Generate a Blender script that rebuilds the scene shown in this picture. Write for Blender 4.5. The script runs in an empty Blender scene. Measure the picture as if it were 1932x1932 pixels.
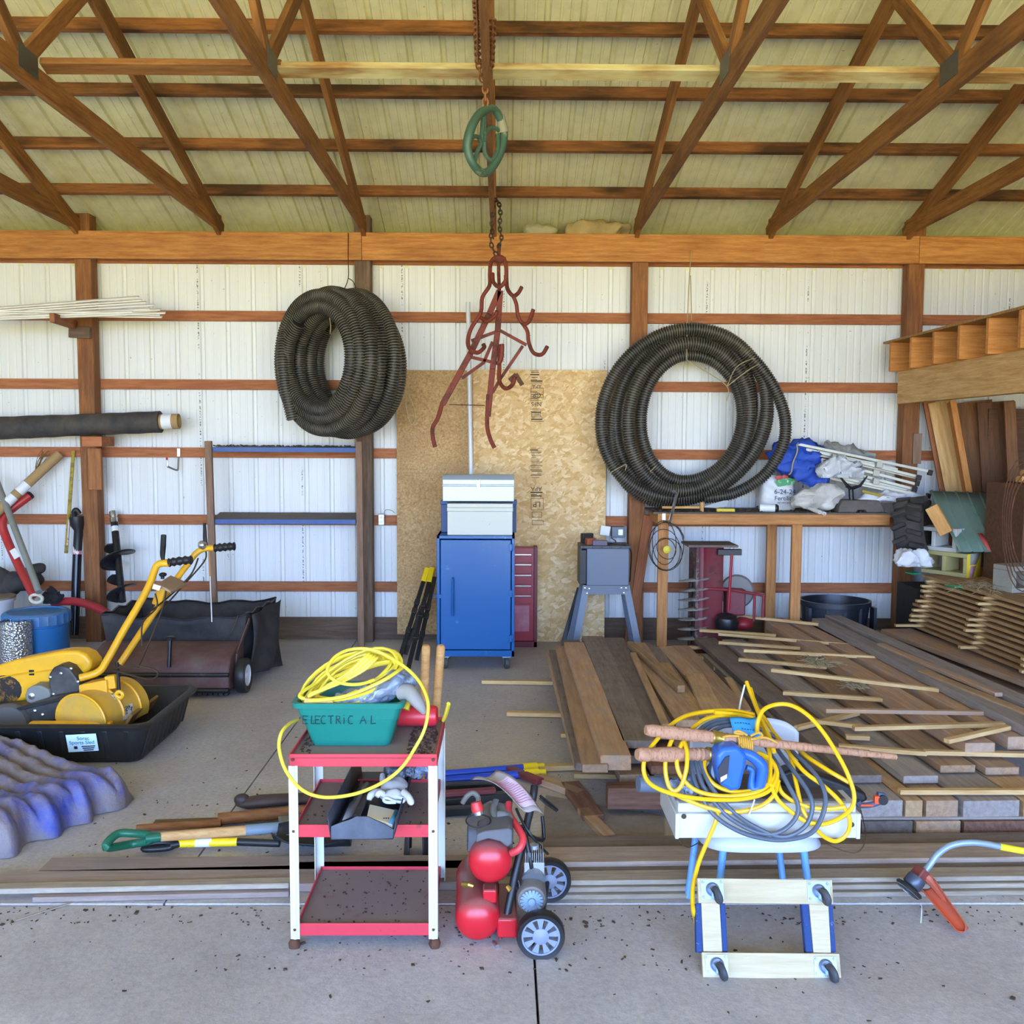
import bpy, bmesh, math, random
from mathutils import Vector, Matrix
random.seed(7)
PI = math.pi
col = bpy.context.scene.collection
scene = bpy.context.scene

# ---------------------------------------------------------------- camera (measured from the photograph, 1932 x 1932)
CX, CZ, FOC, PIT, YAW, ROL = .0869, 1.819, 1762.92, .0758, .0100, .0043
_cp, _sp, _cy, _sy = math.cos(PIT), math.sin(PIT), math.cos(YAW), math.sin(YAW)
FW = Vector((_sy * _cp, _cy * _cp, -_sp))
_R = Vector((_cy, -_sy, 0))
_U = _R.cross(FW)
RT = _R * math.cos(ROL) + _U * math.sin(ROL)
UP = _U * math.cos(ROL) - _R * math.sin(ROL)
CAM = Vector((CX, 0, CZ))
def ray(x, y):
    return RT * (x - 966) / FOC - UP * (y - 966) / FOC + FW
def F(x, y, z=0.0):            # measured point lying on the level z
    d = ray(x, y); return CAM + d * ((z - CZ) / d.z)
def W(x, y, Y):                # measured point at the depth Y
    d = ray(x, y); return CAM + d * (Y / d.y)
def XP(x, y, X):
    d = ray(x, y); return CAM + d * ((X - CX) / d.x)
cam = bpy.data.cameras.new('camera'); co = bpy.data.objects.new('camera', cam); col.objects.link(co)
cam.sensor_width = 36; cam.lens = FOC / 1932 * 36; cam.clip_start = .05; cam.clip_end = 200
m = Matrix((RT, UP, -FW)).transposed().to_4x4(); m.translation = CAM; co.matrix_world = m
scene.camera = co

# ---------------------------------------------------------------- mesh builder
V = Vector
def catmull(pts, n=6, closed=False):
    pts = [V(p) for p in pts]; out = []; N = len(pts)
    rng = range(N if closed else N - 1)
    for i in rng:
        if closed: a, b, c, d = pts[i - 1], pts[i], pts[(i + 1) % N], pts[(i + 2) % N]
        else: a, b, c, d = pts[max(i - 1, 0)], pts[i], pts[i + 1], pts[min(i + 2, N - 1)]
        for k in range(n):
            t = k / n
            out.append(.5 * ((2 * b) + (c - a) * t + (2 * a - 5 * b + 4 * c - d) * t * t + (3 * b - a - 3 * c + d) * t ** 3))
    if not closed: out.append(pts[-1])
    return out
class MB:
    def __init__(s): s.v = []; s.f = []; s.mi = []; s.cur = 0
    def add(s, vs, fs):
        o = len(s.v); s.v += [V(p) for p in vs]; s.f += [[i + o for i in f] for f in fs]; s.mi += [s.cur] * len(fs); return s
    def slot(s, i): s.cur = i; return s
    def box(s, c, size, R=None):
        c = V(c); h = [x / 2 for x in size]; vs = []
        for x in (-1, 1):
            for y in (-1, 1):
                for z in (-1, 1):
                    p = V((x * h[0], y * h[1], z * h[2]))
                    if R is not None: p = R @ p
                    vs.append(c + p)
        return s.add(vs, [(0, 1, 3, 2), (4, 6, 7, 5), (0, 4, 5, 1), (2, 3, 7, 6), (0, 2, 6, 4), (1, 5, 7, 3)])
    def bx(s, x0, x1, y0, y1, z0, z1):
        return s.box(((x0 + x1) / 2, (y0 + y1) / 2, (z0 + z1) / 2), (abs(x1 - x0), abs(y1 - y0), abs(z1 - z0)))
    def bar(s, p0, p1, w, h, up=(0, 0, 1)):
        p0, p1 = V(p0), V(p1); return s.box((p0 + p1) / 2, ((p1 - p0).length, w, h), axes(p1 - p0, up))
    def tube(s, pts, r, n=8, closed=False, sm=0, caps=True, flat=1.0, upv=None):
        pts = [V(p) for p in pts]
        if sm: 
            if isinstance(r, (list, tuple)):
                rr = []
                for i in range(len(pts) - 1):
                    rr += [r[i] + (r[i + 1] - r[i]) * k / sm for k in range(sm)]
                r = rr + [r[-1]]
            pts = catmull(pts, sm, closed)
        N = len(pts); rs = r if isinstance(r, (list, tuple)) else [r] * N
        vs, fs = [], []; ref = None
        for i, p in enumerate(pts):
            if closed: t = pts[(i + 1) % N] - pts[i - 1]
            else: t = pts[min(i + 1, N - 1)] - pts[max(i - 1, 0)]
            t = t.normalized() if t.length > 1e-9 else V((0, 0, 1))
            if ref is None:
                ref = V(upv) if upv is not None else (V((0, 0, 1)) if abs(t.z) < .9 else V((1, 0, 0)))
            ref = (ref - t * ref.dot(t))
            if ref.length < 1e-6: ref = V((1, 0, 0)) if abs(t.x) < .9 else V((0, 1, 0)); ref = ref - t * ref.dot(t)
            ref.normalize(); b = t.cross(ref)
            if upv is not None: 
                u0 = V(upv); u0 = u0 - t * u0.dot(t)
                if u0.length > .05: ref = u0.normalized(); b = t.cross(ref)
            for k in range(n):
                a = 2 * PI * k / n; vs.append(p + (ref * math.cos(a) * flat + b * math.sin(a)) * rs[i])
        for i in range(N if closed else N - 1):
            j = (i + 1) % N
            for k in range(n):
                l = (k + 1) % n; fs.append((i * n + k, i * n + l, j * n + l, j * n + k))
        if caps and not closed:
            fs.append(tuple(range(n - 1, -1, -1))); fs.append(tuple((N - 1) * n + k for k in range(n)))
        return s.add(vs, fs)
    def cyl(s, p0, p1, r0, r1=None, n=16): return s.tube([p0, p1], [r0, r0 if r1 is None else r1], n)
    def lathe(s, prof, n=24, M=None, cap=True):
        vs, fs = [], []
        for r, z in prof:
            for k in range(n):
                a = 2 * PI * k / n; p = V((r * math.cos(a), r * math.sin(a), z)); vs.append(M @ p if M is not None else p)
        P = len(prof)
        for i in range(P - 1):
            for k in range(n):
                l = (k + 1) % n; fs.append((i * n + k, i * n + l, (i + 1) * n + l, (i + 1) * n + k))
        if cap:
            if prof[0][0] > 1e-6: fs.append(tuple(range(n - 1, -1, -1)))
            if prof[-1][0] > 1e-6: fs.append(tuple((P - 1) * n + k for k in range(n)))
        return s.add(vs, fs)
    def grid(s, fn, nu, nv, cu=False, cv=False):
        vs = [fn(i / (nu if cu else nu - 1), j / (nv if cv else nv - 1)) for i in range(nu) for j in range(nv)]; fs = []
        for i in range(nu if cu else nu - 1):
            for j in range(nv if cv else nv - 1):
                a, b = (i + 1) % nu, (j + 1) % nv; fs.append((i * nv + j, a * nv + j, a * nv + b, i * nv + b))
        return s.add(vs, fs)
    def prism(s, poly, M, d):        # poly in local xy, extruded 0..d along local z
        n = len(poly); vs = [M @ V((x, y, 0)) for x, y in poly] + [M @ V((x, y, d)) for x, y in poly]
        fs = [tuple(range(n - 1, -1, -1)), tuple(range(n, 2 * n))] + [(i, (i + 1) % n, n + (i + 1) % n, n + i) for i in range(n)]
        return s.add(vs, fs)
    def ball(s, c, r, n=16, R=None, m=10):
        c = V(c); r = (r, r, r) if not isinstance(r, (tuple, list)) else r
        def fn(u, v):
            a, b = u * 2 * PI, (v - .5) * PI; p = V((r[0] * math.cos(a) * math.cos(b), r[1] * math.sin(a) * math.cos(b), r[2] * math.sin(b)))
            return c + (R @ p if R is not None else p)
        return s.grid(fn, n, m, cu=True)
    def jitter(s, a, f=9.0, seed=0):
        from mathutils import noise
        for i, p in enumerate(s.v):
            q = V((p.x * f + seed, p.y * f, p.z * f)); s.v[i] = p + noise.noise_vector(q) * a
        return s
    def build(s, name, mat, parent=None, bevel=0, angle=40, thick=0, sub=0, seg=2):
        loc = V(parent.location) if parent is not None and parent.parent is None else None
        if parent is not None and parent.parent is not None: loc = V(parent.parent.location)
        me = bpy.data.meshes.new(name)
        c = V((0, 0, 0))
        if parent is None:
            lo = V((min(p.x for p in s.v), min(p.y for p in s.v), min(p.z for p in s.v))); hi = V((max(p.x for p in s.v), max(p.y for p in s.v), max(p.z for p in s.v)))
            c = (lo + hi) / 2; c.z = lo.z
        base = c if parent is None else loc
        me.from_pydata([p - base for p in s.v], [], s.f); me.validate(); me.update()
        bm = bmesh.new(); bm.from_mesh(me)
        bmesh.ops.recalc_face_normals(bm, faces=bm.faces); bm.to_mesh(me); bm.free()
        mats = mat if isinstance(mat, (list, tuple)) else [mat]
        for q in mats: me.materials.append(q)
        if len(mats) > 1 and len(me.polygons) == len(s.mi):
            for i, p in enumerate(me.polygons): p.material_index = s.mi[i]
        for p in me.polygons: p.use_smooth = True
        if len(me.edges): me.set_sharp_from_angle(angle=math.radians(angle))
        o = bpy.data.objects.new(name, me); col.objects.link(o)
        if parent is None: o.location = c
        else: o.parent = parent
        if thick:
            md = o.modifiers.new('solid', 'SOLIDIFY'); md.thickness = thick; md.offset = 0
        if sub:
            md = o.modifiers.new('sub', 'SUBSURF'); md.levels = md.render_levels = sub
        if bevel:
            md = o.modifiers.new('bevel', 'BEVEL'); md.width = bevel; md.segments = seg; md.limit_method = 'ANGLE'; md.angle_limit = math.radians(40)
        return o
def axes(x, up=(0, 0, 1)):
    x = V(x).normalized(); u = V(up)
    if abs(x.dot(u.normalized())) > .999: u = V((0, 1, 0))
    y = u.cross(x).normalized(); z = x.cross(y)
    return Matrix((x, y, z)).transposed()
def frame(o, x, up=(0, 0, 1)):       # 4x4 with local x along x, local z near up
    M = axes(x, up).to_4x4(); M.translation = V(o); return M
def zframe(o, z, x=(1, 0, 0)):       # 4x4 with local z along z
    z = V(z).normalized(); x = V(x)
    if abs(z.dot(x.normalized())) > .99: x = V((0, 1, 0)) if abs(z.y) < .9 else V((1, 0, 0))
    y = z.cross(x).normalized(); x = y.cross(z)
    M = Matrix((x, y, z)).transposed().to_4x4(); M.translation = V(o); return M
def tag(o, label=None, cat=None, group=None, kind=None):
    if label: o['label'] = label
    if cat: o['category'] = cat
    if group: o['group'] = group
    if kind: o['kind'] = kind
    return o
def thing(name, label, cat, loc, group=None):
    o = bpy.data.objects.new(name, None); col.objects.link(o); o.location = V(loc); o.empty_display_size = .05
    return tag(o, label, cat, group)
def board(name, p0, p1, w, t, mat, up=(0, 0, 1), parent=None, bevel=.002, warp=0, twist=0):
    """a sawn board with its grain along local x; w across, t along up"""
    p0, p1 = V(p0), V(p1); L = (p1 - p0).length; n = 7 if (warp or twist) else 2
    vs, fs = [], []
    for i in range(n):
        u = i / (n - 1); x = (u - .5) * L; zz = warp * (1 - (2 * u - 1) ** 2); tw = twist * (u - .5)
        for sy, sz in ((-1, -1), (1, -1), (1, 1), (-1, 1)):
            vs.append((x, sy * w / 2 - sz * t / 2 * tw, sz * t / 2 + zz + sy * w / 2 * tw))
    for i in range(n - 1):
        for k in range(4): fs.append((i * 4 + k, i * 4 + (k + 1) % 4, i * 4 + 4 + (k + 1) % 4, i * 4 + 4 + k))
    fs += [(3, 2, 1, 0), tuple((n - 1) * 4 + k for k in range(4))]
    me = bpy.data.meshes.new(name); me.from_pydata(vs, [], fs); me.update()
    bm = bmesh.new(); bm.from_mesh(me); bmesh.ops.recalc_face_normals(bm, faces=bm.faces); bm.to_mesh(me); bm.free()
    me.materials.append(mat)
    o = bpy.data.objects.new(name, me); col.objects.link(o)
    M = axes(p1 - p0, up).to_4x4(); M.translation = (p0 + p1) / 2
    if parent is not None:
        o.parent = parent; base = parent.location if parent.parent is None else parent.parent.location + parent.location
        M.translation = M.translation - V(base)
    o.matrix_local = M
    if bevel:
        md = o.modifiers.new('bevel', 'BEVEL'); md.width = bevel; md.segments = 1; md.limit_method = 'ANGLE'
    return o
def letters(txt, size, mat, M, name='lettering', parent=None, depth=.0004):
    cu = bpy.data.curves.new(name, 'FONT'); cu.body = txt; cu.size = size; cu.extrude = depth; cu.align_x = 'CENTER'; cu.align_y = 'CENTER'
    o = bpy.data.objects.new(name, cu); cu.materials.append(mat); col.objects.link(o)
    bpy.context.view_layer.update()
    me = bpy.data.meshes.new_from_object(o.evaluated_get(bpy.context.evaluated_depsgraph_get())); bpy.data.objects.remove(o); bpy.data.curves.remove(cu)
    o = bpy.data.objects.new(name, me); col.objects.link(o)
    M = M.copy()
    if parent is not None:
        o.parent = parent; M.translation = M.translation - V(parent.location if parent.parent is None else parent.parent.location)
    o.matrix_local = M; return o

# ---------------------------------------------------------------- materials
def lin(h):
    h = h.lstrip('#'); c = [int(h[i:i + 2], 16) / 255 for i in (0, 2, 4)]
    return tuple(x / 12.92 if x <= .04045 else ((x + .055) / 1.055) ** 2.4 for x in c) + (1,)
class NT:
    def __init__(s, name):
        s.m = bpy.data.materials.new(name); s.m.use_nodes = True; s.t = s.m.node_tree; s.b = s.t.nodes['Principled BSDF']
    def n(s, ty, **k):
        q = s.t.nodes.new(ty)
        for a, v in k.items(): setattr(q, a, v)
        return q
    def l(s, a, b): s.t.links.new(a, b)
    def coord(s, scale=(1, 1, 1), rnd=True):
        tc = s.n('ShaderNodeTexCoord'); mp = s.n('ShaderNodeMapping'); mp.inputs['Scale'].default_value = scale
        s.l(tc.outputs['Object'], mp.inputs['Vector'])
        if rnd:
            oi = s.n('ShaderNodeObjectInfo'); ad = s.n('ShaderNodeVectorMath', operation='ADD'); ml = s.n('ShaderNodeMath', operation='MULTIPLY'); ml.inputs[1].default_value = 37
            s.l(oi.outputs['Random'], ml.inputs[0]); s.l(tc.outputs['Object'], ad.inputs[0]); s.l(ml.outputs[0], ad.inputs[1]); s.l(ad.outputs[0], mp.inputs['Vector'])
        return mp.outputs['Vector']
    def noise(s, vec, scale, detail=3, rough=.55):
        q = s.n('ShaderNodeTexNoise'); q.inputs['Scale'].default_value = scale; q.inputs['Detail'].default_value = detail; q.inputs['Roughness'].default_value = rough
        s.l(vec, q.inputs['Vector']); return q.outputs['Fac']
    def ramp(s, fac, stops):
        q = s.n('ShaderNodeValToRGB'); e = q.color_ramp.elements
        while len(e) < len(stops): e.new(.5)
        for x, (p, c) in zip(e, stops): x.position = p; x.color = c
        s.l(fac, q.inputs['Fac']); return q.outputs['Color']
    def mix(s, fac, a, b, mode='MIX'):
        q = s.n('ShaderNodeMix', data_type='RGBA', blend_type=mode)
        if isinstance(fac, (int, float)): q.inputs[0].default_value = fac
        else: s.l(fac, q.inputs[0])
        for i, x in ((6, a), (7, b)):
            if isinstance(x, tuple): q.inputs[i].default_value = x
            else: s.l(x, q.inputs[i])
        return q.outputs[2]
    def bump(s, h, strength=.3, dist=.01):
        q = s.n('ShaderNodeBump'); q.inputs['Strength'].default_value = strength; q.inputs['Distance'].default_value = dist
        s.l(h, q.inputs['Height']); s.l(q.outputs[0], s.b.inputs['Normal'])
    def out(s, color, rough=.6, metal=0, spec=None):
        if isinstance(color, tuple): s.b.inputs['Base Color'].default_value = color
        else: s.l(color, s.b.inputs['Base Color'])
        s.b.inputs['Roughness'].default_value = rough; s.b.inputs['Metallic'].default_value = metal
        if spec is not None: s.b.inputs['Specular IOR Level'].default_value = spec
        return s.m
BW = lambda a: (a, a, a, 1)
def wood(name, base, dark, rough=.8, grain=1.0, stain=None, amt=.4, vary=.35, dirt=None, dirtamt=.5, slo=.48):
    t = NT(name); v = t.coord((1.1 * grain, 13 * grain, 13 * grain)); v2 = t.coord((.6, 2.2, 2.2))
    g = t.noise(v, 3.2, 5, .65); g2 = t.noise(v, 14, 3)
    c = t.ramp(g, [(.3, lin(dark)), (.62, lin(base))])
    c = t.mix(t.ramp(g2, [(.45, BW(0)), (.75, BW(.45))]), c, lin(dark))
    if stain: c = t.mix(t.ramp(t.noise(v2, 2.6, 4, .6), [(slo, BW(0)), (slo + .2, BW(amt))]), c, lin(stain))
    if dirt: c = t.mix(t.ramp(t.noise(t.coord((3, 3, 3)), 2.2, 6, .7), [(.38, BW(0)), (.7, BW(dirtamt))]), c, lin(dirt))
    oi = t.n('ShaderNodeObjectInfo'); mr = t.n('ShaderNodeMapRange'); mr.inputs[3].default_value = 1 - vary; mr.inputs[4].default_value = 1 + vary * .45
    t.l(oi.outputs['Random'], mr.inputs[0]); hs = t.n('ShaderNodeHueSaturation'); t.l(mr.outputs[0], hs.inputs['Value']); t.l(c, hs.inputs['Color'])
    t.bump(g, .25, .004)
    return t.out(hs.outputs[0], rough)
def paint(name, base, rough=.5, topdust=None, worn=None, wamt=.6, wscale=9, lo=.58, metal=0, dust=None, damt=.4, spec=None, bump=0, grainy=0):
    t = NT(name); v = t.coord((1, 1, 1)); c = lin(base)
    if grainy: c = t.mix(t.ramp(t.noise(v, 60, 3), [(.3, BW(0)), (.75, BW(grainy))]), c, tuple(x * .6 for x in lin(base)[:3]) + (1,))
    if dust: c = t.mix(t.ramp(t.noise(v, 5, 6, .7), [(.35, BW(0)), (.7, BW(damt))]), c, lin(dust))
    if topdust:      # settled dust lies on the upward faces
        ge = t.n('ShaderNodeNewGeometry'); sx = t.n('ShaderNodeSeparateXYZ'); t.l(ge.outputs['Normal'], sx.inputs[0]); ad = t.n('ShaderNodeMath', operation='MULTIPLY_ADD'); ad.inputs[1].default_value = .5; t.l(t.noise(v, 14, 5, .7), ad.inputs[0]); t.l(sx.outputs['Z'], ad.inputs[2])
        c = t.mix(t.ramp(ad.outputs[0], [(.55, BW(0)), (1.0, BW(.75))]), c, lin(topdust))
    if worn: c = t.mix(t.ramp(t.noise(v, wscale, 7, .72), [(lo, BW(0)), (lo + .06, BW(wamt))]), c, lin(worn))
    if bump: t.bump(t.noise(v, 22, 5), bump, .01)
    return t.out(c, rough, metal, spec)
# ================================================================ materials used by the building
beam_wood = wood('orange_pine', '#d0924e', '#a5652e', stain='#74421f', amt=.35, vary=.18)
girt_wood = wood('red_brown_pine', '#b8764a', '#935431', stain='#6b3a20', amt=.3, vary=.15)
post_wood = wood('post_pine', '#a06a3c', '#774623', stain='#6a4a34', amt=.5, vary=.15)
grey_post = wood('weathered_post', '#7d6650', '#5a4534', stain='#4a3c32', amt=.5, vary=.1)
truss_wood = wood('truss_pine', '#a8743a', '#7c4c22', stain='#55331a', amt=.5, vary=.2)
purlin_wood = wood('purlin_pine', '#9a6434', '#6d401e', stain='#38220f', amt=.9, slo=.42, vary=.2)
pale_brace = wood('scuffed_brace', '#b98f55', '#87602f', stain='#d9cf94', amt=.9, slo=.42, vary=.1)
sill_wood = wood('grey_sill_board', '#7b6450', '#5b4634', stain='#4a3d33', amt=.6)
loft_wood = wood('loft_fir', '#e3bd80', '#c0904f', vary=.12)
joist_wood = wood('loft_joist_fir', '#dc9a52', '#b87434', vary=.15)

def sheet_mat(name, base, stampdir=None, dirt='#8d8a7c', damt=.3):
    t = NT(name); v = t.coord((1, 1, 1), rnd=False)
    c = t.mix(t.ramp(t.noise(t.coord((6, 6, .5), rnd=False), 1.5, 5, .6), [(.42, BW(0)), (.8, BW(damt))]), lin(base), lin(dirt))
    tc = t.n('ShaderNodeTexCoord'); sx = t.n('ShaderNodeSeparateXYZ'); t.l(tc.outputs['Object'], sx.inputs[0])
    if stampdir:
        # printed maker's line that runs up every third-of-a-metre sheet: small dark ticks in one column
        md = t.n('ShaderNodeMath', operation='PINGPONG'); md.inputs[1].default_value = .457; t.l(sx.outputs['X'], md.inputs[0])
        lt = t.n('ShaderNodeMath', operation='LESS_THAN'); lt.inputs[1].default_value = .0065; t.l(md.outputs[0], lt.inputs[0])
        tick = t.ramp(t.noise(t.coord((40, 1, 75), rnd=False), 1, 1), [(.5, BW(0)), (.54, BW(.75))])
        band = t.ramp(t.noise(t.coord((.3, .3, 1.6), rnd=False), 1.4, 1), [(.46, BW(0)), (.5, BW(1))])
        a = t.n('ShaderNodeMath', operation='MULTIPLY'); t.l(tick, a.inputs[0]); t.l(band, a.inputs[1])
        b = t.n('ShaderNodeMath', operation='MULTIPLY'); t.l(a.outputs[0], b.inputs[0]); t.l(lt.outputs[0], b.inputs[1])
        c = t.mix(b.outputs[0], c, lin('#33363a'))
    spk = t.ramp(t.noise(t.coord((1, 1, 1), rnd=False), 38, 2, .5), [(.73, BW(0)), (.76, BW(.6))])
    c = t.mix(spk, c, lin('#6d6a60'))
    return t.out(c, .42, 0, .4)
wall_metal = sheet_mat('white_wall_sheet', '#e2e4df', True, damt=.13)
roof_metal = sheet_mat('cream_roof_sheet', '#e4e2ba', None, '#a3a078', .35)

def rib_profile(x0, x1, big=.014, low=.0022):
    """cross-section of ribbed steel sheet seen from inside: (x, depth); big ribs every 229 mm, two low ones between"""
    p = []; x = x0; n = 0
    while x < x1:
        p += [(x, 0), (x + .010, big), (x + .034, big), (x + .046, 0)]
        for a in (.10, .165): p += [(x + a, 0), (x + a + .006, low), (x + a + .016, low), (x + a + .022, 0)]
        if n % 4 == 0: p += [(x + .2, 0), (x + .201, -.0016), (x + .2285, -.0016)]
        x += .229; n += 1
    return p
def ribbed(name, mat, x0, x1, a, b, nrm, big=.014, low=.0022):
    """sheet from the line a to the line b (points at x = 0), ribs pushed along nrm"""
    a, b, nrm = V(a), V(b), V(nrm); M = MB(); pr = rib_profile(x0, x1, big, low); vs = []
    for x, d in pr:
        for q in (a, b): vs.append(q + V((x, 0, 0)) + nrm * d)
    M.add(vs, [(2 * i, 2 * i + 2, 2 * i + 3, 2 * i + 1) for i in range(len(pr) - 1)])
    o = M.build(name, mat, angle=15); tag(o, kind='structure'); return o
WX0, WX1, WY = -6.3, 6.3, 8.516
ribbed('wall_back', wall_metal, WX0, WX1, (0, WY, .02), (0, WY, 3.61), (0, 1, 0))
SL = .335                              # roof slope
def roofz(y): return 3.849 + SL * (7.967 - y)      # underside of the purlins
rn = V((0, SL, 1)).normalized()
ribbed('ceiling', roof_metal, WX0, WX1, (0, 8.93, roofz(8.93) + .095), (0, 1.2, roofz(1.2) + .095), rn, .024, .006)
M = MB(); M.bx(-6.3, 6.3, 8.52, 8.95, 3.36, 3.40); M.bx(-6.3, 6.3, 8.93, 8.95, 3.36, 3.80); tag(M.build('trim_eave', roof_metal), kind='structure')
RY = 1.2
ribbed('ceiling_front', roof_metal, WX0, WX1, (0, RY, roofz(RY) + .095), (0, -5.0, roofz(RY) + .095 - SL * (RY + 5.0)), V((0, -SL, 1)).normalized())
# side walls, seen only at an angle or not at all
M = MB(); M.bx(6.3, 6.34, -5, 8.6, 0, 6.7); tag(M.build('wall_right', wood('dark_board_wall', '#6b4a33', '#4a3020', vary=.05)), kind='structure')
M = MB(); M.bx(-6.34, -6.3, -5, 8.6, 0, 6.7); tag(M.build('wall_left', wall_metal), kind='structure')

# ---- concrete
def concrete(name):
    t = NT(name); v = t.coord((1, 1, 1), rnd=False)
    c = t.ramp(t.noise(v, 1.1, 8, .62), [(.3, lin('#b1aba7')), (.5, lin('#c2bdb9')), (.72, lin('#d4cec8'))])
    c = t.mix(t.ramp(t.noise(v, 48, 4, .7), [(.35, BW(.28)), (.6, BW(0))]), c, lin('#6d6661'))
    c = t.mix(t.ramp(t.noise(v, 26, 6, .75), [(.66, BW(0)), (.72, BW(.7))]), c, lin('#6b5a4e'))
    c = t.mix(t.ramp(t.noise(t.coord((1, 2, 1), rnd=False), .7, 5, .6), [(.42, BW(0)), (.7, BW(.45))]), c, lin('#a8988c'))
    c = t.mix(t.ramp(t.noise(v, 62, 3, .6), [(.72, BW(0)), (.75, BW(.5))]), c, lin('#c9c7c4'))
    t.bump(t.noise(v, 60, 6, .7), .35, .006)
    return t.out(c, .82, 0, .25)
conc = concrete('dusty_concrete')
M = MB()
g = .004                              # saw-cut joints left as real gaps
M.bx(-6.3, -1.24 - g, 3.56, 8.6, -.15, 0); M.bx(-1.24 + g, 3.3 - g, 3.56, 8.6, -.15, 0); M.bx(3.3 + g, 6.3, 3.56, 8.6, -.15, 0)
tag(M.build('floor', conc, bevel=.002), kind='structure')
M = MB(); M.bx(-6.3, .205 - g, -5.5, 3.552, -.16, -.005); M.bx(.205 + g, 6.3, -5.5, 3.552, -.16, -.005)
tag(M.build('floor_apron', concrete('pale_apron_concrete'), bevel=.002), kind='structure')
M = MB(); M.bx(-6.3, 6.3, -5.5, 8.6, -.3, -.165); tag(M.build('ground', paint('dark_soil', '#3a332d', .95)), kind='structure')
# loose dirt and chips on the slab: uncountable
def debris(name, n, spots, mat, seed, smin=.003, smax=.012):
    r = random.Random(seed); M = MB()
    for _ in range(n):
        x0, x1, y0, y1, z = r.choice(spots); s = r.uniform(smin, smax)
        if r.random() < .12: s *= 1.7
        p = V((r.uniform(x0, x1), r.uniform(y0, y1), z + s * .2)); a = r.uniform(0, PI)
        R = Matrix.Rotation(a, 3, 'Z') @ Matrix.Rotation(r.uniform(-.3, .3), 3, 'X')
        k = len(M.v); M.box(p, (s * r.uniform(.6, 2.4), s * r.uniform(.5, 1.1), s * r.uniform(.3, .7)), R)
        for j in range(k, k + 8): M.v[j] = M.v[j] + V((r.uniform(-.4, .4) * s, r.uniform(-.4, .4) * s, 0))
    return tag(M.build(name, mat), None, None, None, 'stuff')
dirt_mat = paint('dark_chaff', '#4a3b30', .95)
d = debris('dirt', 1300, [(-3, 2.9, 3.4, 3.54, -.005), (-3, 2.9, 3.4, 3.54, -.005), (-1.8, 3, 3.58, 4.1, 0), (-1.6, 2.6, 3.6, 4.6, 0), (-1.6, 2.6, 3.6, 4.6, 0), (-3, 1, 4.2, 7, 0), (-.9, 1.0, 3.1, 3.5, -.005), (-3, 2.9, 2.6, 3.5, -.005)], dirt_mat, 3, .002, .0075)
tag(d, 'dark bits of chaff and dirt scattered over the concrete floor', 'dirt')
# ---- wall framing
for k, z in enumerate((.484, 1.094, 1.703, 2.313, 2.922)):
    o = board('wall_girt', (-6.3, 8.49, z), (6.3, 8.49, z), .089, .040, girt_wood, up=(0, 1, 0)); tag(o, kind='structure')
o = board('wall_sill_board', (-6.3, 8.487, .10), (6.3, 8.487, .10), .2, .04, sill_wood, up=(0, 1, 0)); tag(o, kind='structure')
for i, (x, mt) in enumerate(((-3.59, post_wood), (-1.15, grey_post), (1.29, post_wood), (3.73, post_wood), (6.17, post_wood), (-6.03, post_wood))):
    o = board('wall_post', (x, 8.405, -.02), (x, 8.405, 3.78 if i != 2 else 3.6), .14, .135, mt, up=(0, -1, 0), bevel=.004); tag(o, kind='structure')
for x0, x1 in ((-6.3, -1.152), (-1.148, 3.728), (3.732, 6.3)):
    o = board('header_beam', (x0, 8.318, 3.505), (x1, 8.318, 3.505), .236, .039, beam_wood, up=(0, -1, 0)); tag(o, kind='structure')
o = board('outer_header_beam', (-6.3, 8.495, 3.50), (6.3, 8.495, 3.50), .236, .036, girt_wood, up=(0, 1, 0)); tag(o, kind='structure')
# ---- roof framing: purlins, trusses, braces
for k in range(-0, 12):
    y = 7.967 - .578 * k; z = roofz(y)
    o = board('roof_purlin', V((-6.3, y, z)) + rn * .045, V((6.3, y, z)) + rn * .045, .038, .089, purlin_wood, up=rn); tag(o, kind='structure')
gus = paint('gusset_plate_steel', '#6f7170', .45, metal=.7, grainy=.5)
sdir = V((0, -1, SL)).normalized()
for i, x in enumerate((-4.83, -3.62, -2.385, -1.13, .005, 1.25, 2.42, 3.63, 4.87)):
    t = bpy.data.objects.new('roof_truss', None); col.objects.link(t); t.location = (x, 8.3, 3.62); tag(t, kind='structure')
    h = .140
    a = V((x, 8.40, roofz(8.40))) - rn * h / 2; b = V((x, 1.25, roofz(1.25))) - rn * h / 2
    board('top_chord', a, b, .038, h, truss_wood, up=rn, parent=t)
    board('bottom_chord', (x - (.012 if i == 4 else 0), 8.32, 3.695), (x, -3.8, 3.735), .038, .130, truss_wood, up=(0, 0, 1), parent=t)
    if i == 4:
        continue
    N = V((x, 4.98, 3.76))
    for dx, d in ((.038, V((0, .74, .67))), (-.0, V((0, -1.25, .95)))):
        p = V((x, N.y, N.z)); k = 0
        d = d.normalized(); s = 0
        while roofz((p + d * s).y) - .14 > (p + d * s).z: s += .02
        q = p + d * s
        board('web', p, q, .0375, .089, truss_wood, up=(1, 0, 0), parent=t) if False else board('web', p, q, .089, .0375, truss_wood, up=(1, 0, 0), parent=t)
    M = MB()
    for sx in (-1, 1): M.box(N + V((sx * .0205, .02, .0)), (.0022, .2, .12))
    M.build('gusset_plate', gus, t)
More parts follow.
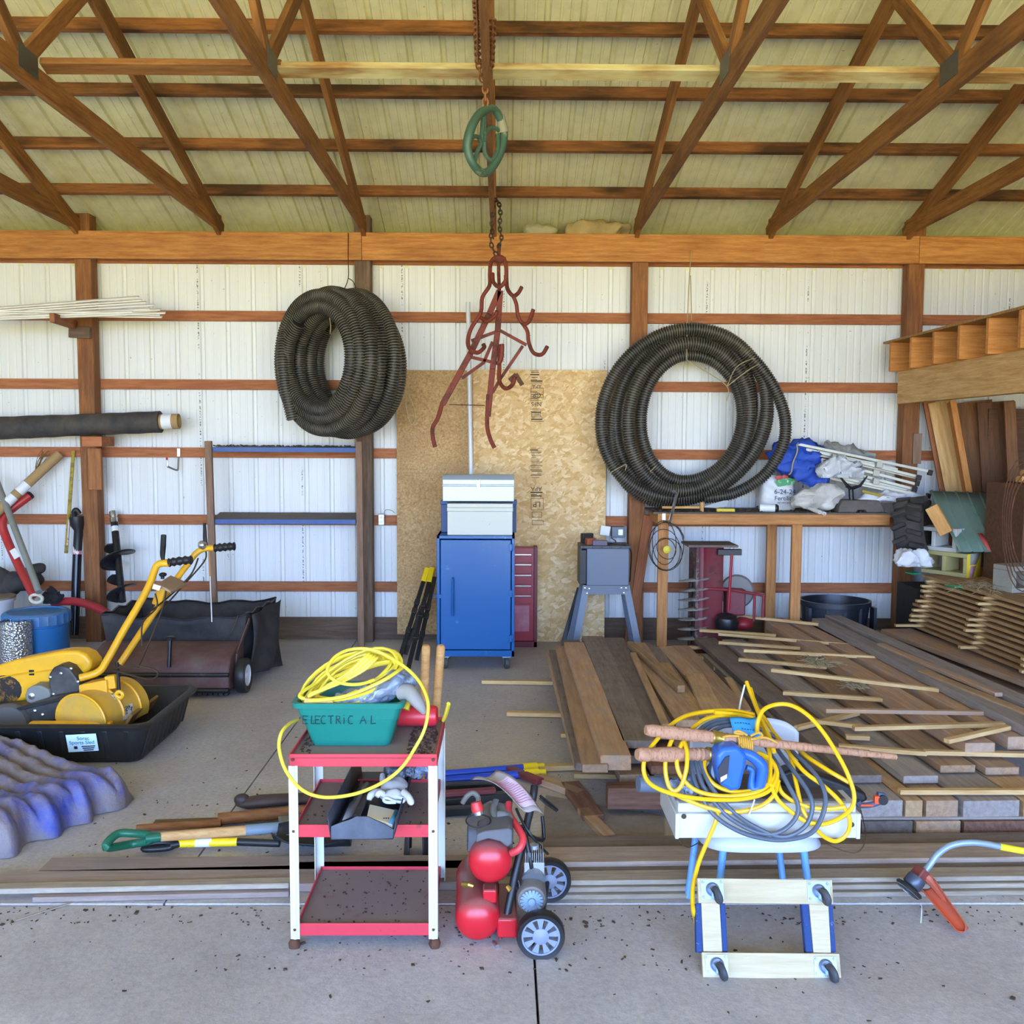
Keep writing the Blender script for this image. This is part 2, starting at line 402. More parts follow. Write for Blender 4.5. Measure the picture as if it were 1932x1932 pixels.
for (x0, x1, mt, zz) in ((-2.38, -1.1, truss_wood, 3.81), (-1.13, .03, pale_brace, 3.80), (.0, 3.7, pale_brace, 3.80), (3.3, 6.2, pale_brace, 3.77)):
    o = board('roof_brace', (x0, 5.19, zz), (x1, 5.19, zz), .089, .038, mt, up=(0, .35, 1), bevel=.004); tag(o, kind='structure')
# ================================================================ materials for the things
def zoomed(ox, oy, s): return lambda x, y: (ox + x / s, oy + y / s)
black_pipe = paint('dusty_black_plastic', '#1d1d1f', .42, dust='#57503f', damt=.4)
pipe_ridge = paint('dusty_pipe_ridge', '#5d584a', .5, dust='#93886a', damt=.6)
black_plastic = paint('black_plastic', '#161719', .45, dust='#4b463e', damt=.3)
black_steel = paint('black_steel', '#1a1b1e', .38, worn='#4a4641', wamt=.7)
rust_iron = paint('red_oxide_iron', '#7a3322', .7, worn='#4b2316', wamt=.7, wscale=7, lo=.5, bump=.3)
rust = paint('brown_rust', '#5d3b26', .85, worn='#8a5632', wamt=.6, wscale=14, bump=.4)
dark_chain = paint('dark_chain_steel', '#4a3c2c', .6, metal=.4)
twine = paint('sisal_twine', '#a89a6e', .9)
galv = paint('galvanised_steel', '#a9adb0', .35, metal=.75, worn='#7d7f80', wamt=.5)
chrome = paint('bright_steel', '#c8ccd0', .22, metal=.9)
white_pvc = paint('white_pvc', '#ebe9e2', .4, dust='#c9c3ae', damt=.25)
white_metal = paint('white_enamel', '#cfcfc6', .4, worn='#a08a6c', wamt=.8, lo=.66)
red_metal = paint('red_enamel', '#c23a3e', .42, dust='#8a4a44', damt=.35)
maroon = paint('maroon_steel', '#7c2730', .5, dust='#6d5049', damt=.5, worn='#45282a', wamt=.6)
yellow_paint = paint('yellow_machine_paint', '#f2b116', .38, dust='#b58b3a', damt=.35)
yellow_plastic = paint('yellow_plastic', '#f4d21c', .4)
green_iron = paint('green_painted_iron', '#3f5c4c', .5, worn='#8d8a6c', wamt=.7, lo=.6)
blue_paint = paint('blue_cabinet_paint', '#0f5a9a', .25, worn='#4f8fc4', wamt=.5, wscale=7, lo=.63)
tool_grey = paint('grey_machine_paint', '#65707f', .45, dust='#7c7670', damt=.3)
cream_tin = paint('cream_tin', '#c9cabb', .45, worn='#5d4a38', wamt=.9, wscale=30, lo=.66)
silver_tin = paint('silver_tin', '#aebfd0', .35, metal=.25, worn='#6a5238', wamt=.8, wscale=22, lo=.68)
cardboard = paint('cardboard', '#b09060', .85, dust='#8b744f', damt=.4)
pale_wood = wood('pale_lath', '#dcbc84', '#b98f58', vary=.18)
handle_wood = wood('ash_handle', '#d9ac72', '#bb8648', vary=.12)
new_pine = wood('new_pine', '#dca866', '#b57f3f', vary=.12)
brown_handle = wood('brown_handle', '#9c6636', '#754420', vary=.1)
label_white = paint('white_label', '#e6e8e6', .5)
ink = paint('black_ink', '#1c1c1c', .6)
blue_plastic = paint('blue_plastic', '#1f62c6', .35, dust='#6d7fa0', damt=.2)
brass = paint('brass', '#b79a4a', .35, metal=.8)
white_cloth = paint('dirty_white_cloth', '#d8d5cc', .9, dust='#8d867a', damt=.6)
dark_cloth = paint('dark_dusty_cloth', '#302d2c', .9, dust='#5d564f', damt=.5)

def corrugated(M, pts, r, closed=False, pitch=.0215, depth=.009, n=10):
    """corrugated drain pipe along a smooth path"""
    pts = catmull(pts, 24, closed)
    if closed: pts.append(pts[0])
    L = [0]
    for a, b in zip(pts, pts[1:]): L.append(L[-1] + (b - a).length)
    N = int(L[-1] / pitch * 4); out = []; rr = []; j = 0
    for i in range(N + 1):
        s = L[-1] * i / N
        while j < len(L) - 2 and L[j + 1] < s: j += 1
        u = (s - L[j]) / max(1e-9, L[j + 1] - L[j]); out.append(pts[j].lerp(pts[j + 1], u)); rr.append(r - (depth if i % 4 in (2, 3) else 0))
    f0 = len(M.f); M.tube(out, rr, n)
    for i in range(N):
        if i % 4 == 0:
            for k in range(n): M.mi[f0 + i * n + k] = 1

# ---------------------------------------------------------------- left coil of drain pipe
t = thing('drain_pipe_coil', 'thick dusty coil of corrugated black pipe, many turns deep, hung left of the chipboard', 'pipe coil', W(640, 690, 8.0), 'coils of corrugated pipe')
ax = V((.6, .8, .03)).normalized(); e1 = V((0, 0, 1)) - ax * ax.z; e1.normalize(); e2 = ax.cross(e1)
c0 = W(600, 682, 7.74); pts = []
lay = [(.375, .0), (.44, .03), (.535, .06), (.54, .17), (.46, .14), (.385, .13), (.385, .25), (.46, .27), (.56, .30), (.54, .42), (.42, .38)]
for i, (r, a) in enumerate(lay):
    r2, a2 = lay[min(i + 1, len(lay) - 1)]
    for k in range(14):
        u = k / 14; th = 2 * PI * u + 2.2
        rr = r + (r2 - r) * max(0, (u - .6) / .4); aa = a + (a2 - a) * max(0, (u - .6) / .4)
        pts.append(c0 + ax * aa + (e1 * math.sin(th) * 1.05 + e2 * math.cos(th)) * rr)
M = MB(); corrugated(M, pts, .058); 
tail = [W(541, 625, 8.02), W(534, 665, 7.95), W(536, 705, 7.93), W(542, 745, 7.93), W(553, 792, 7.95)]
corrugated(M, tail, .058); M.build('corrugated_pipe', [black_pipe, pipe_ridge], t, angle=50)
M = MB()
M.tube([W(657, 440, 8.29), W(657, 495, 8.2), W(657, 525, 8.1), W(648, 548, 8.0), W(640, 552, 7.98)], .004, 5, sm=3)
M.tube([W(657, 525, 8.1), W(667, 532, 8.05), W(672, 548, 8.02)], .004, 5, sm=3); M.build('hanging_wire', dark_chain, t)
M = MB(); M.tube([W(621, 585, 7.8), W(622, 600, 7.78), W(624, 615, 7.79), W(623, 630, 7.83)], .004, 5, sm=3); M.build('twine_tie', twine, t); M = MB()
M.tube([W(768, 740, 8.0), W(766, 765, 7.98), W(775, 800, 7.98), W(784, 790, 7.98), W(780, 765, 7.98), W(770, 742, 8.0)], .0035, 5, sm=4); M.build('twine_tie', twine, t)
# ---------------------------------------------------------------- right coil
t = thing('drain_pipe_coil', 'wide open ring of black corrugated drain pipe hung flat against the wall above the workbench', 'pipe coil', W(1305, 790, 8.1), 'coils of corrugated pipe')
z = zoomed(1080, 560, 4.025)
def loop(l, r_, tp, bt, Y, cx=None, tilt=0, n=16, dy=0, bump=None):
    out = []
    cx = cx if cx is not None else (l + r_) / 2
    cy = (tp + bt) / 2
    for k in range(n):
        a = 2 * PI * k / n; x = cx + (r_ - cx if math.cos(a) > 0 else cx - l) * math.cos(a); y = cy - (bt - tp) / 2 * math.sin(a)
        x += tilt * math.sin(a); out.append(W(*z(x, y), Y + dy * math.cos(a)))
    return out
M = MB()
corrugated(M, loop(222, 1470, 245, 1525, 8.05, 830, 70), .058, True)
corrugated(M, loop(330, 1360, 270, 1500, 8.18, 830, 60), .058, True)
corrugated(M, loop(425, 1345, 355, 1475, 7.97, 850, 40), .058, True)
corrugated(M, loop(520, 1290, 440, 1400, 8.10, 870, 20), .056, True)
corrugated(M, loop(300, 1480, 300, 1560, 8.19, 800, 90), .056, True)
corrugated(M, [W(*z(x, y), Y) for x, y, Y in ((900, 235, 8.14), (1150, 290, 8.1), (1370, 470, 8.03), (1530, 690, 8.0), (1615, 930, 8.0), (1590, 1150, 8.02), (1450, 1360, 8.08), (1230, 1490, 8.16), (1000, 1530, 8.2))], .054)
M.build('corrugated_pipe', [black_pipe, pipe_ridge], t, angle=50)
for q in ([(868, 480, 7.9), (872, 180, 8.1), (890, -170, 8.18), (902, -350, 8.28)], [(868, 480, 7.9), (1000, 560, 7.9), (1175, 680, 7.9), (1172, 790, 7.9)], [(1175, 680, 7.9), (1240, 540, 7.9), (1340, 480, 7.93), (1390, 470, 7.98)], [(1175, 680, 7.9), (1330, 560, 7.9), (1420, 510, 7.97)], [(280, 1340, 7.98), (370, 1290, 7.95), (410, 1275, 7.94), (400, 1320, 7.94)], [(590, 1330, 7.9), (630, 1290, 7.94)], [(905, 180, 8.1), (897, -160, 8.2)]):
    MB().tube([W(*z(x, y), Y) for x, y, Y in q], .0042, 5, sm=4).build('twine_tie', twine, t)
# ---------------------------------------------------------------- hanging red iron rack
t = thing('hanging_iron_rack', 'rusty red iron frame with curved hooks hanging from a chain in the middle', 'rack', W(930, 480, 7.62))
z = zoomed(480, 420, 3.116)
def P(lst, Y=7.62): return [W(*z(q[0], q[1]), q[2] if len(q) > 2 else Y) for q in lst]
def hooks(name, runs, r, Y=7.62):
    for q in runs: MB().tube(P(q, Y), r, 8, sm=5).build(name, rust_iron, t)
hooks("hook_arm", [[(1415, 205, 7.62), (1390, 235, 7.6), (1384, 300, 7.58), (1382, 370, 7.57), (1340, 440, 7.56), (1330, 530, 7.55), (1275, 620, 7.52), (1255, 690, 7.5), (1265, 740, 7.46), (1310, 765, 7.42), (1350, 735, 7.38), (1345, 715, 7.36)],
    [(1465, 205, 7.62), (1480, 260, 7.62), (1482, 330, 7.63), (1488, 390, 7.64), (1520, 430, 7.63), (1550, 415, 7.6), (1572, 378, 7.57)],
    [(1520, 430, 7.63), (1540, 480, 7.64), (1550, 550, 7.65), (1580, 595, 7.64), (1615, 580, 7.61), (1640, 510, 7.57)],
    [(1575, 590, 7.65), (1605, 640, 7.66), (1612, 700, 7.67), (1640, 765, 7.66), (1690, 775, 7.62), (1722, 728, 7.58)],
    [(1400, 300, 7.55), (1405, 350, 7.5), (1440, 378, 7.45), (1475, 345, 7.43), (1478, 310, 7.43)],
    [(1335, 560, 7.55), (1370, 580, 7.5), (1415, 545, 7.46), (1425, 520, 7.44)],
    [(1440, 760, 7.6), (1440, 850, 7.57), (1440, 930, 7.52), (1475, 975, 7.46), (1515, 955, 7.42), (1530, 905, 7.4)]], .0165)
M = MB(); M.bar(*P([(1500, 930, 7.42), (1540, 895, 7.41)]), .04, .012, (0, 1, 0)); M.bar(*P([(1535, 890, 7.41), (1575, 955, 7.4)]), .035, .012, (0, 1, 0)); M.build('hook_plate', rust, t, bevel=.003)
hooks('bent_foot', [[(1105, 1060), (1078, 1150), (1050, 1200), (1048, 1255), (1062, 1320)], [(1375, 1010), (1368, 1150), (1372, 1220), (1392, 1285), (1412, 1325)]], .017)
for q in ([(1440, 400), (1380, 540), (1270, 770), (1105, 1070)], [(1445, 400), (1430, 640), (1400, 860), (1372, 1140)]):
    M = MB()
    for a, b in zip(q, q[1:]): M.bar(*P([a, b]), .048, .026, (0, 1, 0))
    M.build('leg', rust_iron, t, bevel=.004)
for q in ([(1440, 635), (1275, 695)], [(1445, 635), (1600, 720)], [(1268, 790), (1440, 830)], [(1345, 825), (1220, 915)], [(1578, 725), (1445, 920), (1400, 1000)], [(1400, 700), (1345, 830)]):
    M = MB()
    for a, b in zip(q, q[1:]): M.bar(*P([a, b]), .026, .014, (0, 1, 0))
    M.build('brace_bar', rust_iron, t, bevel=.002)
MB().tube(P([(1145, 1070), (1355, 1075)]), .004, 5).build('spreader_wire', rust, t)
M = MB(); M.tube(P([(1440, 400), (1436, 300), (1436, 205), (1440, 130)]), .014, 8, sm=3); M.build('centre_rod', rust_iron, t); M = MB(); M.ball(P([(1440, 215)])[0], (.05, .03, .035)); M.build('top_boss', rust_iron, t); M = MB(); M.tube(P([(1436, 760, 7.58), (1455, 720, 7.55), (1450, 800, 7.55), (1432, 830, 7.55)]), .02, 8, sm=4); M.build('lower_clamp', rust_iron, t)
def chain(name, pts, mat, parent=None, link=.034, r=.0045, wd=.6):
    pts = catmull(pts, 30); L = [0]
    for a, b in zip(pts, pts[1:]): L.append(L[-1] + (b - a).length)
    n = int(L[-1] / (link * .72)); M = MB(); j = 0
    for i in range(n):
        s = L[-1] * (i + .5) / n
        while j < len(L) - 2 and L[j + 1] < s: j += 1
        u = (s - L[j]) / max(1e-9, L[j + 1] - L[j]); p = pts[j].lerp(pts[j + 1], u); d = (pts[j + 1] - pts[j]).normalized()
        A = axes(d, (0, 1, 0) if abs(d.y) < .9 else (1, 0, 0)); sd = A.col[1] if i % 2 else A.col[2]
        ring = [p + d * (link / 2 * math.cos(2 * PI * k / 10)) + sd * (link * wd / 2 * math.sin(2 * PI * k / 10)) for k in range(10)]
        M.tube(ring, r, 5, closed=True)
    return M.build(name, mat, parent)
zc = zoomed(600, 0, 2.76)
def PC(l): return [W(*zc(a, b), Y) for a, b, Y in l]
ct = thing('load_chain', 'dark rusty chain looped over the middle roof truss, carrying the red iron rack', 'chain', W(935, 480, 7.62))
chain('chain_loop', PC([(912, 1240, 7.6), (905, 1180, 7.6), (910, 1100, 7.6), (915, 1060, 7.62), (925, 1040, 7.64), (942, 1060, 7.62), (950, 1120, 7.6), (945, 1180, 7.6), (955, 1240, 7.6), (938, 1290, 7.6)]), dark_chain, ct, .045, .0065)
chain('chain_tail', PC([(905, 1190, 7.57), (900, 1260, 7.57), (918, 1310, 7.59), (936, 1330, 7.6)]), dark_chain, ct, .045, .0065)
# ---------------------------------------------------------------- green hanging iron wheel and its chain
t = thing('iron_hoop', 'green painted iron hoop with curled spokes hanging below the roof braces', 'wheel', W(918, 262, 5.0))
def PG(l): return [W(*zc(a, b), Y) for a, b, Y in l]
rim = PG([(905, 565, 5.05), (950, 620, 5.1), (968, 690, 5.12), (955, 780, 5.1), (905, 875, 5.03), (855, 900, 4.97), (805, 850, 4.9), (780, 770, 4.88), (795, 680, 4.88), (835, 600, 4.95)])
MB().tube(rim, .022, 10, closed=True, sm=6).build('rim', green_iron, t)
rim2 = PG([(880, 570, 5.12), (840, 590, 5.05), (800, 650, 5.02), (775, 730, 5.0), (772, 790, 5.0)])
MB().tube(rim2, .02, 8, sm=6).build('rim', green_iron, t)
M = MB(); M.tube(PG([(862, 560, 5), (858, 640, 5), (850, 740, 4.98)]), .012, 8, sm=3); M.tube(PG([(872, 560, 5.02), (868, 640, 5.02), (862, 740, 5)]), .009, 8, sm=3); M.build('hanger_bar', green_iron, t)
for q in ([(850, 750, 4.98), (835, 715, 4.95), (805, 715, 4.9), (785, 760, 4.88)], [(865, 740, 4.99), (880, 680, 5.04), (915, 665, 5.08), (960, 690, 5.12)], [(865, 740, 4.99), (870, 800, 5.0), (905, 835, 5.03), (935, 780, 5.07), (935, 700, 5.1)], [(850, 750, 4.98), (825, 800, 4.95), (815, 855, 4.92)]):
    MB().tube(PG(q), .011, 8, sm=5).build('curled_spoke', green_iron, t)
MB().cyl(*PG([(965, 690, 5.12), (950, 600, 5.1)]), .03, .022, 10).build('rim_clamp', paint('grey_dusty_iron', '#8a8a74', .7), t)
ct = thing('hanging_chain', 'thin rusty chain dropping beside the middle truss to the green iron wheel', 'chain', W(910, 190, 5.0))
chain('chain_run', PC([(822, -20, 4.2), (828, 100, 4.5), (832, 300, 4.9), (850, 400, 5.0), (868, 440, 5.0), (872, 550, 5.0)]), paint('rusty_chain', '#8a5a34', .7), ct, .045, .0055)
chain('chain_run', PC([(912, 100, 4.5), (900, 350, 5.0), (885, 420, 5.0), (870, 445, 5.0)]), paint('rusty_chain_b', '#8a5a34', .7), ct, .045, .0055)
# ---------------------------------------------------------------- things lying on the header beam
def sack(name, label, cat, c, r, mat, seed, amp=.06, f=7, group=None, flat=True):
    M = MB(); M.ball(c, r, 40, m=26); M.jitter(amp, f, seed).jitter(amp * .4, f * 3, seed + 5)
    if flat:
        z0 = c[2] - r[2] * .62
        for p in M.v: p.z = max(p.z, z0)
    return tag(M.build(name, mat, angle=180), label, cat, group)
burlap = paint('old_insulation_paper', '#b39c6d', .9, dust='#7d6f4c', damt=.6)
c = W(1020, 430, 8.36); sack('insulation_scrap', 'rounded pale scrap of insulation lying on the header beam, left of the brown bundle', 'insulation', (c.x, 8.40, 3.665), (.16, .09, .065), paint('grey_fibre', '#a8a283', .95), 2, .03)
c = W(1130, 425, 8.36); sack('paper_bundle', 'crumpled brown paper bundle lying on the header beam', 'paper', (c.x, 8.40, 3.675), (.30, .085, .085), burlap, 4, .05, 9)
# ================================================================ along the left of the back wall
ZA = zoomed(0, 740, 3.45); ZL = zoomed(0, 900, 6.0375); ZB = zoomed(0, 1200, 3.45)
def PL(zf, lst): return [W(*zf(a, b), Y) for a, b, Y in lst]
# bracket arm and its block on the first post, white trim strips lying on it
t = thing('bracket_arm', 'short wooden arm nailed to the left post under the white trim strips', 'bracket', (-3.59, 8.1, 2.58))
board('arm', W(143, 614, 8.345), W(98, 599, 7.68), .038, .075, girt_wood, parent=t, up=(0, 0, 1))
o = board('block', W(131, 626, 8.30), W(171, 628, 8.30), .10, .04, sill_wood, up=(0, -1, 0), parent=t)
ends = [(262, 560), (268, 566), (276, 570), (291, 575), (303, 584), (312, 590), (296, 590), (302, 594), (306, 598), (283, 583), (250, 588), (240, 594)]
for i, (x, y) in enumerate(ends):
    b = (-70, 584 + (i % 6) * 3.6); Y0 = 7.80 + .02 * (i % 5)
    p0 = W(b[0], b[1] + 2, Y0); p1 = W(x, y, Y0 + .10)
    o = board('trim_strip', p0, p1, .034, .011, white_pvc, up=(0, -.5, 1))
    tag(o, 'thin white plastic trim strip in the fanned bundle resting on the arm of the left post', 'trim strip', 'white trim strips on the left bracket')
# roll on a cleat
t = thing('fabric_roll', 'long dusty black roll on a cardboard core, resting against the left post', 'roll', W(150, 806, 8.16))
roll_mat = paint('dusty_black_fabric', '#2a2b2f', .75, dust='#6e6352', damt=.55)
A, B = W(-110, 812, 8.17), W(303, 796, 8.20)
M = MB(); d = (B - A).normalized(); N = 30
M.tube([A.lerp(B, i / N) for i in range(N + 1)], [.096 + (.002 if i < 16 else -.002) + .002 * math.sin(i * 1.7) for i in range(N + 1)], 22)
M.build('rolled_fabric', roll_mat, t, angle=60)
C1 = B + d * .16
M = MB(); M.lathe([(.066, 0), (.066, .32), (.060, .32), (.060, .02), (0, .02)], 22, zframe(B - d * .16, d)); M.build('cardboard_core', cardboard, t)
M = MB(); M.lathe([(.0672, 0), (.0672, .085)], 22, zframe(B + d * .02, d), cap=False); M.build('paper_label', label_white, t)
t = thing('post_cleat', 'wooden cleat with a pale upright nailed to the left post under the black roll', 'cleat', (-3.5, 8.3, 1.6))
board('cleat_block', W(167, 833, 8.20), W(204, 833, 8.20), .085, .26, girt_wood, up=(0, -1, 0), parent=t)
board('cleat_upright', W(181, 924, 8.315), W(179, 846, 8.315), .115, .036, wood('pale_block', '#c08350', '#995d30'), up=(0, -1, 0), parent=t)
# leaning tubes and bars in the left corner
def lean(name, label, cat, zf, pts, r, mat, sm=6, n=12, group=None):
    return tag(MB().tube(PL(zf, pts), r, n, sm=sm).build(name, mat), label, cat, group)
t = thing('red_bent_pole', 'thick bent red tube with a white sticker leaning over the blue barrel', 'pole', W(45, 1110, 8.0))
MB().tube(PL(ZL, [(335, 215, 8.3), (240, 285, 8.26), (130, 370, 8.22), (50, 450, 8.18), (25, 540, 8.15), (70, 690, 8.12), (180, 940, 8.02), (290, 1160, 7.9), (385, 1345, 7.75)]), .036, 14, sm=6).build('tube', paint('red_tube', '#c0332f', .4, dust='#7f3a36', damt=.45), t)
MB().cyl(*PL(ZL, [(330, 218, 8.29), (352, 200, 8.305)]), .038, n=12).build('end_cap', black_plastic, t)
p = PL(ZL, [(165, 835, 8.035), (222, 930, 8.0)]); ddd = (p[1] - p[0])
M = MB(); M.box((p[0] + p[1]) / 2 + V((0, -.036, .012)), (ddd.length * 1.0, .05, .003), axes(ddd, (0, -1, .35)) @ Matrix.Rotation(PI / 2, 3, 'X') if False else axes(ddd, (.2, -1, .3)) @ Matrix.Rotation(0, 3, 'X')); M.build('sticker', label_white, t)
M = MB(); ring = [p for p in PL(ZL, [(345, 1375, 7.72), (375, 1345, 7.74), (440, 1345, 7.74), (480, 1375, 7.72), (470, 1415, 7.7), (420, 1432, 7.69), (365, 1415, 7.7)])]
M.tube(ring, .014, 8, closed=True, sm=3); M.build('hook_ring', paint('cream_ring', '#d8cfb4', .5), t)
lean('steel_pipe', 'grey galvanised pipe leaning beside the bent red tube', 'pipe', ZL, [(-60, -10, 8.3), (445, 1310, 7.62)], .027, paint('dull_pipe', '#8d8f86', .55, dust='#77725f', damt=.5), 0)
t = thing('cardboard_tube', 'brown cardboard tube with white labels leaning in the left corner', 'tube', W(60, 900, 8.3))
a, b = PL(ZA, [(388, 402, 8.40), (-40, 800, 8.10)]); MB().cyl(a, b, .043, n=16).build('tube', cardboard, t)
dd = (b - a).normalized(); L = (b - a).length
for u, w_ in ((.50, .10), (.70, .09)): MB().cyl(a + dd * L * u, a + dd * (L * u + w_), .0445, n=16).build('paper_label', label_white, t)
M = MB(); rr = random.Random(4)
for i in range(14):
    q = PL(ZA, [(235 + rr.uniform(-8, 8), 510 + rr.uniform(-10, 20), 8.44), (262 + rr.uniform(-22, 26), 440 + rr.uniform(-20, 20), 8.42 + rr.uniform(-.03, .02)), (300 + rr.uniform(-30, 30), 385 + rr.uniform(-25, 30), 8.42 + rr.uniform(-.05, .02))])
    M.tube(q, [.004] * 4 + [.010] * 4 + [.002], 5, sm=4, flat=.25)
tag(M.build('dried_husks', paint('dried_husk', '#8a6a3a', .9)), 'dried brown husks tucked behind the cardboard tube', 'husks', None, 'stuff')
t = thing('measuring_stick', 'old yellow measuring stick leaning against the wall left of the first post', 'stick', W(132, 1043, 8.4))
a, b = PL(ZA, [(430, 1048, 8.36), (478, 382, 8.44)]); board('stick', a, b, .030, .012, paint('old_yellow_stick', '#a8922f', .7, worn='#6d5a30', wamt=.7, wscale=20, lo=.5), up=(0, -1, 0), parent=t)
q0, q1 = a.lerp(b, .08), a.lerp(b, .33); board('red_white_sticker', q0 + V((.009, -.0075, 0)), q1 + V((.009, -.0075, 0)), .010, .002, paint('sticker', '#e0cfd2', .5, worn='#b33a3a', wamt=.9, wscale=40, lo=.5), up=(0, -1, 0), parent=t, bevel=0)
t = thing('black_pipe', 'tall black plastic pipe with wide fitting leaning at the left of the first post', 'pipe', W(140, 1198, 8.3))
pp = PL(ZL, [(845, 1800, 8.20), (880, 870, 8.31)]); MB().cyl(pp[0], pp[1], .038, n=16).build('pipe', paint('gloss_black', '#15161c', .25), t)
pq = PL(ZL, [(880, 870, 8.31), (895, 610, 8.33), (880, 540, 8.33), (870, 450, 8.33)]); MB().tube(pq, [.038, .038, .062, .062], 18).build('fitting', black_plastic, t)
MB().tube(PL(ZL, [(850, 460, 8.31), (840, 400, 8.3), (870, 375, 8.3), (905, 420, 8.31)]), .022, 10, sm=4).build('elbow', black_plastic, t)
u = (pp[1] - pp[0]).normalized(); MB().lathe([(.0395, 0), (.0395, .07)], 16, zframe(pp[1] - u * .01, u), cap=False).build('red_white_label', paint('red_white', '#e6dcdc', .5, worn='#c9303a', wamt=1, wscale=10, lo=.5), t)
# earth auger
t = thing('earth_auger', 'black earth auger with spiral blades standing at the right side of the first post', 'auger', W(231, 1140, 8.2))
a, b = PL(ZL, [(1395, 1420, 8.02), (1300, 500, 8.36)]); MB().cyl(a, b, .031, n=14).build('shaft', black_steel, t)
u = (b - a).normalized()
MB().lathe([(.036, 0), (.036, .045), (.028, .05), (.034, .07), (.034, .11)], 14, zframe(b - u * .02, u)).build('coupler', chrome, t)
MB().lathe([(.0335, 0), (.0335, .05)], 14, zframe(b - u * .11, u), cap=False).build('label_band', label_white, t)
L = (b - a).length; Ax = zframe(a, u)
def flight(s0, s1, th0, turns, R):
    M = MB()
    for off in (0, .005):
        pass
    def fn(x, y):
        th = th0 + turns * 2 * PI * x; s = s0 + (s1 - s0) * x; r = .028 + (R - .028) * y * min(1, 6 * x + .35, 6 * (1 - x) + .35)
        return Ax @ V((r * math.cos(th), r * math.sin(th), s))
    M.grid(fn, 40, 4); return M.build('spiral_blade', black_steel, t, thick=.006, angle=60)
flight(L * .02, L * .33, 2.5, 1.2, .125); flight(L * .42, L * .72, 2.2, 1.2, .15)
0 and lean('tie_down_strap', 'small black handle with a bright bent hook lying against the auger', 'hook', ZL, [(1400, 1120, 7.85), (1500, 1180, 7.84)], .016, black_plastic, 0)
t = thing('hand_hook', 'thin steel rod with a black grip hanging by the auger', 'hook', W(255, 1090, 7.8)) if False else None
# big red curved tube lying behind the barrel
lean('red_curved_tube', 'red curved steel tube lying level behind the blue barrel in front of the first post', 'tube', ZL, [(600, 1425, 8.0), (760, 1415, 7.98), (900, 1425, 7.95), (1060, 1470, 7.9), (1180, 1530, 7.86), (1255, 1575, 7.82)], .036, paint('red_pipe', '#b02e34', .4, dust='#6a2c30', damt=.5))
# barrel
c = F(72, 1246); ct = W(72, 1152, c.y).z
t = thing('plastic_barrel', 'blue plastic barrel with a dusty lid standing in the left corner', 'barrel', (c.x, c.y, 0))
barrel_blue = paint('barrel_blue', '#2277b8', .4, dust='#5d7382', damt=.3)
R0 = .24
M = MB(); M.lathe([(0, 0), (R0 * .92, 0), (R0 * .97, .02), (R0, .06), (R0, ct * .66), (R0 * 1.02, ct * .68), (R0 * 1.02, ct * .72), (R0 * .985, ct * .73), (R0 * .985, ct * .76)], 40, Matrix.Translation((c.x, c.y, 0)), cap=False); M.build('drum', barrel_blue, t)
M = MB(); N = 72; prof = [(R0 * 1.03, ct * .76), (R0 * 1.05, ct * .78), (R0 * 1.05, ct * .96), (R0 * .98, ct), (R0 * .9, ct), (R0 * .88, ct * .975), (0, ct * .975)]
M.lathe(prof, N, Matrix.Translation((c.x, c.y, 0)), cap=False)
for i in range(N):
    if i % 3 == 0:
        for j in (1, 2): p = M.v[j * N + i]; dv = V((p.x - c.x, p.y - c.y, 0)); M.v[j * N + i] = p + dv.normalized() * .008
M.build('screw_lid', paint('dusty_blue_lid', '#2a78b4', .5, dust='#8a8f92', damt=.55), t)
c2 = F(-20, 1235); t = thing('white_bucket', 'white plastic bucket mostly hidden behind the blue barrel at the picture edge', 'bucket', (c2.x, c2.y, 0))
h2 = W(-20, 1128, c2.y).z; MB().lathe([(0, 0), (.17, 0), (.2, h2 - .03), (.215, h2 - .03), (.215, h2), (0, h2)], 30, Matrix.Translation((c2.x, c2.y, 0)), cap=False).build('pail', paint('white_pail', '#d9dadb', .4, dust='#9b968d', damt=.3), t)
M = MB(); M.lathe([(.217, h2 - .004), (.217, h2 + .012), (0, h2 + .012)], 30, Matrix.Translation((c2.x, c2.y, 0)), cap=False); M.build('lid', paint('tan_lid', '#8d8069', .7), t)
M = MB()
for q, r in (((8, 1108, 8.12), (.13, .12, .1)), ((26, 1098, 8.14), (.16, .12, .09)), ((56, 1092, 8.14), (.12, .1, .07)), ((68, 1075, 8.15), (.09, .06, .05)), ((-20, 1095, 8.1), (.2, .15, .13))):
    M.ball(W(*q), r, 24, m=14)
M.jitter(.03, 9, 3); tag(M.build('black_bag', dark_cloth, angle=180), 'slumped black bag lying on the white bucket in the left corner', 'bag')
sack('dark_netting', 'bunched dark netting on the blue barrel lid beside the ring of the red tube', 'netting', tuple(W(97, 1128, 7.92)), (.08, .07, .07), paint('black_net', '#29282a', .95), 8, .05, 14)
# silver bubble foil roll
c3 = F(32, 1262); h3 = W(32, 1166, c3.y).z - .02
t = thing('foil_insulation_roll', 'silver bubble foil roll standing in front of the blue barrel', 'roll', (c3.x, c3.y, 0))
foil = NT('bubble_foil'); vv = foil.coord((1, 1, 1)); wv = foil.n('ShaderNodeTexVoronoi'); wv.inputs['Scale'].default_value = 60; foil.l(vv, wv.inputs['Vector']); foil.bump(wv.outputs['Distance'], .9, .01); foil = foil.out(lin('#c9ccd0'), .25, .9)
M = MB(); Mx = Matrix.Translation((c3.x, c3.y, 0))
def sp(u, v):
    th = u * 2 * PI * 5; r = .055 + .075 * u; return Mx @ V((r * math.cos(th), r * math.sin(th), v * h3 + .006 * math.sin(th * 3.3)))
M.grid(sp, 200, 10); M.build('foil_wrap', foil, t, angle=180)
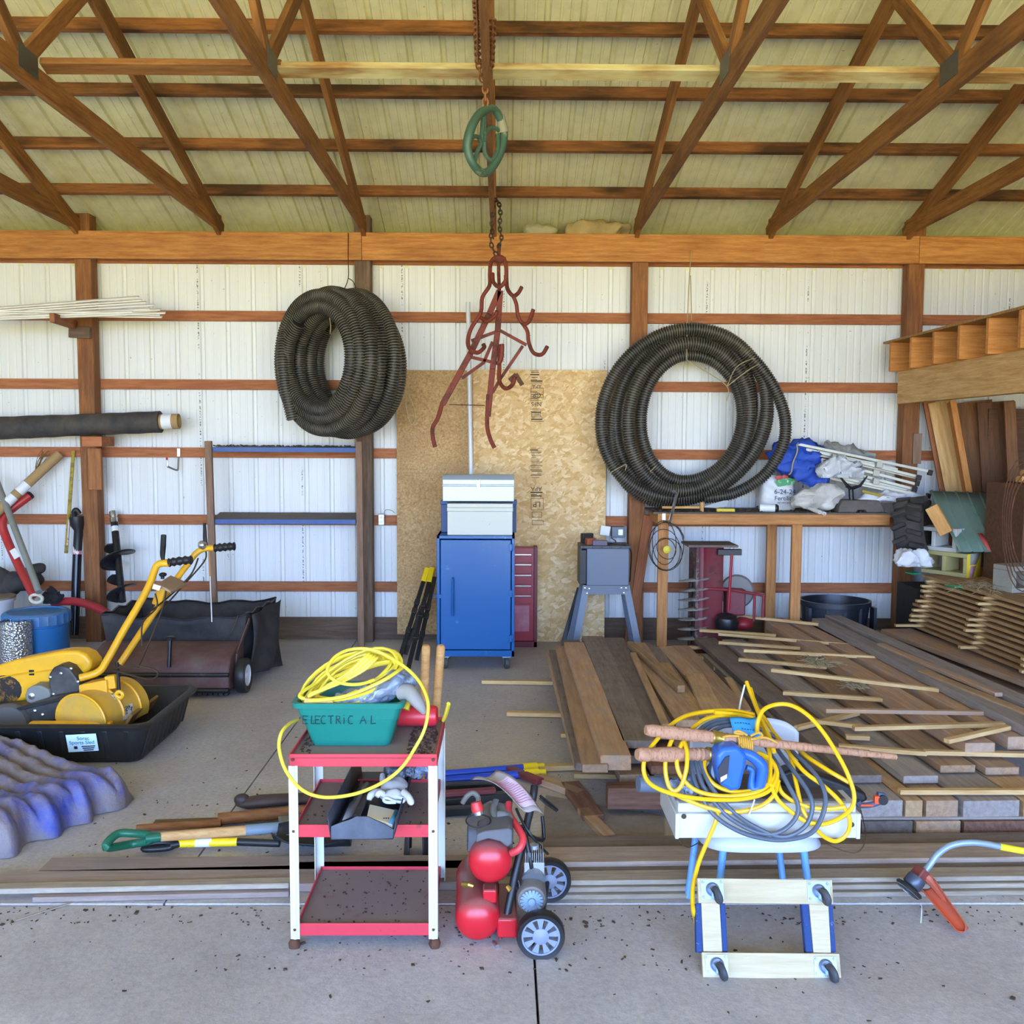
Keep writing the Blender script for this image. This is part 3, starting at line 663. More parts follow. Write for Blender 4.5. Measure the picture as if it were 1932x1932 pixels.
# ---------------------------------------------------------------- shelf unit
t = thing('wall_shelf', 'narrow shelf unit of two blue-edged boards between wooden uprights, left of the chipboard', 'shelf', (W(535, 1000, 8.2).x, 8.2, 0))
up_wood = wood('dusty_upright', '#9a7a62', '#7a5c46', vary=.1)
def upright(xt, yt, xb, Y, wpx, zb=0):
    p = W(xt, yt, Y); q = p.copy(); b = W(xb, 1100, Y); q = V((b.x, Y, zb)); return board('upright', q, p, wpx, .035, up_wood, up=(0, -1, 0), parent=t)
upright(393, 832, 404, 8.17, .06); upright(677, 833, 681, 8.17, .055)
shelf_dirt = wood('dusty_shelf_top', '#75695e', '#5b5048'); shelf_blue = paint('shelf_blue_edge', '#3f5f9c', .6, dust='#6b7690', damt=.4)
for yf in (848, 984):
    a, b = W(398, yf, 8.19), W(671, yf + 1, 8.19)
    rise = .045 if yf > 900 else .012; M = MB(); M.prism([(8.205, a.z - .018), (8.455, a.z - .018 + rise), (8.455, a.z + .018 + rise), (8.205, a.z + .018)], Matrix(((0, 0, 1, a.x), (1, 0, 0, 0), (0, 1, 0, 0), (0, 0, 0, 1))), b.x - a.x); M.build('shelf_board', shelf_dirt, t, bevel=.003)
    M = MB(); M.bx(a.x - .02, b.x, 8.188, 8.205, a.z - .021, a.z + .021); M.build('shelf_edge', shelf_blue, t, bevel=.003)
r_ = random.Random(5); M = MB(); za = W(530, 844, 8.25).z + .01
for i in range(160):
    x = r_.uniform(-2.45, -1.25); s = r_.uniform(.004, .014); M.box((x, r_.uniform(8.2, 8.3), za + s * .3), (s * r_.uniform(.6, 3.5), s, s * .8), Matrix.Rotation(r_.uniform(-.5, .5), 3, 'Y') @ Matrix.Rotation(r_.uniform(0, 3), 3, 'Z'))
tag(M.build('shelf_litter', dirt_mat, t), kind='stuff')
# bicycle hook and the outlet box
t = thing('wall_hook', 'bent steel storage hook with a red tip screwed to the wall girt', 'hook', W(330, 870, 8.45))
M = MB(); a = W(*ZA(1163, 392), 8.462); M.box(a, (.03, .006, .075)); M.build('plate', chrome, t, bevel=.002)
MB().tube(PL(ZA, [(1163, 420, 8.45), (1160, 495, 8.42), (1150, 508, 8.40), (1100, 488, 8.34), (1090, 478, 8.33), (1087, 440, 8.33)]), .0085, 8, sm=4).build('hook', chrome, t)
MB().tube(PL(ZA, [(1087, 443, 8.33), (1086, 425, 8.33)]), .0095, 8).build('red_tip', paint('red_rubber', '#b5262a', .5), t)
t = thing('outlet_box', 'small metal outlet box on the weathered post by the chipboard', 'outlet', W(720, 980, 8.38))
c = W(720, 980, 8.44); M = MB(); M.box(c, (.055, .05, .1)); M.build('box', galv, t, bevel=.004)
M = MB()
for dz in (-.02, .02): M.lathe([(.014, 0), (.014, .003), (0, .003)], 14, zframe(c + V((0, -.025, dz)), (0, -1, 0)))
M.build('socket', label_white, t)
MB().tube([c + V((.02, 0, .05)), W(728, 962, 8.45), W(738, 963, 8.45), W(745, 968, 8.45)], .003, 5, sm=4).build('wire', twine, t)
# ---------------------------------------------------------------- lawn sweeper
X0, X1 = F(205, 1292).x, F(452, 1300).x
wy = F(460, 1306).y; R = .125
t = thing('lawn_sweeper', 'dusty maroon lawn sweeper with a black cloth hopper standing behind the sled', 'lawn sweeper', ((X0 + X1) / 2, wy + .3, 0))
xr = F(460, 1306).x
for x in (xr, X0 - .05):
    M = MB(); Mz = zframe((x - .035, wy, R), (1, 0, 0)); M.lathe([(.075, .004), (.118, 0), (.125, .012), (.125, .058), (.118, .07), (.075, .066)], 36, Mz, cap=False); wh = M.build('tyre', black_plastic, t)
    M = MB(); M.lathe([(0, .05), (.02, .062), (.022, .055), (.055, .05), (.076, .062), (.078, .068)], 30, Mz, cap=False); M.build('hub', label_white, wh)
mar = paint('dusty_maroon', '#5d3836', .6, dust='#7a6a60', damt=.7)
M = MB(); poly = [(wy - .17, .05), (wy - .17, .20), (wy - .13, .265), (wy - .05, .30), (wy + .12, .335), (wy + .22, .33), (wy + .22, .05)]
M.prism([(y, z) for y, z in poly], Matrix(((0, 0, 1, X0), (1, 0, 0, 0), (0, 1, 0, 0), (0, 0, 0, 1))), X1 - X0); M.build('brush_housing', mar, t, bevel=.012)
M = MB(); M.tube([(X0, wy - .175, .17), (X1, wy - .175, .17)], .016, 8); M.tube([(X0, wy - .18, .06), (X1, wy - .18, .06)], .018, 8); M.build('front_bar', black_steel, t)
M = MB()
for i in range(26):
    x = X0 + .03 + (X1 - X0 - .06) * i / 25; M.box((x, wy - .12, .06), (.026, .05, .09))
M.build('brush', dark_cloth, t)
# open cloth hopper
hx0, hx1 = W(232, 1150, 7.3).x, W(505, 1140, 7.35).x; yb, yf = 7.62, wy + .25; zt = W(400, 1131, 7.62).z
cloth = paint('dusty_black_canvas', '#2b2a2c', .9, dust='#54504b', damt=.6, bump=.2)
def hop(u, v):
    # perimeter u, height v ; sagging walls
    a = u * 4; i = int(a) % 4; f = a - int(a)
    cs = [(hx0, yf), (hx1 - .05, yf), (hx1, yb), (hx0 + .02, yb)]; p = V((*cs[i], 0)).lerp(V((*cs[(i + 1) % 4], 0)), f); q = cs[i], cs[(i + 1) % 4]
    cen = V(((hx0 + hx1) / 2, (yf + yb) / 2, 0)); k = 1 - .10 * (1 - v); sag = .05 * math.sin(PI * f) * math.sin(PI * v)
    p = cen + (p - cen) * k; out = (p - cen).normalized(); p -= out * sag * (1 if i in (0, 2) else -.6)
    z = .10 + (zt - .10) * v - (.03 * math.sin(PI * f) if i in (0, 2) else 0) * v
    return V((p.x, p.y, z + .012 * math.sin(f * 19 + i) * v))
M = MB(); M.grid(hop, 64, 9, cu=True); M.add([hop(k / 16, 0) for k in range(16)], [tuple(range(16))]); hp = M.build('hopper', cloth, t, thick=.006, angle=70)
rim = [hop(k / 48, 1) + V((0, 0, .006)) for k in range(48)]; MB().tube(rim, .009, 6, closed=True).build('rim_rod', black_steel, hp)
# flap hanging off the right side
def flap(u, v): 
    a = V((hx1 - .02, yf + .05, zt)).lerp(V((hx1 + .03, yb, zt + .0)), u); b = V((xr + .02, wy + .12, .10)).lerp(V((xr + .10, wy + .72, .02)), u)
    p = a.lerp(b, v); p.x += .04 * math.sin(PI * v) * math.sin(PI * u) + .02 * math.sin(u * 9 + v * 4); return p
M = MB(); M.grid(flap, 14, 14); M.build('side_flap', cloth, t, thick=.006, angle=70)
for a, b in (((hx1 - .03, yf + .02, zt - .03), (xr - .05, wy + .02, .28)), ((xr - .05, wy + .02, .28), (xr - .05, wy, .13))): MB().bar(a, b, .03, .012, (1, 0, 0)).build('side_arm', mar, t, bevel=.003)
p = W(*ZA(1100, 1790), wy - .16); q = W(*ZA(1108, 1600), wy - .12)
M = MB(); M.cyl(p, q, .014, n=10); M.build('height_rod', black_steel, t)
M = MB(); M.ball(q, (.04, .04, .014)); M.build('knob', black_plastic, t)
MB().tube([W(*ZA(1450, 1620), yf - .03), W(*ZA(1510, 1560), yf - .05), W(*ZA(1550, 1450), yf - .02)], .004, 5, sm=4).build('cord', dark_chain, t)
t = thing('marker_rod', 'thin white rod with an orange stripe standing upright in the black hopper', 'rod', W(400, 1175, 6.9))
a, b = W(*ZA(1379, 1495), wy + .22), W(*ZA(1360, 1000), wy + .28); MB().cyl(a, b, .0045, n=8).build('rod', paint('white_rod', '#e2dcd6', .5), t)
MB().cyl(a.lerp(b, .6), a.lerp(b, .97), .0052, n=8).build('orange_stripe', paint('orange_stripe', '#c98c4a', .5), t)
# ================================================================ black sled with the yellow tiller in it
c0 = F(268, 1446); zr = .245
r0 = F(276, 1368, zr); r1 = F(357, 1293, zr)
t = thing('utility_sled', 'black plastic cargo sled with a white sticker, holding the yellow tiller', 'sled', (-2.7, 5.6, 0))
sxl = -3.75; y0, y1 = r0.y, r1.y
def sled_ring(ins, z, rad=.07):
    pts = []; xa, xb, ya, yb = sxl + ins, r0.x - ins, y0 + ins, y1 - ins
    for (cx, cy, a0) in ((xb - rad, yb - rad, 0), (xa + rad, yb - rad, PI / 2), (xa + rad, ya + rad, PI), (xb - rad, ya + rad, 1.5 * PI)):
        for k in range(7): a = a0 + PI / 2 * k / 6; pts.append(V((cx + rad * math.cos(a), cy + rad * math.sin(a), z)))
    return pts
M = MB(); rings = [sled_ring(-.012, zr - .03), sled_ring(-.02, zr - .012), sled_ring(-.008, zr), sled_ring(.018, zr), sled_ring(.026, zr - .012), sled_ring(.10, .035), sled_ring(.16, .03)]
n = 28; vs = [p for r in rings for p in r]; fs = []
for i in range(len(rings) - 1):
    for k in range(n): fs.append((i * n + k, i * n + (k + 1) % n, (i + 1) * n + (k + 1) % n, (i + 1) * n + k))
fs.append(tuple((len(rings) - 1) * n + k for k in range(n)))
M.add(vs, fs)
ob2 = [sled_ring(-.012, zr - .03), sled_ring(.012, zr - .032), sled_ring(.06, .04), sled_ring(.08, .008), sled_ring(.12, 0)]
vs = [p for r in ob2 for p in r]; fs = []
for i in range(len(ob2) - 1):
    for k in range(n): fs.append((i * n + k, i * n + (k + 1) % n, (i + 1) * n + (k + 1) % n, (i + 1) * n + k))
fs.append(tuple((len(ob2) - 1) * n + k for k in range(n))); M.add(vs, fs)
body = M.build('sled_body', black_plastic, t, angle=50)
for k in range(9):
    M = MB(); y = y0 + .10 + (y1 - y0 - .2) * k / 8; M.bar((r0.x - .018, y, zr - .04), (r0.x - .062, y, .04), .022, .012, (1, 0, .3)); M.build('wall_rib', black_plastic, t, bevel=.004)
for k in range(14):
    M = MB(); x = r0.x - .12 - k * .12; M.bar((x, y0 + .018, zr - .04), (x, y0 + .062, .04), .03, .01, (0, -1, .3)); M.build('wall_rib', black_plastic, t, bevel=.004)
sa, sb, sc_ = W(127, 1385, y0 + .012), W(184, 1382, y0 + .012), W(130, 1417, y0 + .03)
xx = (sb - sa); yy = (sc_ - sa); nrm = xx.cross(yy).normalized(); 
if nrm.y > 0: nrm = -nrm
S = axes(xx, nrm); cc = sa + xx / 2 + yy / 2 + nrm * .012
M = MB(); M.box(cc, (xx.length, yy.length, .003), S); M.build('sticker', paint('sled_sticker', '#d6ecf2', .45), t)
teal = paint('teal_print', '#1f7d8c', .5)
Tm = axes(xx, nrm).to_4x4(); up_ = -yy.normalized()
def on_face(c): 
    m_ = Matrix((xx.normalized(), up_, nrm)).transposed().to_4x4(); m_.translation = c; return m_
letters('Sorac', .030, teal, on_face(cc - yy * .28 + xx * .05 + nrm * .006), 'lettering', t)
letters('Sports Sled', .030, teal, on_face(cc - yy * .04 + nrm * .006), 'lettering', t)
M = MB(); M.box(cc + yy * .25 - xx * .22 + nrm * .002, (.018, .016, .005), S)
for k in range(3): M.box(cc + yy * (.2 + .11 * k) + xx * .2 + nrm * .002, (.075 - .01 * k, .005, .005), S)
M.build('small_print', ink, t)
# ---------------------------------------------------------------- tiller
t = thing('garden_tiller', 'yellow walk-behind tiller with black grips tilted in the black sled', 'tiller', (-2.75, 5.5, .03))
dusty_black = paint('oily_black_casting', '#232325', .5, dust='#6b6459', damt=.6)
grey_cast = paint('grey_casting', '#7d7d74', .5, dust='#8c8272', damt=.5)
# belt guard: a deep yellow cover facing the viewer
pts = [(-130, 260), (0, 185), (100, 155), (250, 125), (400, 98), (500, 97), (555, 120), (590, 165), (596, 205), (560, 240), (430, 300), (330, 360), (150, 425), (0, 445), (-130, 470)]
Yg = 5.62
P3 = [W(*ZB(a, b), Yg) for a, b in pts]
M = MB(); n = len(P3); vs = [p + V((0, 0, 0)) for p in P3] + [p + V((.02, .13, .0)) for p in P3]
M.add(vs, [tuple(range(n)), tuple(range(2 * n - 1, n - 1, -1))] + [(i, (i + 1) % n, n + (i + 1) % n, n + i) for i in range(n)])
g_ = M.build('belt_guard', yellow_paint, t, bevel=.02, seg=4)
a = W(*ZB(205, 238), Yg - .004); M = MB(); M.box(a, (.030, .008, .034)); M.build('guard_latch', black_steel, g_, bevel=.003)
MB().tube([W(*ZB(x, y), Yg - .01) for x, y in ((-60, 285), (100, 250), (205, 240), (290, 228), (400, 215))], .004, 5, sm=2).build('seam_rod', yellow_paint, g_)
soot = paint('sooty_yellow', '#2b241e', .8, worn='#9a6a1e', wamt=.9, wscale=8, lo=.5)
M = MB(); M.ball(W(*ZB(30, 350), Yg - .0), (.105, .012, .09), 20); M.build('soot_patch', soot, g_)
# gearbox
def disc(c, r, d, mat, name, nrm_=(0, -1, 0), par=t, prof=None):
    Mx = zframe(c, nrm_); m_ = MB(); m_.lathe(prof or [(r, -d), (r, -.006), (r * .9, 0), (0, .004)], 28, Mx); return m_.build(name, mat, par)
M = MB(); pl = [(315, 300), (318, 250), (345, 205), (400, 190), (450, 210), (490, 260), (525, 320), (520, 390), (440, 400), (340, 400), (322, 350)]
P4 = [W(*ZB(a, b), 5.52) for a, b in pl]; n = len(P4); M.add(P4 + [p + V((0, .11, 0)) for p in P4], [tuple(range(n))] + [tuple(range(2 * n - 1, n - 1, -1))] + [(i, (i + 1) % n, n + (i + 1) % n, n + i) for i in range(n)])
gb = M.build('gear_case', dusty_black, t, bevel=.012, seg=3)
for a, b in ((395, 245), (325, 270), (345, 380), (460, 215), (505, 300), (430, 395)): disc(W(*ZB(a, b), 5.516), .010, .01, chrome, 'bolt', par=gb)
pl = [(160, 385), (175, 345), (215, 322), (270, 325), (320, 350), (330, 390), (300, 440), (220, 450), (170, 430)]
P4 = [W(*ZB(a, b), 5.5) for a, b in pl]; n = len(P4); M = MB(); M.add(P4 + [p + V((0, .1, 0)) for p in P4], [tuple(range(n))] + [tuple(range(2 * n - 1, n - 1, -1))] + [(i, (i + 1) % n, n + (i + 1) % n, n + i) for i in range(n)])
gc = M.build('carburettor_cover', grey_cast, t, bevel=.01, seg=3); disc(W(*ZB(205, 393), 5.497), .022, .02, chrome, 'shaft_nut', par=gc)
# chassis plate and engine block below
pl = [(-130, 480), (150, 455), (330, 400), (520, 370), (700, 400), (700, 470), (500, 520), (330, 560), (150, 570), (-130, 560)]
P4 = [W(*ZB(a, b), 5.42) for a, b in pl]; n = len(P4); M = MB(); M.add(P4 + [p + V((0, .28, -.02)) for p in P4], [tuple(range(n))] + [tuple(range(2 * n - 1, n - 1, -1))] + [(i, (i + 1) % n, n + (i + 1) % n, n + i) for i in range(n)])
ch = M.build('chassis', dusty_black, t, bevel=.015)
for a, b in ((225, 490), (275, 515), (120, 470), (450, 420)): disc(W(*ZB(a, b), 5.415), .012, .01, chrome, 'bolt', par=ch)
for q in ([(-80, 470), (80, 480), (200, 450), (350, 420), (505, 365)], [(-80, 500), (60, 490), (180, 465), (330, 430), (500, 385)]):
    MB().tube([W(*ZB(a, b), 5.40) for a, b in q], .007, 6, sm=4).build('cable', black_plastic, t)
M = MB(); c = W(*ZB(60, 585), 5.42); M.lathe([(.05, -.05), (.115, -.055), (.135, -.03), (.135, .03), (.115, .055), (.05, .05)], 30, zframe(c, (.15, -1, .15))); M.build('drive_wheel', paint('dusty_tyre', '#5f5a54', .9), t)
# tine shroud: half drum, axis running away to the right
A = W(*ZB(520, 560), 5.26); B = W(*ZB(820, 425), 5.62); d = (B - A).normalized()
upv = V((0, 0, 1)); upv = (upv - d * upv.dot(d)).normalized(); sd = d.cross(upv)
L = (B - A).length; Rr = .17
M = MB()
def sh(u, v): a_ = PI * (-.12 + 1.24 * v); return A + d * (L * u) + sd * (-math.cos(a_)) * Rr + upv * math.sin(a_) * Rr * .92
M.grid(sh, 8, 22); ed = [sh(0, j / 21) for j in range(22)]; M.add(ed, [tuple(range(22))]); ed = [sh(1, j / 21) for j in range(22)]; M.add(ed, [tuple(range(22))])
shr_mat = paint('dusty_yellow_shroud', '#e2a91c', .5, dust='#a8926a', damt=.65)
sh_o = M.build('tine_shroud', shr_mat, t, angle=35)
M = MB()
for u in (.02, .42, .8): M.tube([A + d * (L * u) + sd * (-math.cos(PI * v / 20)) * (Rr + .003) + upv * math.sin(PI * v / 20) * (Rr * .92 + .003) for v in range(0, 21)], .008, 6)
M.build('shroud_rib', yellow_paint, sh_o)
p0, p1 = W(*ZB(195, 575), 5.24), W(*ZB(730, 575), 5.24); M = MB(); M.bar(p0, p1, .05, .035, (0, 0, 1)); M.build('front_lip', yellow_paint, t, bevel=.012, seg=3)
p0, p1 = W(*ZB(830, 555), 5.35), W(*ZB(1005, 425), 5.78); M = MB(); M.bar(p0, p1, .02, .09, (.6, 0, 1)); M.build('rear_flap', paint('muddy_flap', '#8a6a3a', .8, dust='#b58a3a', damt=.6), t, bevel=.004)
M = MB()
for (a, b), sz in (((755, 505), (.055, .05)), ((812, 490), (.045, .06)), ((868, 470), (.055, .045)), ((700, 450), (.06, .04))):
    c = W(*ZB(a, b), 5.4); rel = c - A; s_ = rel.dot(d); q = rel - d * s_; q.normalize(); c = A + d * s_ + (q * Rr * .99 if True else 0); M.box(c, (sz[0], sz[1], .004), axes(d, q))
M.build('warning_label', paint('worn_label', '#cfc9b4', .6, worn='#2e2c28', wamt=.9, wscale=30, lo=.5), sh_o)
# mounting bracket
pl = [(510, 320), (690, 285), (700, 400), (660, 415), (515, 395)]
P4 = [W(*ZB(a, b), 5.36) for a, b in pl]; n = len(P4); M = MB(); M.add(P4 + [p + V((.03, .12, 0)) for p in P4], [tuple(range(n))] + [tuple(range(2 * n - 1, n - 1, -1))] + [(i, (i + 1) % n, n + (i + 1) % n, n + i) for i in range(n)]); M.build('handle_bracket', yellow_paint, t, bevel=.006)
M = MB(); M.bar(W(*ZB(720, 255), 5.4), W(*ZB(735, 340), 5.4), .06, .05, (0, 1, 0)); M.build('bracket_post', yellow_paint, t, bevel=.006)
M = MB(); M.tube([W(*ZB(755, 385), 5.3), W(*ZB(775, 362), 5.3), W(*ZB(800, 378), 5.3), W(*ZB(790, 402), 5.3)], .012, 8, closed=True, sm=3); M.build('lift_ring', yellow_paint, t)
# handles
H = lambda l: [W(*ZA(a, b), Y) for a, b, Y in l]
def strap(name, pts, w_, h_, mat):
    M = MB(); pts = [V(p) for p in pts]
    M.tube(pts, w_, 8, sm=6, flat=h_ / w_); return M.build(name, mat, t, angle=60)
strap('handlebar', H([(520, 1860, 5.35), (640, 1820, 5.38), (700, 1740, 5.42), (800, 1560, 5.5), (900, 1390, 5.58), (965, 1270, 5.64), (1000, 1180, 5.68), (1020, 1130, 5.7), (1060, 1112, 5.70), (1110, 1112, 5.70)]), .026, .022, yellow_paint)
strap('handlebar', H([(780, 1770, 5.6), (840, 1680, 5.64), (960, 1500, 5.74), (1060, 1350, 5.82), (1150, 1215, 5.9), (1230, 1110, 5.96), (1275, 1050, 5.98), (1330, 1018, 6.0), (1400, 1015, 6.0)]), .024, .02, yellow_paint)
for g, c in (([(1098, 1110, 5.7), (1140, 1103, 5.7), (1200, 1095, 5.7), (1250, 1092, 5.7)], 0), ([(1395, 1015, 6.0), (1440, 1010, 6.0), (1490, 1005, 6.0), (1530, 1003, 6.0)], 0)):
    q = catmull(H(g), 6); MB().tube(q, [.025 + .004 * math.sin(i * 1.6) for i in range(len(q))], 12).build('grip', black_plastic, t)
MB().tube(H([(1062, 1095, 5.70), (1058, 1060, 5.70), (1062, 1000, 5.69), (1065, 930, 5.68)]), [.010, .016, .018, .017], 8, sm=4).build('lever', black_plastic, t)
MB().tube(H([(1345, 1010, 6.0), (1335, 960, 6.0), (1333, 900, 5.99), (1331, 852, 5.98)]), [.012, .014, .012, .010], 8, sm=4).build('lever', black_plastic, t)
M = MB(); M.ball(H([(1318, 995, 5.98)])[0], .03, 10); M.build('lever_clamp', chrome, t)
a, b, c_, e_ = H([(1025, 1245, 5.62), (1110, 1190, 5.86), (1222, 1238, 5.86), (1110, 1292, 5.62)])
M = MB(); M.add([a, b, c_, e_] + [p - V((0, 0, .018)) for p in (a, b, c_, e_)], [(0, 1, 2, 3), (7, 6, 5, 4)] + [(i, (i + 1) % 4, 4 + (i + 1) % 4, 4 + i) for i in range(4)]); M.build('control_plate', paint('dusty_tan_panel', '#a88a66', .8), t, bevel=.004)
M = MB(); M.tube(H([(1058, 1215, 5.76), (1058, 1195, 5.76)]), .012, 8); M.ball(H([(1060, 1187, 5.76)])[0], (.024, .024, .014), 12); M.build('choke_knob', black_plastic, t)
M = MB(); p0, p1 = H([(1020, 1270, 5.60), (1020, 1270, 5.60)]); M.box(p0, (.05, .01, .035), Matrix.Rotation(.3, 3, 'Y')); M.build('switch', chrome, t, bevel=.003)
p0, p1 = H([(1035, 1290, 5.66), (1090, 1310, 5.8)]); M = MB(); M.bar(H([(1060, 1270, 5.74)])[0], H([(1020, 1385, 5.75)])[0], .06, .035, (0, 1, 0)); M.build('handle_stay', yellow_paint, t, bevel=.008)
for q in ([(1080, 1290, 5.7), (1060, 1400, 5.68), (1000, 1560, 5.6), (940, 1700, 5.52), (900, 1790, 5.45)], [(1010, 1310, 5.62), (1020, 1400, 5.6), (930, 1500, 5.5), (925, 1650, 5.45)], [(1340, 1030, 6.0), (1330, 1100, 5.96), (1200, 1250, 5.9), (1050, 1420, 5.8)],
          [(740, 1800, 5.4), (860, 1780, 5.2), (990, 1800, 5.15), (1030, 1830, 5.15), (990, 1870, 5.2), (880, 1850, 5.3), (740, 1810, 5.4)], [(1290, 1080, 5.9), (1240, 1190, 5.85), (1100, 1330, 5.78), (960, 1440, 5.6)]):
    MB().tube(H(q), .0055, 6, sm=6).build('control_cable', dark_chain, t)
M = MB(); M.cyl(H([(760, 1760, 5.45)])[0], W(*ZB(775, 385), 5.38), .012, n=8); M.build('depth_bar', black_steel, t)
# ---------------------------------------------------------------- blue tarp, bottom left
tarp_top = NT('blue_tarp_cloth'); vv = tarp_top.coord((1, 1, 1)); nz = tarp_top.ramp(tarp_top.noise(vv, 2.6, 6, .65), [(.34, BW(0)), (.56, BW(.85))])
geo = tarp_top.n('ShaderNodeTexCoord')
cc_ = tarp_top.mix(nz, lin('#1a3fa0'), lin('#8b7b69')); tarp_top.bump(tarp_top.noise(vv, 16, 7, .7), .5, .02); tarp = tarp_top.out(cc_, .33)
L0 = F(-60, 1560); R0_ = F(136, 1475, .12)
tcx, tcy = -2.62, 4.55
from mathutils import noise as mn
# long narrow folds lying side by side, running from the far left down to the near right
td = V((.80, -.42, 0)).normalized(); tn = V((.42, .80, 0)).normalized()
def tp(u, v):
    s = (u - .5) * 1.35; w = (v - .5) * .86            # along / across the folds
    e1 = max(0, (abs(2 * u - 1) - .80) / .20); e2 = max(0, (abs(2 * v - 1) - .78) / .22)
    wob = .05 * mn.noise(V((s * 2.2, w * 5, 3.1))) + .03 * mn.noise(V((s * 5, w * 9, 7.7)))
    ph = (w + wob) * 62 + 1.1 * math.sin(s * 3)
    fold = abs(math.sin(ph * .5)) ** .6 * .060 + .016 * mn.noise(V((s * 11, w * 16, 2)))
    h = (.13 + .06 * mn.noise(V((s * 1.7, w * 3, 9))) + fold) * math.sqrt(max(0, 1 - e1 ** 2)) * math.sqrt(max(0, 1 - e2 ** 2))
    s2 = s * (1 - .04 * math.sin(ph * .5)) + .05 * mn.noise(V((w * 9, 2, 5))) * (1 if abs(s) > .4 else .3)
    p = V((tcx + .08, tcy, 0)) + td * s2 + tn * (w + wob * .4); p.z = max(.004, h + .004 + min(1, h * 14) * (.007 * mn.noise(V((s * 22, w * 40, 5))) +   .004 * mn.noise(V((s * 50, w * 50, 15)))))
    return p
M = MB(); M.grid(tp, 150, 130); tag(M.build('folded_tarp', tarp, angle=180), 'crumpled dusty blue tarp lying on the floor in front of the black sled', 'tarp')
# ---------------------------------------------------------------- hand tools lying on the floor
def PF(l): return [F(*ZB(a, b), zz) for a, b, zz in l]
def dgrip(t, mat, pts, r, col_pts):
    MB().tube(pts, r, 10, closed=True, sm=5).build('d_grip', mat, t)
    MB().tube(col_pts, [r * 1.25, r * 1.1], 12).build('grip_collar', mat, t)
t = thing('spade', 'garden spade with a green grip and pale shaft lying on the floor boards', 'spade', tuple(F(300, 1585)))
gp = paint('green_grip', '#176043', .35, dust='#3f7a5e', damt=.3)
dgrip(t, gp, PF([(690, 1375, .10), (760, 1290, .13), (870, 1285, .12), (960, 1295, .10), (970, 1330, .08), (850, 1355, .06)]), .018, PF([(945, 1318, .09), (1045, 1308, .085)]))
p = PF([(1030, 1308, .085), (1600, 1265, .075)]); MB().cyl(p[0], p[1], .0205, .0225, 14).build('shaft', handle_wood, t)
p2 = PF([(1590, 1265, .075), (1880, 1240, .06)]); MB().cyl(p2[0], p2[1], .024, .026, 14).build('socket', paint('grey_socket', '#7f8c94', .5), t)
dd = (p2[1] - p2[0]).normalized(); sdv = V((-dd.y, dd.x, 0)).normalized()
def blade(u, v): 
    s = -.03 + .30 * u; w_ = (.11 if u < .6 else .11 * math.cos((u - .6) / .4 * 1.2)) * (2 * v - 1)
    return p2[1] + dd * s + sdv * w_ + V((0, 0, -.04 + .16 * (2 * v - 1) ** 2 * .3))
M = MB(); M.grid(blade, 14, 9); M.build('blade', paint('spade_blade', '#8d9496', .4, metal=.4), t, thick=.003)
t = thing('shovel', 'black shovel with a yellow band on its shaft lying in front of the spade', 'shovel', tuple(F(340, 1592)))
dgrip(t, black_plastic, PF([(935, 1385, .03), (1000, 1350, .04), (1080, 1345, .04), (1140, 1355, .04), (1100, 1378, .03), (1000, 1388, .03)]), .014, PF([(1110, 1362, .04), (1170, 1352, .04)]))
p = PF([(1165, 1350, .04), (1545, 1340, .04), (1820, 1350, .04)]); MB().cyl(p[0], p[1], .0185, n=12).build('yellow_shaft', yellow_plastic, t); MB().cyl(p[1], p[2], .0165, n=12).build('shaft', black_plastic, t)
q = PF([(1275, 1347, .04), (1380, 1344, .04)]); MB().cyl(q[0], q[1], .0190, n=12).build('paper_label', label_white, t)
dd = (p[2] - p[1]).normalized(); sdv2 = V((-dd.y, dd.x, 0)).normalized(); pe = p[2]
def blade2(u, v):
    s = -.02 + .34 * u; w_ = (.05 + .08 * min(1, u * 3.5)) * (1 if u < .6 else math.cos((u - .6) / .4 * 1.4)) * (2 * v - 1)
    return pe + dd * s + sdv2 * w_ + V((0, 0, .02 + .05 * (2 * v - 1) ** 2 - .02 * u))
M = MB(); M.grid(blade2, 16, 9); M.build('blade', paint('black_blade', '#23272c', .45), t, thick=.003)
t = thing('wooden_pole', 'long brown wooden tool pole lying behind the spade, ending under the cart', 'pole', tuple(F(400, 1550)))
p = PF([(890, 1250, .025), (1440, 1215, .03), (1430, 1190, .04), (2050, 1130, .05)]); MB().cyl(p[0], p[1], .016, .02, 10).build('pole', brown_handle, t)
t2 = thing('tool_shaft', 'thick brown tool handle with a rounded end lying just behind the thin brown pole', 'handle', tuple(p[2]))
q = catmull([p[2], p[2].lerp(p[3], .03), p[2].lerp(p[3], .5), p[3]], 5); MB().tube(q, [.02, .026] + [.027] * (len(q) - 2), 12).build('shaft', brown_handle, t2)
c = PF([(1000, 1215, .01), (1900, 1185, .01)]); o = board('thin_slat', c[0], c[1], .06, .008, sill_wood); tag(o, 'thin dusty slat lying on the floor between the brown pole and the spade', 'slat')
t = thing('leather_sheath', 'dark brown leather strip lying on the floor left of the cart', 'strip', tuple(F(495, 1512)))
p = PF([(1545, 1085, .03), (1610, 1085, .035), (1700, 1075, .04), (1880, 1062, .035), (2050, 1055, .03)]); lea = paint('old_leather', '#3d2c28', .6, dust='#6b5a50', damt=.4)
MB().tube(p, [.02, .045, .05, .045, .04], 14, sm=4, flat=.6).build('sheath', lea, t)
M = MB(); M.ball(PF([(1575, 1065, .05)])[0], (.04, .03, .03), 12); M.build('sheath_tip', lea, t)
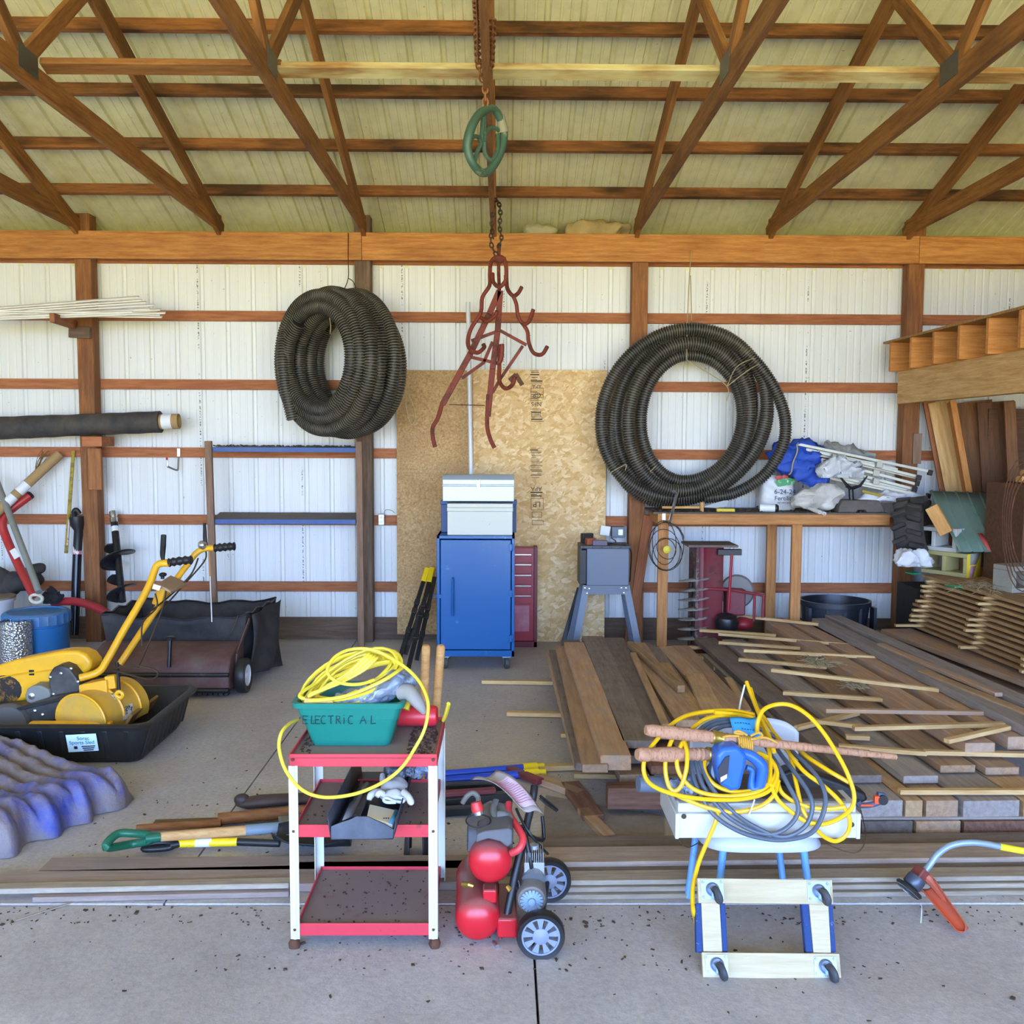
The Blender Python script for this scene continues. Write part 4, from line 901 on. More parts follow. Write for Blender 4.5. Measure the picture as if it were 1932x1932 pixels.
# ================================================================ middle of the back wall
ZC = zoomed(720, 860, 3.715)
def osb(name, fine):
    t = NT(name)
    v = t.coord((1, 1, 1), rnd=False)
    if fine:
        c = t.ramp(t.noise(v, 55, 4, .7), [(.3, lin('#93714a')), (.5, lin('#bf9a66')), (.7, lin('#d6b685'))]); c = t.mix(t.ramp(t.noise(v, 2.5, 5), [(.4, BW(0)), (.65, BW(.4))]), c, lin('#8a653a'))
    else:
        cols = None
        for i, (ang, sc_) in enumerate(((.5, (9, 9, 34)), (-.7, (34, 9, 10)), (1.3, (24, 9, 14)))):
            tc = t.n('ShaderNodeTexCoord'); mp = t.n('ShaderNodeMapping'); mp.inputs['Rotation'].default_value = (0, ang, 0); mp2 = t.n('ShaderNodeMapping'); mp2.inputs['Scale'].default_value = sc_
            t.l(tc.outputs['Object'], mp.inputs['Vector']); t.l(mp.outputs[0], mp2.inputs['Vector'])
            vo = t.n('ShaderNodeTexVoronoi'); vo.inputs['Scale'].default_value = 1.5; t.l(mp2.outputs[0], vo.inputs['Vector'])
            sx = t.n('ShaderNodeSeparateColor'); t.l(vo.outputs['Color'], sx.inputs[0])
            cc = t.ramp(sx.outputs[0], [(.0, lin('#cda468')), (.3, lin('#dbb479')), (.7, lin('#e4c28c')), (1, lin('#efd6a6'))])
            cols = cc if cols is None else t.mix(t.ramp(sx.outputs[1], [(.5, BW(0)), (.52, BW(1))]), cols, cc)
        c = t.mix(t.ramp(t.noise(v, 60, 3, .7), [(.6, BW(0)), (.7, BW(.45))]), cols, lin('#8d6434'))
    return t.out(c, .8)
osb_m, chip_m = osb('strand_board', False), osb('chip_board', True)
def panel(name, x0, y0, x1, y1, Yt, Yb, th, mat):
    a, b = W(x0, y0, Yt), W(x1, y0, Yt); c = W(x1, y1, Yb)
    zt, zb = a.z, c.z; M = MB()
    vs = []
    for dy in (0, th):
        vs += [(a.x, Yb + dy, zb), (b.x, Yb + dy, zb), (b.x, Yt + dy, zt), (a.x, Yt + dy, zt)]
    M.add(vs, [(0, 1, 2, 3), (7, 6, 5, 4), (0, 4, 5, 1), (1, 5, 6, 2), (2, 6, 7, 3), (3, 7, 4, 0)]); return M.build(name, mat)
o = panel('chipboard_sheet', 748, 698, 1005, 1197, 8.442, 8.40, .014, chip_m); tag(o, 'brownish fine-grained chipboard sheet leaning on the wall, left of the white plastic pipe', 'board')
t = thing('strand_board_sheet', 'pale wood-flake strand board with black stamps leaning behind the blue cabinet', 'board', (.5, 8.41, 0))
a, b, c = W(893, 697, 8.425), W(1145, 697, 8.425), W(1145, 1200, 8.38); c.z = .002
M = MB(); vs = []
for dy in (0, .012): vs += [(a.x, 8.38 + dy, c.z), (b.x, 8.38 + dy, c.z), (b.x, 8.425 + dy, a.z), (a.x, 8.425 + dy, a.z)]
M.add(vs, [(0, 1, 2, 3), (7, 6, 5, 4), (0, 4, 5, 1), (1, 5, 6, 2), (2, 6, 7, 3), (3, 7, 4, 0)]); M.build('sheet', osb_m, t)
# black grade stamps printed up the sheet
stamp = paint('stamp_ink', '#3f3427', .8)
def on_sheet(x, y): p = W(x, y, 8.40); f = (a.z - p.z) / (a.z - c.z); return V((p.x, 8.425 - .045 * f - .0012, p.z))
def rot_text(txt, x, y, size, ang): 
    Mm = Matrix.Translation(on_sheet(x, y)) @ Matrix.Rotation(PI / 2, 4, 'X') @ Matrix.Rotation(ang, 4, 'Z'); return letters(txt, size, stamp, Mm, 'printed_stamp', t)
for y, tx in ((762, 'NFS'), (757, ''), (922, 'APA'), (763, '')):
    if tx: rot_text(tx, 1012, y, .055, PI)
rot_text('APA', 1013, 728, .045, PI); rot_text('LP', 1013, 951, .07, PI); rot_text('GP', 1013, 745, .06, PI)
rs = random.Random(9)
for (y0, y1) in ((700, 724), (740, 757), (772, 800), (846, 905), (930, 940)):
    y = y0; M = MB()
    while y < y1:
        p = on_sheet(1000 + rs.uniform(0, 3), y); w_ = rs.uniform(.05, .11); M.bx(p.x, p.x + w_, p.y - .0008, p.y, p.z, p.z + rs.choice((.004, .006, .010))); y += rs.uniform(2.5, 5)
    M.build('printed_bars', stamp, t)
for (x0, x1, y0, y1) in ((1002, 1025, 940, 962), (1004, 1022, 966, 976), (1004, 1025, 982, 990), (1002, 1025, 732, 750), (1003, 1020, 776, 786)):
    M = MB()
    for (p0, p1) in (((x0, y0), (x1, y0)), ((x1, y0), (x1, y1)), ((x1, y1), (x0, y1)), ((x0, y1), (x0, y0))): M.bar(on_sheet(*p0), on_sheet(*p1), .004, .001, (0, 1, 0))
    M.build('printed_frame', stamp, t)
o = tag(MB().tube([W(883, 570, 8.25), W(889, 900, 8.17), V((W(893, 1180, 8.12).x, 8.11, 0))], .019, 14).build('plastic_conduit', paint('white_conduit', '#dfe2e2', .35, dust='#b9b7ae', damt=.3)), 'long white plastic pipe standing upright behind the silver toolbox', 'pipe')
# ---------------------------------------------------------------- blue steel cabinet on casters
cf = F(945, 1266); Yc = cf.y; x0, x1 = W(824, 1100, Yc).x, W(971, 1100, Yc).x; zt, zb = W(900, 1011, Yc).z, W(900, 1239, Yc).z
D = .46; t = thing('steel_cabinet', 'bright blue steel cabinet on casters with a door, standing before the chipboard', 'cabinet', ((x0 + x1) / 2, Yc + D / 2, 0))
M = MB(); e = .024
M.bx(x0, x0 + e, Yc, Yc + D, zb, zt); M.bx(x1 - e, x1, Yc, Yc + D, zb, zt); M.bx(x0, x1, Yc, Yc + D, zt - e, zt); M.bx(x0, x1, Yc, Yc + D, zb, zb + .05); M.bx(x0, x1, Yc + D - .01, Yc + D, zb, zt); M.build('body', blue_paint, t, bevel=.003)
M = MB(); M.bx(x0 + .03, x1 - .03, Yc - .004, Yc + .02, zb + .058, zt - .032); dr = M.build('door', blue_paint, t, bevel=.004)
a, b = W(854, 1092, Yc - .04), W(854, 1162, Yc - .04); a.x = b.x = (a.x + b.x) / 2
M = MB(); M.tube([a + V((0, .04, 0)), a, b, b + V((0, .04, 0))], .009, 8); M.build('handle', blue_paint, dr)
for y in (1033, 1120, 1205): 
    p = W(964, y, Yc - .006); M = MB(); M.box(p, (.03, .01, .055)); M.cyl(p + V((.012, -.006, -.03)), p + V((.012, -.006, .03)), .006, n=8); M.build('hinge', blue_paint, dr, bevel=.002)
p = W(829, 1125, Yc - .008); M = MB(); M.box(p, (.045, .012, .03)); M.tube([p + V((-.02, -.006, .01)), p + V((-.05, -.01, .012)), p + V((-.05, -.01, -.01)), p + V((-.02, -.006, -.01))], .005, 6); M.build('hasp', blue_paint, dr, bevel=.002)
rubber = paint('caster_rubber', '#3b3b3a', .6, dust='#7a756d', damt=.4)
for x in (x0 + .06, x1 - .06):
    for y in (Yc + .06, Yc + D - .06):
        M = MB(); M.box((x, y, zb - .008), (.07, .07, .012)); M.bar((x - .022, y, zb - .01), (x - .022, y + .02, .045), .04, .005, (1, 0, 0)); M.bar((x + .022, y, zb - .01), (x + .022, y + .02, .045), .04, .005, (1, 0, 0)); cs = M.build('caster', galv, t)
        M = MB(); M.lathe([(.012, -.016), (.046, -.018), (.05, -.008), (.05, .008), (.046, .018), (.012, .016)], 22, zframe((x, y + .02, .05), (1, .2, 0))); M.build('caster_wheel', rubber, cs)
# boxes on the cabinet
def toolbox(name, label, x0, x1, y0, y1, Y, D, mat, lid=.35, base_z=None):
    a, b = W(x0, y0, Y), W(x1, y1, Y); zb_, zt_ = (base_z if base_z is not None else b.z), a.z; t = thing(name, label, 'toolbox', ((a.x + b.x) / 2, Y + D / 2, zb_)); zl = zt_ - (zt_ - zb_) * lid
    M = MB(); M.bx(a.x, b.x, Y, Y + D, zb_, zl); M.build('box', mat, t, bevel=.004)
    return t, a, b, zb_, zl, zt_
zc = zt
t, a, b, zb_, zl, zt_ = toolbox('cream_toolbox', 'speckled cream metal toolbox sitting on the blue cabinet under the silver one', 844, 967, 950, 1009, Yc + .05, .20, cream_tin, .25, zc + .001)
M = MB(); M.bx(a.x - .004, b.x + .004, Yc + .045, Yc + .255, zl, zl + .03); M.bx(a.x - .002, b.x + .002, Yc + .05, Yc + .25, zl + .03, zt_); M.build('lid', cream_tin, t, bevel=.004)
zs = W(900, 946, Yc + .1).z
t2, a2, b2, _, zl2, _ = toolbox('blue_tool_chest', 'dark blue tool chest behind the cream toolbox on the blue cabinet', 832, 974, 946, 1008, Yc + .262, .19, paint('dull_blue', '#2a4a7c', .5), .1, zc + .001)
M = MB(); M.bx(a2.x - .004, b2.x + .004, Yc + .258, Yc + .455, zl2, zs - .004); M.build('lid', paint('dull_blue_lid', '#345488', .5), t2, bevel=.004)
t, a, b, zb_, zl, zt_ = toolbox('silver_toolbox', 'silver metal toolbox with a latch, on top of the cream toolbox', 835, 970, 896, 946, Yc + .08, .24, silver_tin, .42, max(zs, zt_) + .002)
M = MB(); z1 = zl; z2 = zt_
y_ = Yc + .08; M.bx(a.x - .003, b.x + .003, y_ - .004, y_ + .244, z1, z1 + .012)
pl = [(y_, z1 + .012), (y_, z1 + .05), (y_ + .05, z2), (y_ + .19, z2), (y_ + .24, z1 + .05), (y_ + .24, z1 + .012)]
M.prism(pl, Matrix(((0, 0, 1, a.x), (1, 0, 0, 0), (0, 1, 0, 0), (0, 0, 0, 1))), b.x - a.x); M.build('lid', silver_tin, t, bevel=.003)
xm = (a.x + b.x) / 2; M = MB(); M.box((xm, y_ - .006, z1 + .01), (.022, .008, .07)); M.tube([(xm - .012, y_ - .012, z1 - .01), (xm - .012, y_ - .012, z1 + .055), (xm + .012, y_ - .012, z1 + .055), (xm + .012, y_ - .012, z1 - .01)], .003, 6, closed=True); M.build('latch', galv, t)
# red tool chest standing on its end
c = F(1013, 1221); Yr = c.y; xr0, xr1 = W(940, 1100, Yr).x, W(1010, 1100, Yr).x; zr_ = W(990, 1034, Yr).z
t = thing('red_tool_chest', 'red metal drawer chest standing against the strand board, half behind the blue cabinet', 'tool chest', ((xr0 + xr1) / 2, Yr + .08, 0))
red_dark = paint('dark_red_enamel', '#a3242e', .35, dust='#8a3a40', damt=.3)
M = MB(); M.bx(xr0, xr1, Yr + .02, Yr + .15, .05, zr_); M.build('body', red_dark, t, bevel=.004)
M = MB(); M.bx(xr1 - .012, xr1 + .018, Yr - .005, Yr + .155, .0, zr_ + .01); M.bx(xr0, xr1 + .018, Yr - .005, Yr + .155, 0, .05); M.build('edge_frame', paint('dark_red_frame', '#6e1c24', .45), t, bevel=.003)
hz = [W(990, y, Yr).z for y in (1036, 1046, 1065, 1085, 1105, 1124, 1142)]
for i in range(5):
    M = MB(); M.bx(xr0 + .02, xr1 - .035, Yr + .004, Yr + .03, hz[i + 2] + .012, hz[i + 1] - .002); dw = M.build('drawer', red_dark, t, bevel=.003)
    M = MB(); M.bx(xr0 + .02, xr1 - .035, Yr - .008, Yr + .006, hz[i + 1] - .008, hz[i + 1] + .004); M.build('drawer_pull', chrome, dw, bevel=.002)
M = MB(); M.bx(xr0 + .02, xr1 - .05, Yr + .006, Yr + .03, W(990, 1192, Yr).z, hz[6] - .004); M.build('lower_panel', paint('dusty_pink_panel', '#b0505c', .4, dust='#c09a9c', damt=.6, wscale=14), t, bevel=.003)
# leaning black steel stands with yellow ends
for i, (q0, q1) in enumerate((((318, 800), (128, 1425)), ((352, 800), (188, 1495)), ((345, 880), (165, 1400)), ((372, 850), (245, 1440)))):
    t = thing('black_folding_stand', ('black steel bar with a yellow end, leftmost in the bundle beside the blue cabinet', 'black steel bar with a yellow end, in the middle of the bundle beside the cabinet', 'plain black steel bar at the back of the bundle leaning left of the blue cabinet', 'plain black steel bar nearest the blue cabinet in the leaning bundle')[i], 'bar', F(*ZC(*q1)), 'black bars leaning by the cabinet')
    b_ = F(*ZC(*q1)) + V((0, 0, .01)); tp_ = W(*ZC(*q0), 8.22 - .05 * i); d = tp_ - b_
    M = MB(); M.bar(b_, tp_, .036, .022, (0, -1, .3)); M.build('bar', black_steel, t, bevel=.003)
    if i < 2: M = MB(); M.bar(b_ + d * .86, tp_ + d * .02, .044, .032, (0, -1, .3)); M.build('yellow_end', yellow_plastic, t, bevel=.004)
    for u in (.3, .52, .62): M = MB(); p = b_ + d * u; M.box(p, (.05, .045, .028), axes(d, (0, -1, .3))); M.build('sleeve', black_plastic, t, bevel=.004)
# ---------------------------------------------------------------- grey bench machine on a stand
Ym = 7.80; t = thing('bench_machine', 'grey steel machine housing on a splayed four-legged stand beside the strand board', 'machine', (W(1146, 1100, Ym).x, Ym + .15, 0))
xa, xb = W(1107, 1070, Ym).x, W(1187, 1070, Ym).x; z1, z0 = W(1146, 1035, Ym).z, W(1146, 1105, Ym).z; dm = .30
M = MB(); M.bx(xa, xb, Ym, Ym + .012, z0, z1); M.bx(xa + .004, xb - .004, Ym + .012, Ym + dm, z0 + .01, z1 - .005); M.build('housing', tool_grey, t, bevel=.006)
M = MB()
for i in range(9): M.bx(xa - .05, xa - .002, Ym + .03 + i * .03, Ym + .045 + i * .03, z0 + .01, z1 - .02)
M.bx(xa - .055, xa - .045, Ym + .01, Ym + dm, z0, z1); M.build('side_grille', black_plastic, t)
M = MB(); M.bx(xa - .055, xb + .01, Ym - .005, Ym + dm + .01, z1, z1 + .022); M.build('table_plate', paint('dusty_dark_plate', '#4a4d54', .6, dust='#6f675d', damt=.5), t, bevel=.003)
for k in range(6): 
    if k < 6: M = MB(); x = xa - .03 + (xb - xa + .03) * k / 5; M.lathe([(.006, 0), (.006, .003), (0, .004)], 8, zframe((x, Ym - .005, z1 + .011), (0, -1, 0))); M.build('screw', black_steel, t)
M = MB(); ya_, yb_ = Ym + .0, Ym + dm; M.bx(xa - .02, xb, ya_, ya_ + .004, z0 - .075, z0); M.bx(xa - .02, xb, yb_ - .004, yb_, z0 - .075, z0); M.bx(xa - .022, xa - .016, ya_, yb_, z0 - .075, z0); M.bx(xb - .004, xb + .002, ya_, yb_, z0 - .075, z0); M.build('stand_apron', tool_grey, t)
for sx, x in ((-1, xa), (1, xb - .02)):
    for sy, y in ((-1, ya_ + .01), (1, yb_ - .01)):
        M = MB(); p, q = V((x, y, z0)), V((x + sx * .115, y + sy * .10, .0)); d = (q - p)
        M.bar(p, q, .055, .004, (0, -1, 0)); M.bar(p - V((sx * .025, 0, 0)) + V((0, .022 * -sy, 0)), q - V((sx * .025, 0, 0)) + V((0, .022 * -sy, 0)), .045, .004, (1, 0, 0)); M.build('leg', tool_grey, t)
for (x, y) in ((1425, 928), (1455, 932), (1440, 965), (1680, 928), (1712, 928), (1697, 962)): M = MB(); M.lathe([(.008, 0), (.007, .004), (0, .005)], 10, zframe(W(*ZC(x, y), Ym - .001), (0, -1, 0))); M.build('bolt', chrome, t)
zt_ = z1 + .022
def topthing(name, label, cat, x, y, size, mat, Y=Ym + .1, rz=0, bevel=.006):
    c = W(*ZC(x, y), Y); M = MB(); M.box((c.x, Y, zt_ + .001 + size[2] / 2), size, Matrix.Rotation(rz, 3, 'Z')); return tag(M.build(name, mat, bevel=bevel), label, cat)
topthing('rust_coloured_block', 'rust red brick-like block on top of the grey bench machine', 'block', 1465, 570, (.085, .07, .055), paint('brick_red', '#9a4f33', .8), rz=.2)
topthing('sanding_block', 'dull purple-grey block lying at the front of the grey bench machine top', 'block', 1530, 590, (.125, .05, .045), paint('grey_block', '#6f6873', .8), Y=Ym + .03)
topthing('black_power_brick', 'small black box at the left rear of the grey bench machine top', 'box', 1440, 545, (.10, .06, .085), black_plastic, Y=Ym + .22, rz=.3)
t3 = thing('switch_box', 'small grey electrical box with a toggle, screwed to the wall above the bench machine', 'switch', W(1161, 998, 8.40)); c = W(*ZC(1655, 533), 8.40)
M = MB(); M.box(c, (.115, .07, .095)); M.build('box', tool_grey, t3, bevel=.004); M = MB(); M.box(c + V((.02, -.04, 0)), (.04, .012, .05)); M.build('toggle', galv, t3)
c = W(*ZC(1567, 525), 8.33); M = MB(); M.box(c, (.085, .004, .085), Matrix.Rotation(.15, 3, 'Y')); tag(M.build('white_card', label_white), 'white card leaning beside the small grey electrical box', 'card')
tag(MB().tube([W(*ZC(x, y), Y) for x, y, Y in ((1610, 575, 8.33), (1640, 605, 7.95), (1560, 622, 7.86), (1480, 600, 7.86), (1640, 612, 7.82), (1720, 635, 7.84), (1750, 680, 7.95), (1745, 800, 8.0), (1740, 880, 8.1))], .006, 6, sm=6).build('power_cord', black_plastic), 'black cord tangled over the top of the grey bench machine', 'cord')
o = board('leaning_board', F(1190, 1216) + V((0, .1, 0)), W(1224, 972, 8.30), .09, .035, girt_wood, up=(0, -1, .2)); tag(o, 'dark reddish board leaning on the third post behind the bench machine', 'board')
o = board('black_angle_bar', W(*ZC(1272, 1308), 8.2), W(*ZC(1385, 925), 8.33), .04, .02, black_steel, up=(0, -1, 0)); tag(o, 'black steel bar leaning against the strand board left of the machine stand', 'bar')
# ================================================================ high workbench on the right and what lies on and under it
ZW = zoomed(1180, 780, 3.116); ZQ = zoomed(1560, 800, 5.193); ZR = zoomed(1600, 540, 2.684)
Yb = 7.85; a, b = W(1241, 981, Yb), W(1679, 981, Yb); zt = W(1400, 970, Yb).z
t = thing('workbench', 'high wooden workbench with a two-by-four front rail and legs under the right coil', 'workbench', ((a.x + b.x) / 2, 8.15, 0))
bw = wood('bench_pine', '#c98f55', '#a56c38', vary=.1)
board('front_rail', (a.x, Yb + .019, zt - .045), (b.x, Yb + .019, zt - .045), .089, .038, bw, up=(0, -1, 0), parent=t)
board('side_rail', (a.x + .019, Yb + .04, zt - .045), (a.x + .019, 8.36, zt - .045), .089, .038, bw, up=(1, 0, 0), parent=t)
board('side_rail', (b.x - .019, Yb + .04, zt - .045), (b.x - .019, 8.36, zt - .045), .089, .038, bw, up=(1, 0, 0), parent=t)
M = MB(); M.bx(a.x - .04, b.x + .0, Yb - .005, 8.44, zt, zt + .014); M.build('bench_top', shelf_dirt, t, bevel=.002)
for x0, Y in ((1250, Yb + .06), (1501, Yb + .06), (1454, 8.3)):
    x = W(x0, 1080, Y).x; board('leg', (x, Y, 0), (x, Y, zt - .002 if Y > 8 else zt - .002), .086, .038, bw, up=(0, -1, 0), parent=t)
zt += .0145
def on(x, y): d = ray(*ZW(x, y)); return CAM + d * ((zt - CZ) / d.z)
r_ = random.Random(11); M = MB()
for i in range(260):
    s = r_.uniform(.004, .016); M.box((r_.uniform(a.x, b.x), r_.uniform(Yb + .02, 8.2), zt + s * .25), (s * r_.uniform(.6, 3), s, s * .6), Matrix.Rotation(r_.uniform(0, 3), 3, 'Z'))
tag(M.build('bench_litter', dirt_mat), 'dark chaff and litter strewn over the workbench top', 'litter', None, 'stuff')
def at(x, y, Y): return W(*ZW(x, y), Y)
# machete-like tool
t = thing('wooden_sword', 'toy wooden sword with a pale blade lying on the left end of the workbench', 'sword', at(330, 550, 8.0))
board('grip', at(215, 552, 7.98), at(445, 552, 7.95), .028, .02, new_pine, parent=t); board('crossguard', at(449, 580, 7.93), at(449, 522, 7.93), .03, .022, new_pine, up=(0, -1, 0), parent=t)
p = [at(458, 552, 7.95), at(470, 545, 7.95), at(580, 512, 8.0), at(606, 512, 8.02), at(596, 545, 7.98), at(540, 556, 7.95)]; n = 6; M = MB(); M.add(p + [q + V((0, .012, 0)) for q in p], [tuple(range(n)), tuple(range(2 * n - 1, n - 1, -1))] + [(i, (i + 1) % n, n + (i + 1) % n, n + i) for i in range(n)]); M.build('blade', paint('grey_blade', '#b9c0c4', .4), t)
q0, q1 = at(535, 568, 7.9), at(642, 566, 7.9); M = MB(); q0.z = q1.z = zt + .016; M.bar(q0, q1, .04, .028); tag(M.build('yellow_knife', paint('yellow_tool', '#d8be35', .5), bevel=.006), 'flat yellow tool at the front edge of the workbench', 'tool')
t = thing('spray_can', 'small black and white can lying on its side on the workbench', 'can', at(830, 560, 7.95))
q0, q1 = at(790, 556, 7.93), at(880, 556, 7.90); q0.z = q1.z = zt + .034; M = MB(); M.cyl(q0, q1, .033, n=16); M.build('can', label_white, t); dd = (q1 - q0).normalized(); M = MB(); M.tube([q1, q1 + dd * .015, q1 + dd * .03], [.034, .034, .02], 16); M.build('cap', black_plastic, t); M = MB(); M.tube([q0 - dd * .01, q0 - dd * .03], [.02, .012], 10); M.build('nozzle', black_plastic, t)
# fertilizer bag
t = thing('fertilizer_bag', 'white fertilizer bag with a green and red label standing on the workbench', 'bag', at(910, 555, 8.2))
bagm = paint('white_bag', '#dfe2e4', .45, dust='#b8b2a4', damt=.4)
c0, c1 = at(800, 555, 8.12), at(1012, 365, 8.12)
def bg_(u, v):
    ang = u * 2 * PI; wv = 1 - .22 * v ** 3 + .04 * math.sin(v * 9); hx = (c1.x - c0.x) / 2 * wv; hy = .10 * (1 - .55 * v ** 3); ca, sa_ = math.cos(ang), math.sin(ang); k = 1 / (abs(ca) ** 4 + abs(sa_) ** 4) ** .25
    return V(((c0.x + c1.x) / 2 + hx * ca * k, 8.22 + hy * sa_ * k, zt + (c1.z - zt) * v)) + V((0, .008 * math.sin(v * 17 + u * 30), 0))
M = MB(); M.grid(bg_, 36, 16, cu=True); M.add([bg_(k / 36, 1) for k in range(36)], [tuple(range(36))]); M.add([bg_(k / 36, 0) for k in range(36)], [tuple(range(36))]); M.build('bag', bagm, t, angle=60)
Fm = lambda c: Matrix.Translation(c) @ Matrix.Rotation(PI / 2, 4, 'X')
letters('6-24-24', .060, paint('navy_print', '#26335a', .5), Fm(at(938, 462, 8.113)), 'lettering', t); letters('Fertilizer', .056, bpy.data.materials['navy_print'], Fm(at(945, 500, 8.113)), 'lettering', t); letters('NET WT 50 LB', .020, bpy.data.materials['navy_print'], Fm(at(935, 526, 8.113)), 'lettering', t)
M = MB(); p = [at(x, y, 8.112) for x, y in ((880, 400), (920, 380), (985, 378), (1000, 395), (990, 415), (900, 432))]; n = 6; M.add(p + [q + V((0, .004, 0)) for q in p], [tuple(range(n)), tuple(range(2 * n - 1, n - 1, -1))] + [(i, (i + 1) % n, n + (i + 1) % n, n + i) for i in range(n)]); M.build('green_label', paint('green_label', '#3f9a5c', .5, worn='#d6e6d8', wamt=.9, wscale=30, lo=.55), t)
M = MB(); M.ball(at(905, 377, 8.114), (.035, .004, .022)); M.ball(at(940, 372, 8.114), (.03, .004, .02)); M.build('red_mark', paint('red_print', '#b8433c', .5), t)
# folded canopy: blue cloth and pale aluminium legs
t = thing('folded_canopy', 'folded shelter of pale metal bars wrapped in bright blue cloth on the workbench', 'canopy', at(1300, 400, 8.15))
bc = paint('canopy_blue', '#2450b8', .65, dust='#33458a', damt=.4)
M = MB(); M.ball(at(1010, 275, 8.10), (.26, .11, .15), 40, m=26, R=Matrix.Rotation(.18, 3, 'Y')); M.ball(at(1090, 360, 8.04), (.17, .07, .11), 30, m=20, R=Matrix.Rotation(.3, 3, 'Y')); M.ball(at(1070, 195, 8.12), (.20, .09, .045), 30, m=14, R=Matrix.Rotation(.05, 3, 'Y')); M.jitter(.05, 8, 3).jitter(.045, 15, 2).jitter(.026, 28, 9); M.build('cloth', bc, t, angle=180)
bars = [((1010, 180), (1805, 345)), ((1060, 210), (1720, 372)), ((1120, 240), (1725, 382)), ((1150, 270), (1715, 418)), ((1090, 290), (1700, 446)), ((1080, 320), (1700, 460)), ((1120, 345), (1770, 490)), ((1200, 380), (1775, 500)), ((990, 190), (1600, 330))]
alu = paint('dull_aluminium', '#b9b9ab', .45, metal=.25, dust='#a39d88', damt=.3)
for i, (p, q) in enumerate(bars):
    Y = 8.04 + .035 * (i % 3); M = MB(); M.bar(at(*p, Y), at(*q, Y - .1), .024, .024, (0, -1, 0)); M.build('bar', alu, t, bevel=.002)
for (x, y) in ((1490, 300), (1470, 400), (1230, 262), (1470, 350)): M = MB(); M.box(at(x, y, 7.99), (.055, .05, .055), Matrix.Rotation(.2, 3, 'Y')); M.build('joint', alu, t, bevel=.004)
for (x, y) in ((1725, 378), (1790, 348), (1715, 410), (1700, 445), (1780, 485)): M = MB(); M.box(at(x, y, 7.93), (.035, .035, .045), Matrix.Rotation(.2, 3, 'Y')); M.build('foot', black_plastic, t, bevel=.004)
M = MB(); M.tube([at(x, y, 7.97) for x, y in ((1008, 180), (1010, 225), (985, 290), (975, 345), (960, 360))], .006, 6, sm=4); M.build('tie_rope', twine, t)
o = sack('grey_sheet_bundle', 'grey plastic sheeting bundled over the pale metal bars of the folded shelter', 'sheeting', tuple(at(1300, 225, 8.22)), (.24, .07, .06), paint('grey_sheet', '#8d8d88', .6), 6, .05, 12); o.rotation_euler = (0, .2, 0)
sack('clear_plastic_wrap', 'pale translucent plastic wrap spilling between the metal bars on the workbench', 'plastic wrap', tuple(at(1270, 335, 7.93)), (.20, .05, .10), paint('milky_wrap', '#c9ccce', .25, dust='#93938e', damt=.5), 12, .07, 13)
sack('white_plastic_bag', 'white plastic bag lying flat at the right end of the workbench', 'bag', tuple(at(1560, 500, 8.0)), (.28, .10, .06), paint('white_film', '#dadce2', .35), 15, .04, 10)
# rolled cloth with two pipe ends
t = thing('rolled_cloth', 'bundle of dirty white cloth wrapped around two thin pipes on the workbench', 'cloth', at(1130, 560, 7.9))
M = MB(); M.ball(at(1140, 485, 7.98), (.23, .11, .10), 40, m=26, R=Matrix.Rotation(-.12, 3, 'Y')); M.ball(at(1040, 520, 7.93), (.13, .08, .06), 30, m=18); M.jitter(.045, 10, 2).jitter(.02, 26, 4)
for i, p in enumerate(M.v): M.v[i].z = max(p.z, zt)
M.build('cloth', white_cloth, t, angle=180)
for (x, y) in ((1143, 582), (1172, 590)): M = MB(); q = at(x, y, 7.76); e_ = at(x - 120, y - 45, 8.05); d = (e_ - q).normalized(); M.lathe([(.010, 0), (.016, 0), (.016, .36), (.010, .36)], 14, zframe(q, d), cap=False); M.lathe([(.010, 0), (.010, .2)], 10, zframe(q, d), cap=False); M.build('pipe', white_pvc, t)
# grey anvil-like tray
p, q = at(1255, 590, 7.80), at(1535, 590, 7.80); M = MB(); xm = (p.x + q.x) / 2; w2 = (q.x - p.x) / 2
pl = [(-w2, 0), (-.045, 0), (-.035, .022), (.035, .022), (.045, 0), (w2, 0), (w2 - .02, .05), (w2 - .06, .105), (-w2 + .04, .105), (-w2 + .01, .05)]
M.prism(pl, Matrix(((1, 0, 0, xm + .02), (0, 0, 1, Yb + .02), (0, 1, 0, zt), (0, 0, 0, 1))), .17); tag(M.build('grey_machine_base', paint('dusty_grey_plastic', '#57514d', .8, dust='#7d746a', damt=.5), bevel=.01), 'dusty grey trapezoid base lying upside down at the front of the workbench', 'base')
t = thing('garden_fork', 'black forked garden tool standing among the bundles on the workbench', 'tool', at(1330, 500, 7.95))
MB().tube([at(1330, 510, 7.95), at(1325, 440, 7.95)], .022, 8).build('stem', black_steel, t)
for q in ([(1325, 445), (1300, 420), (1255, 365)], [(1335, 440), (1380, 425), (1422, 368)], [(1300, 425), (1330, 440), (1370, 425)]): MB().tube([at(x, y, 7.94) for x, y in q], [.016, .013, .006], 8).build('prong', black_steel, t)
tag(MB().tube([at(1390, 455, 7.95), at(1480, 478, 7.92), at(1600, 512, 7.9)], [.014, .012, .008], 8).build('yellow_rod', paint('old_yellow', '#a8923a', .6)), 'old yellow rod lying across the right part of the workbench', 'rod')
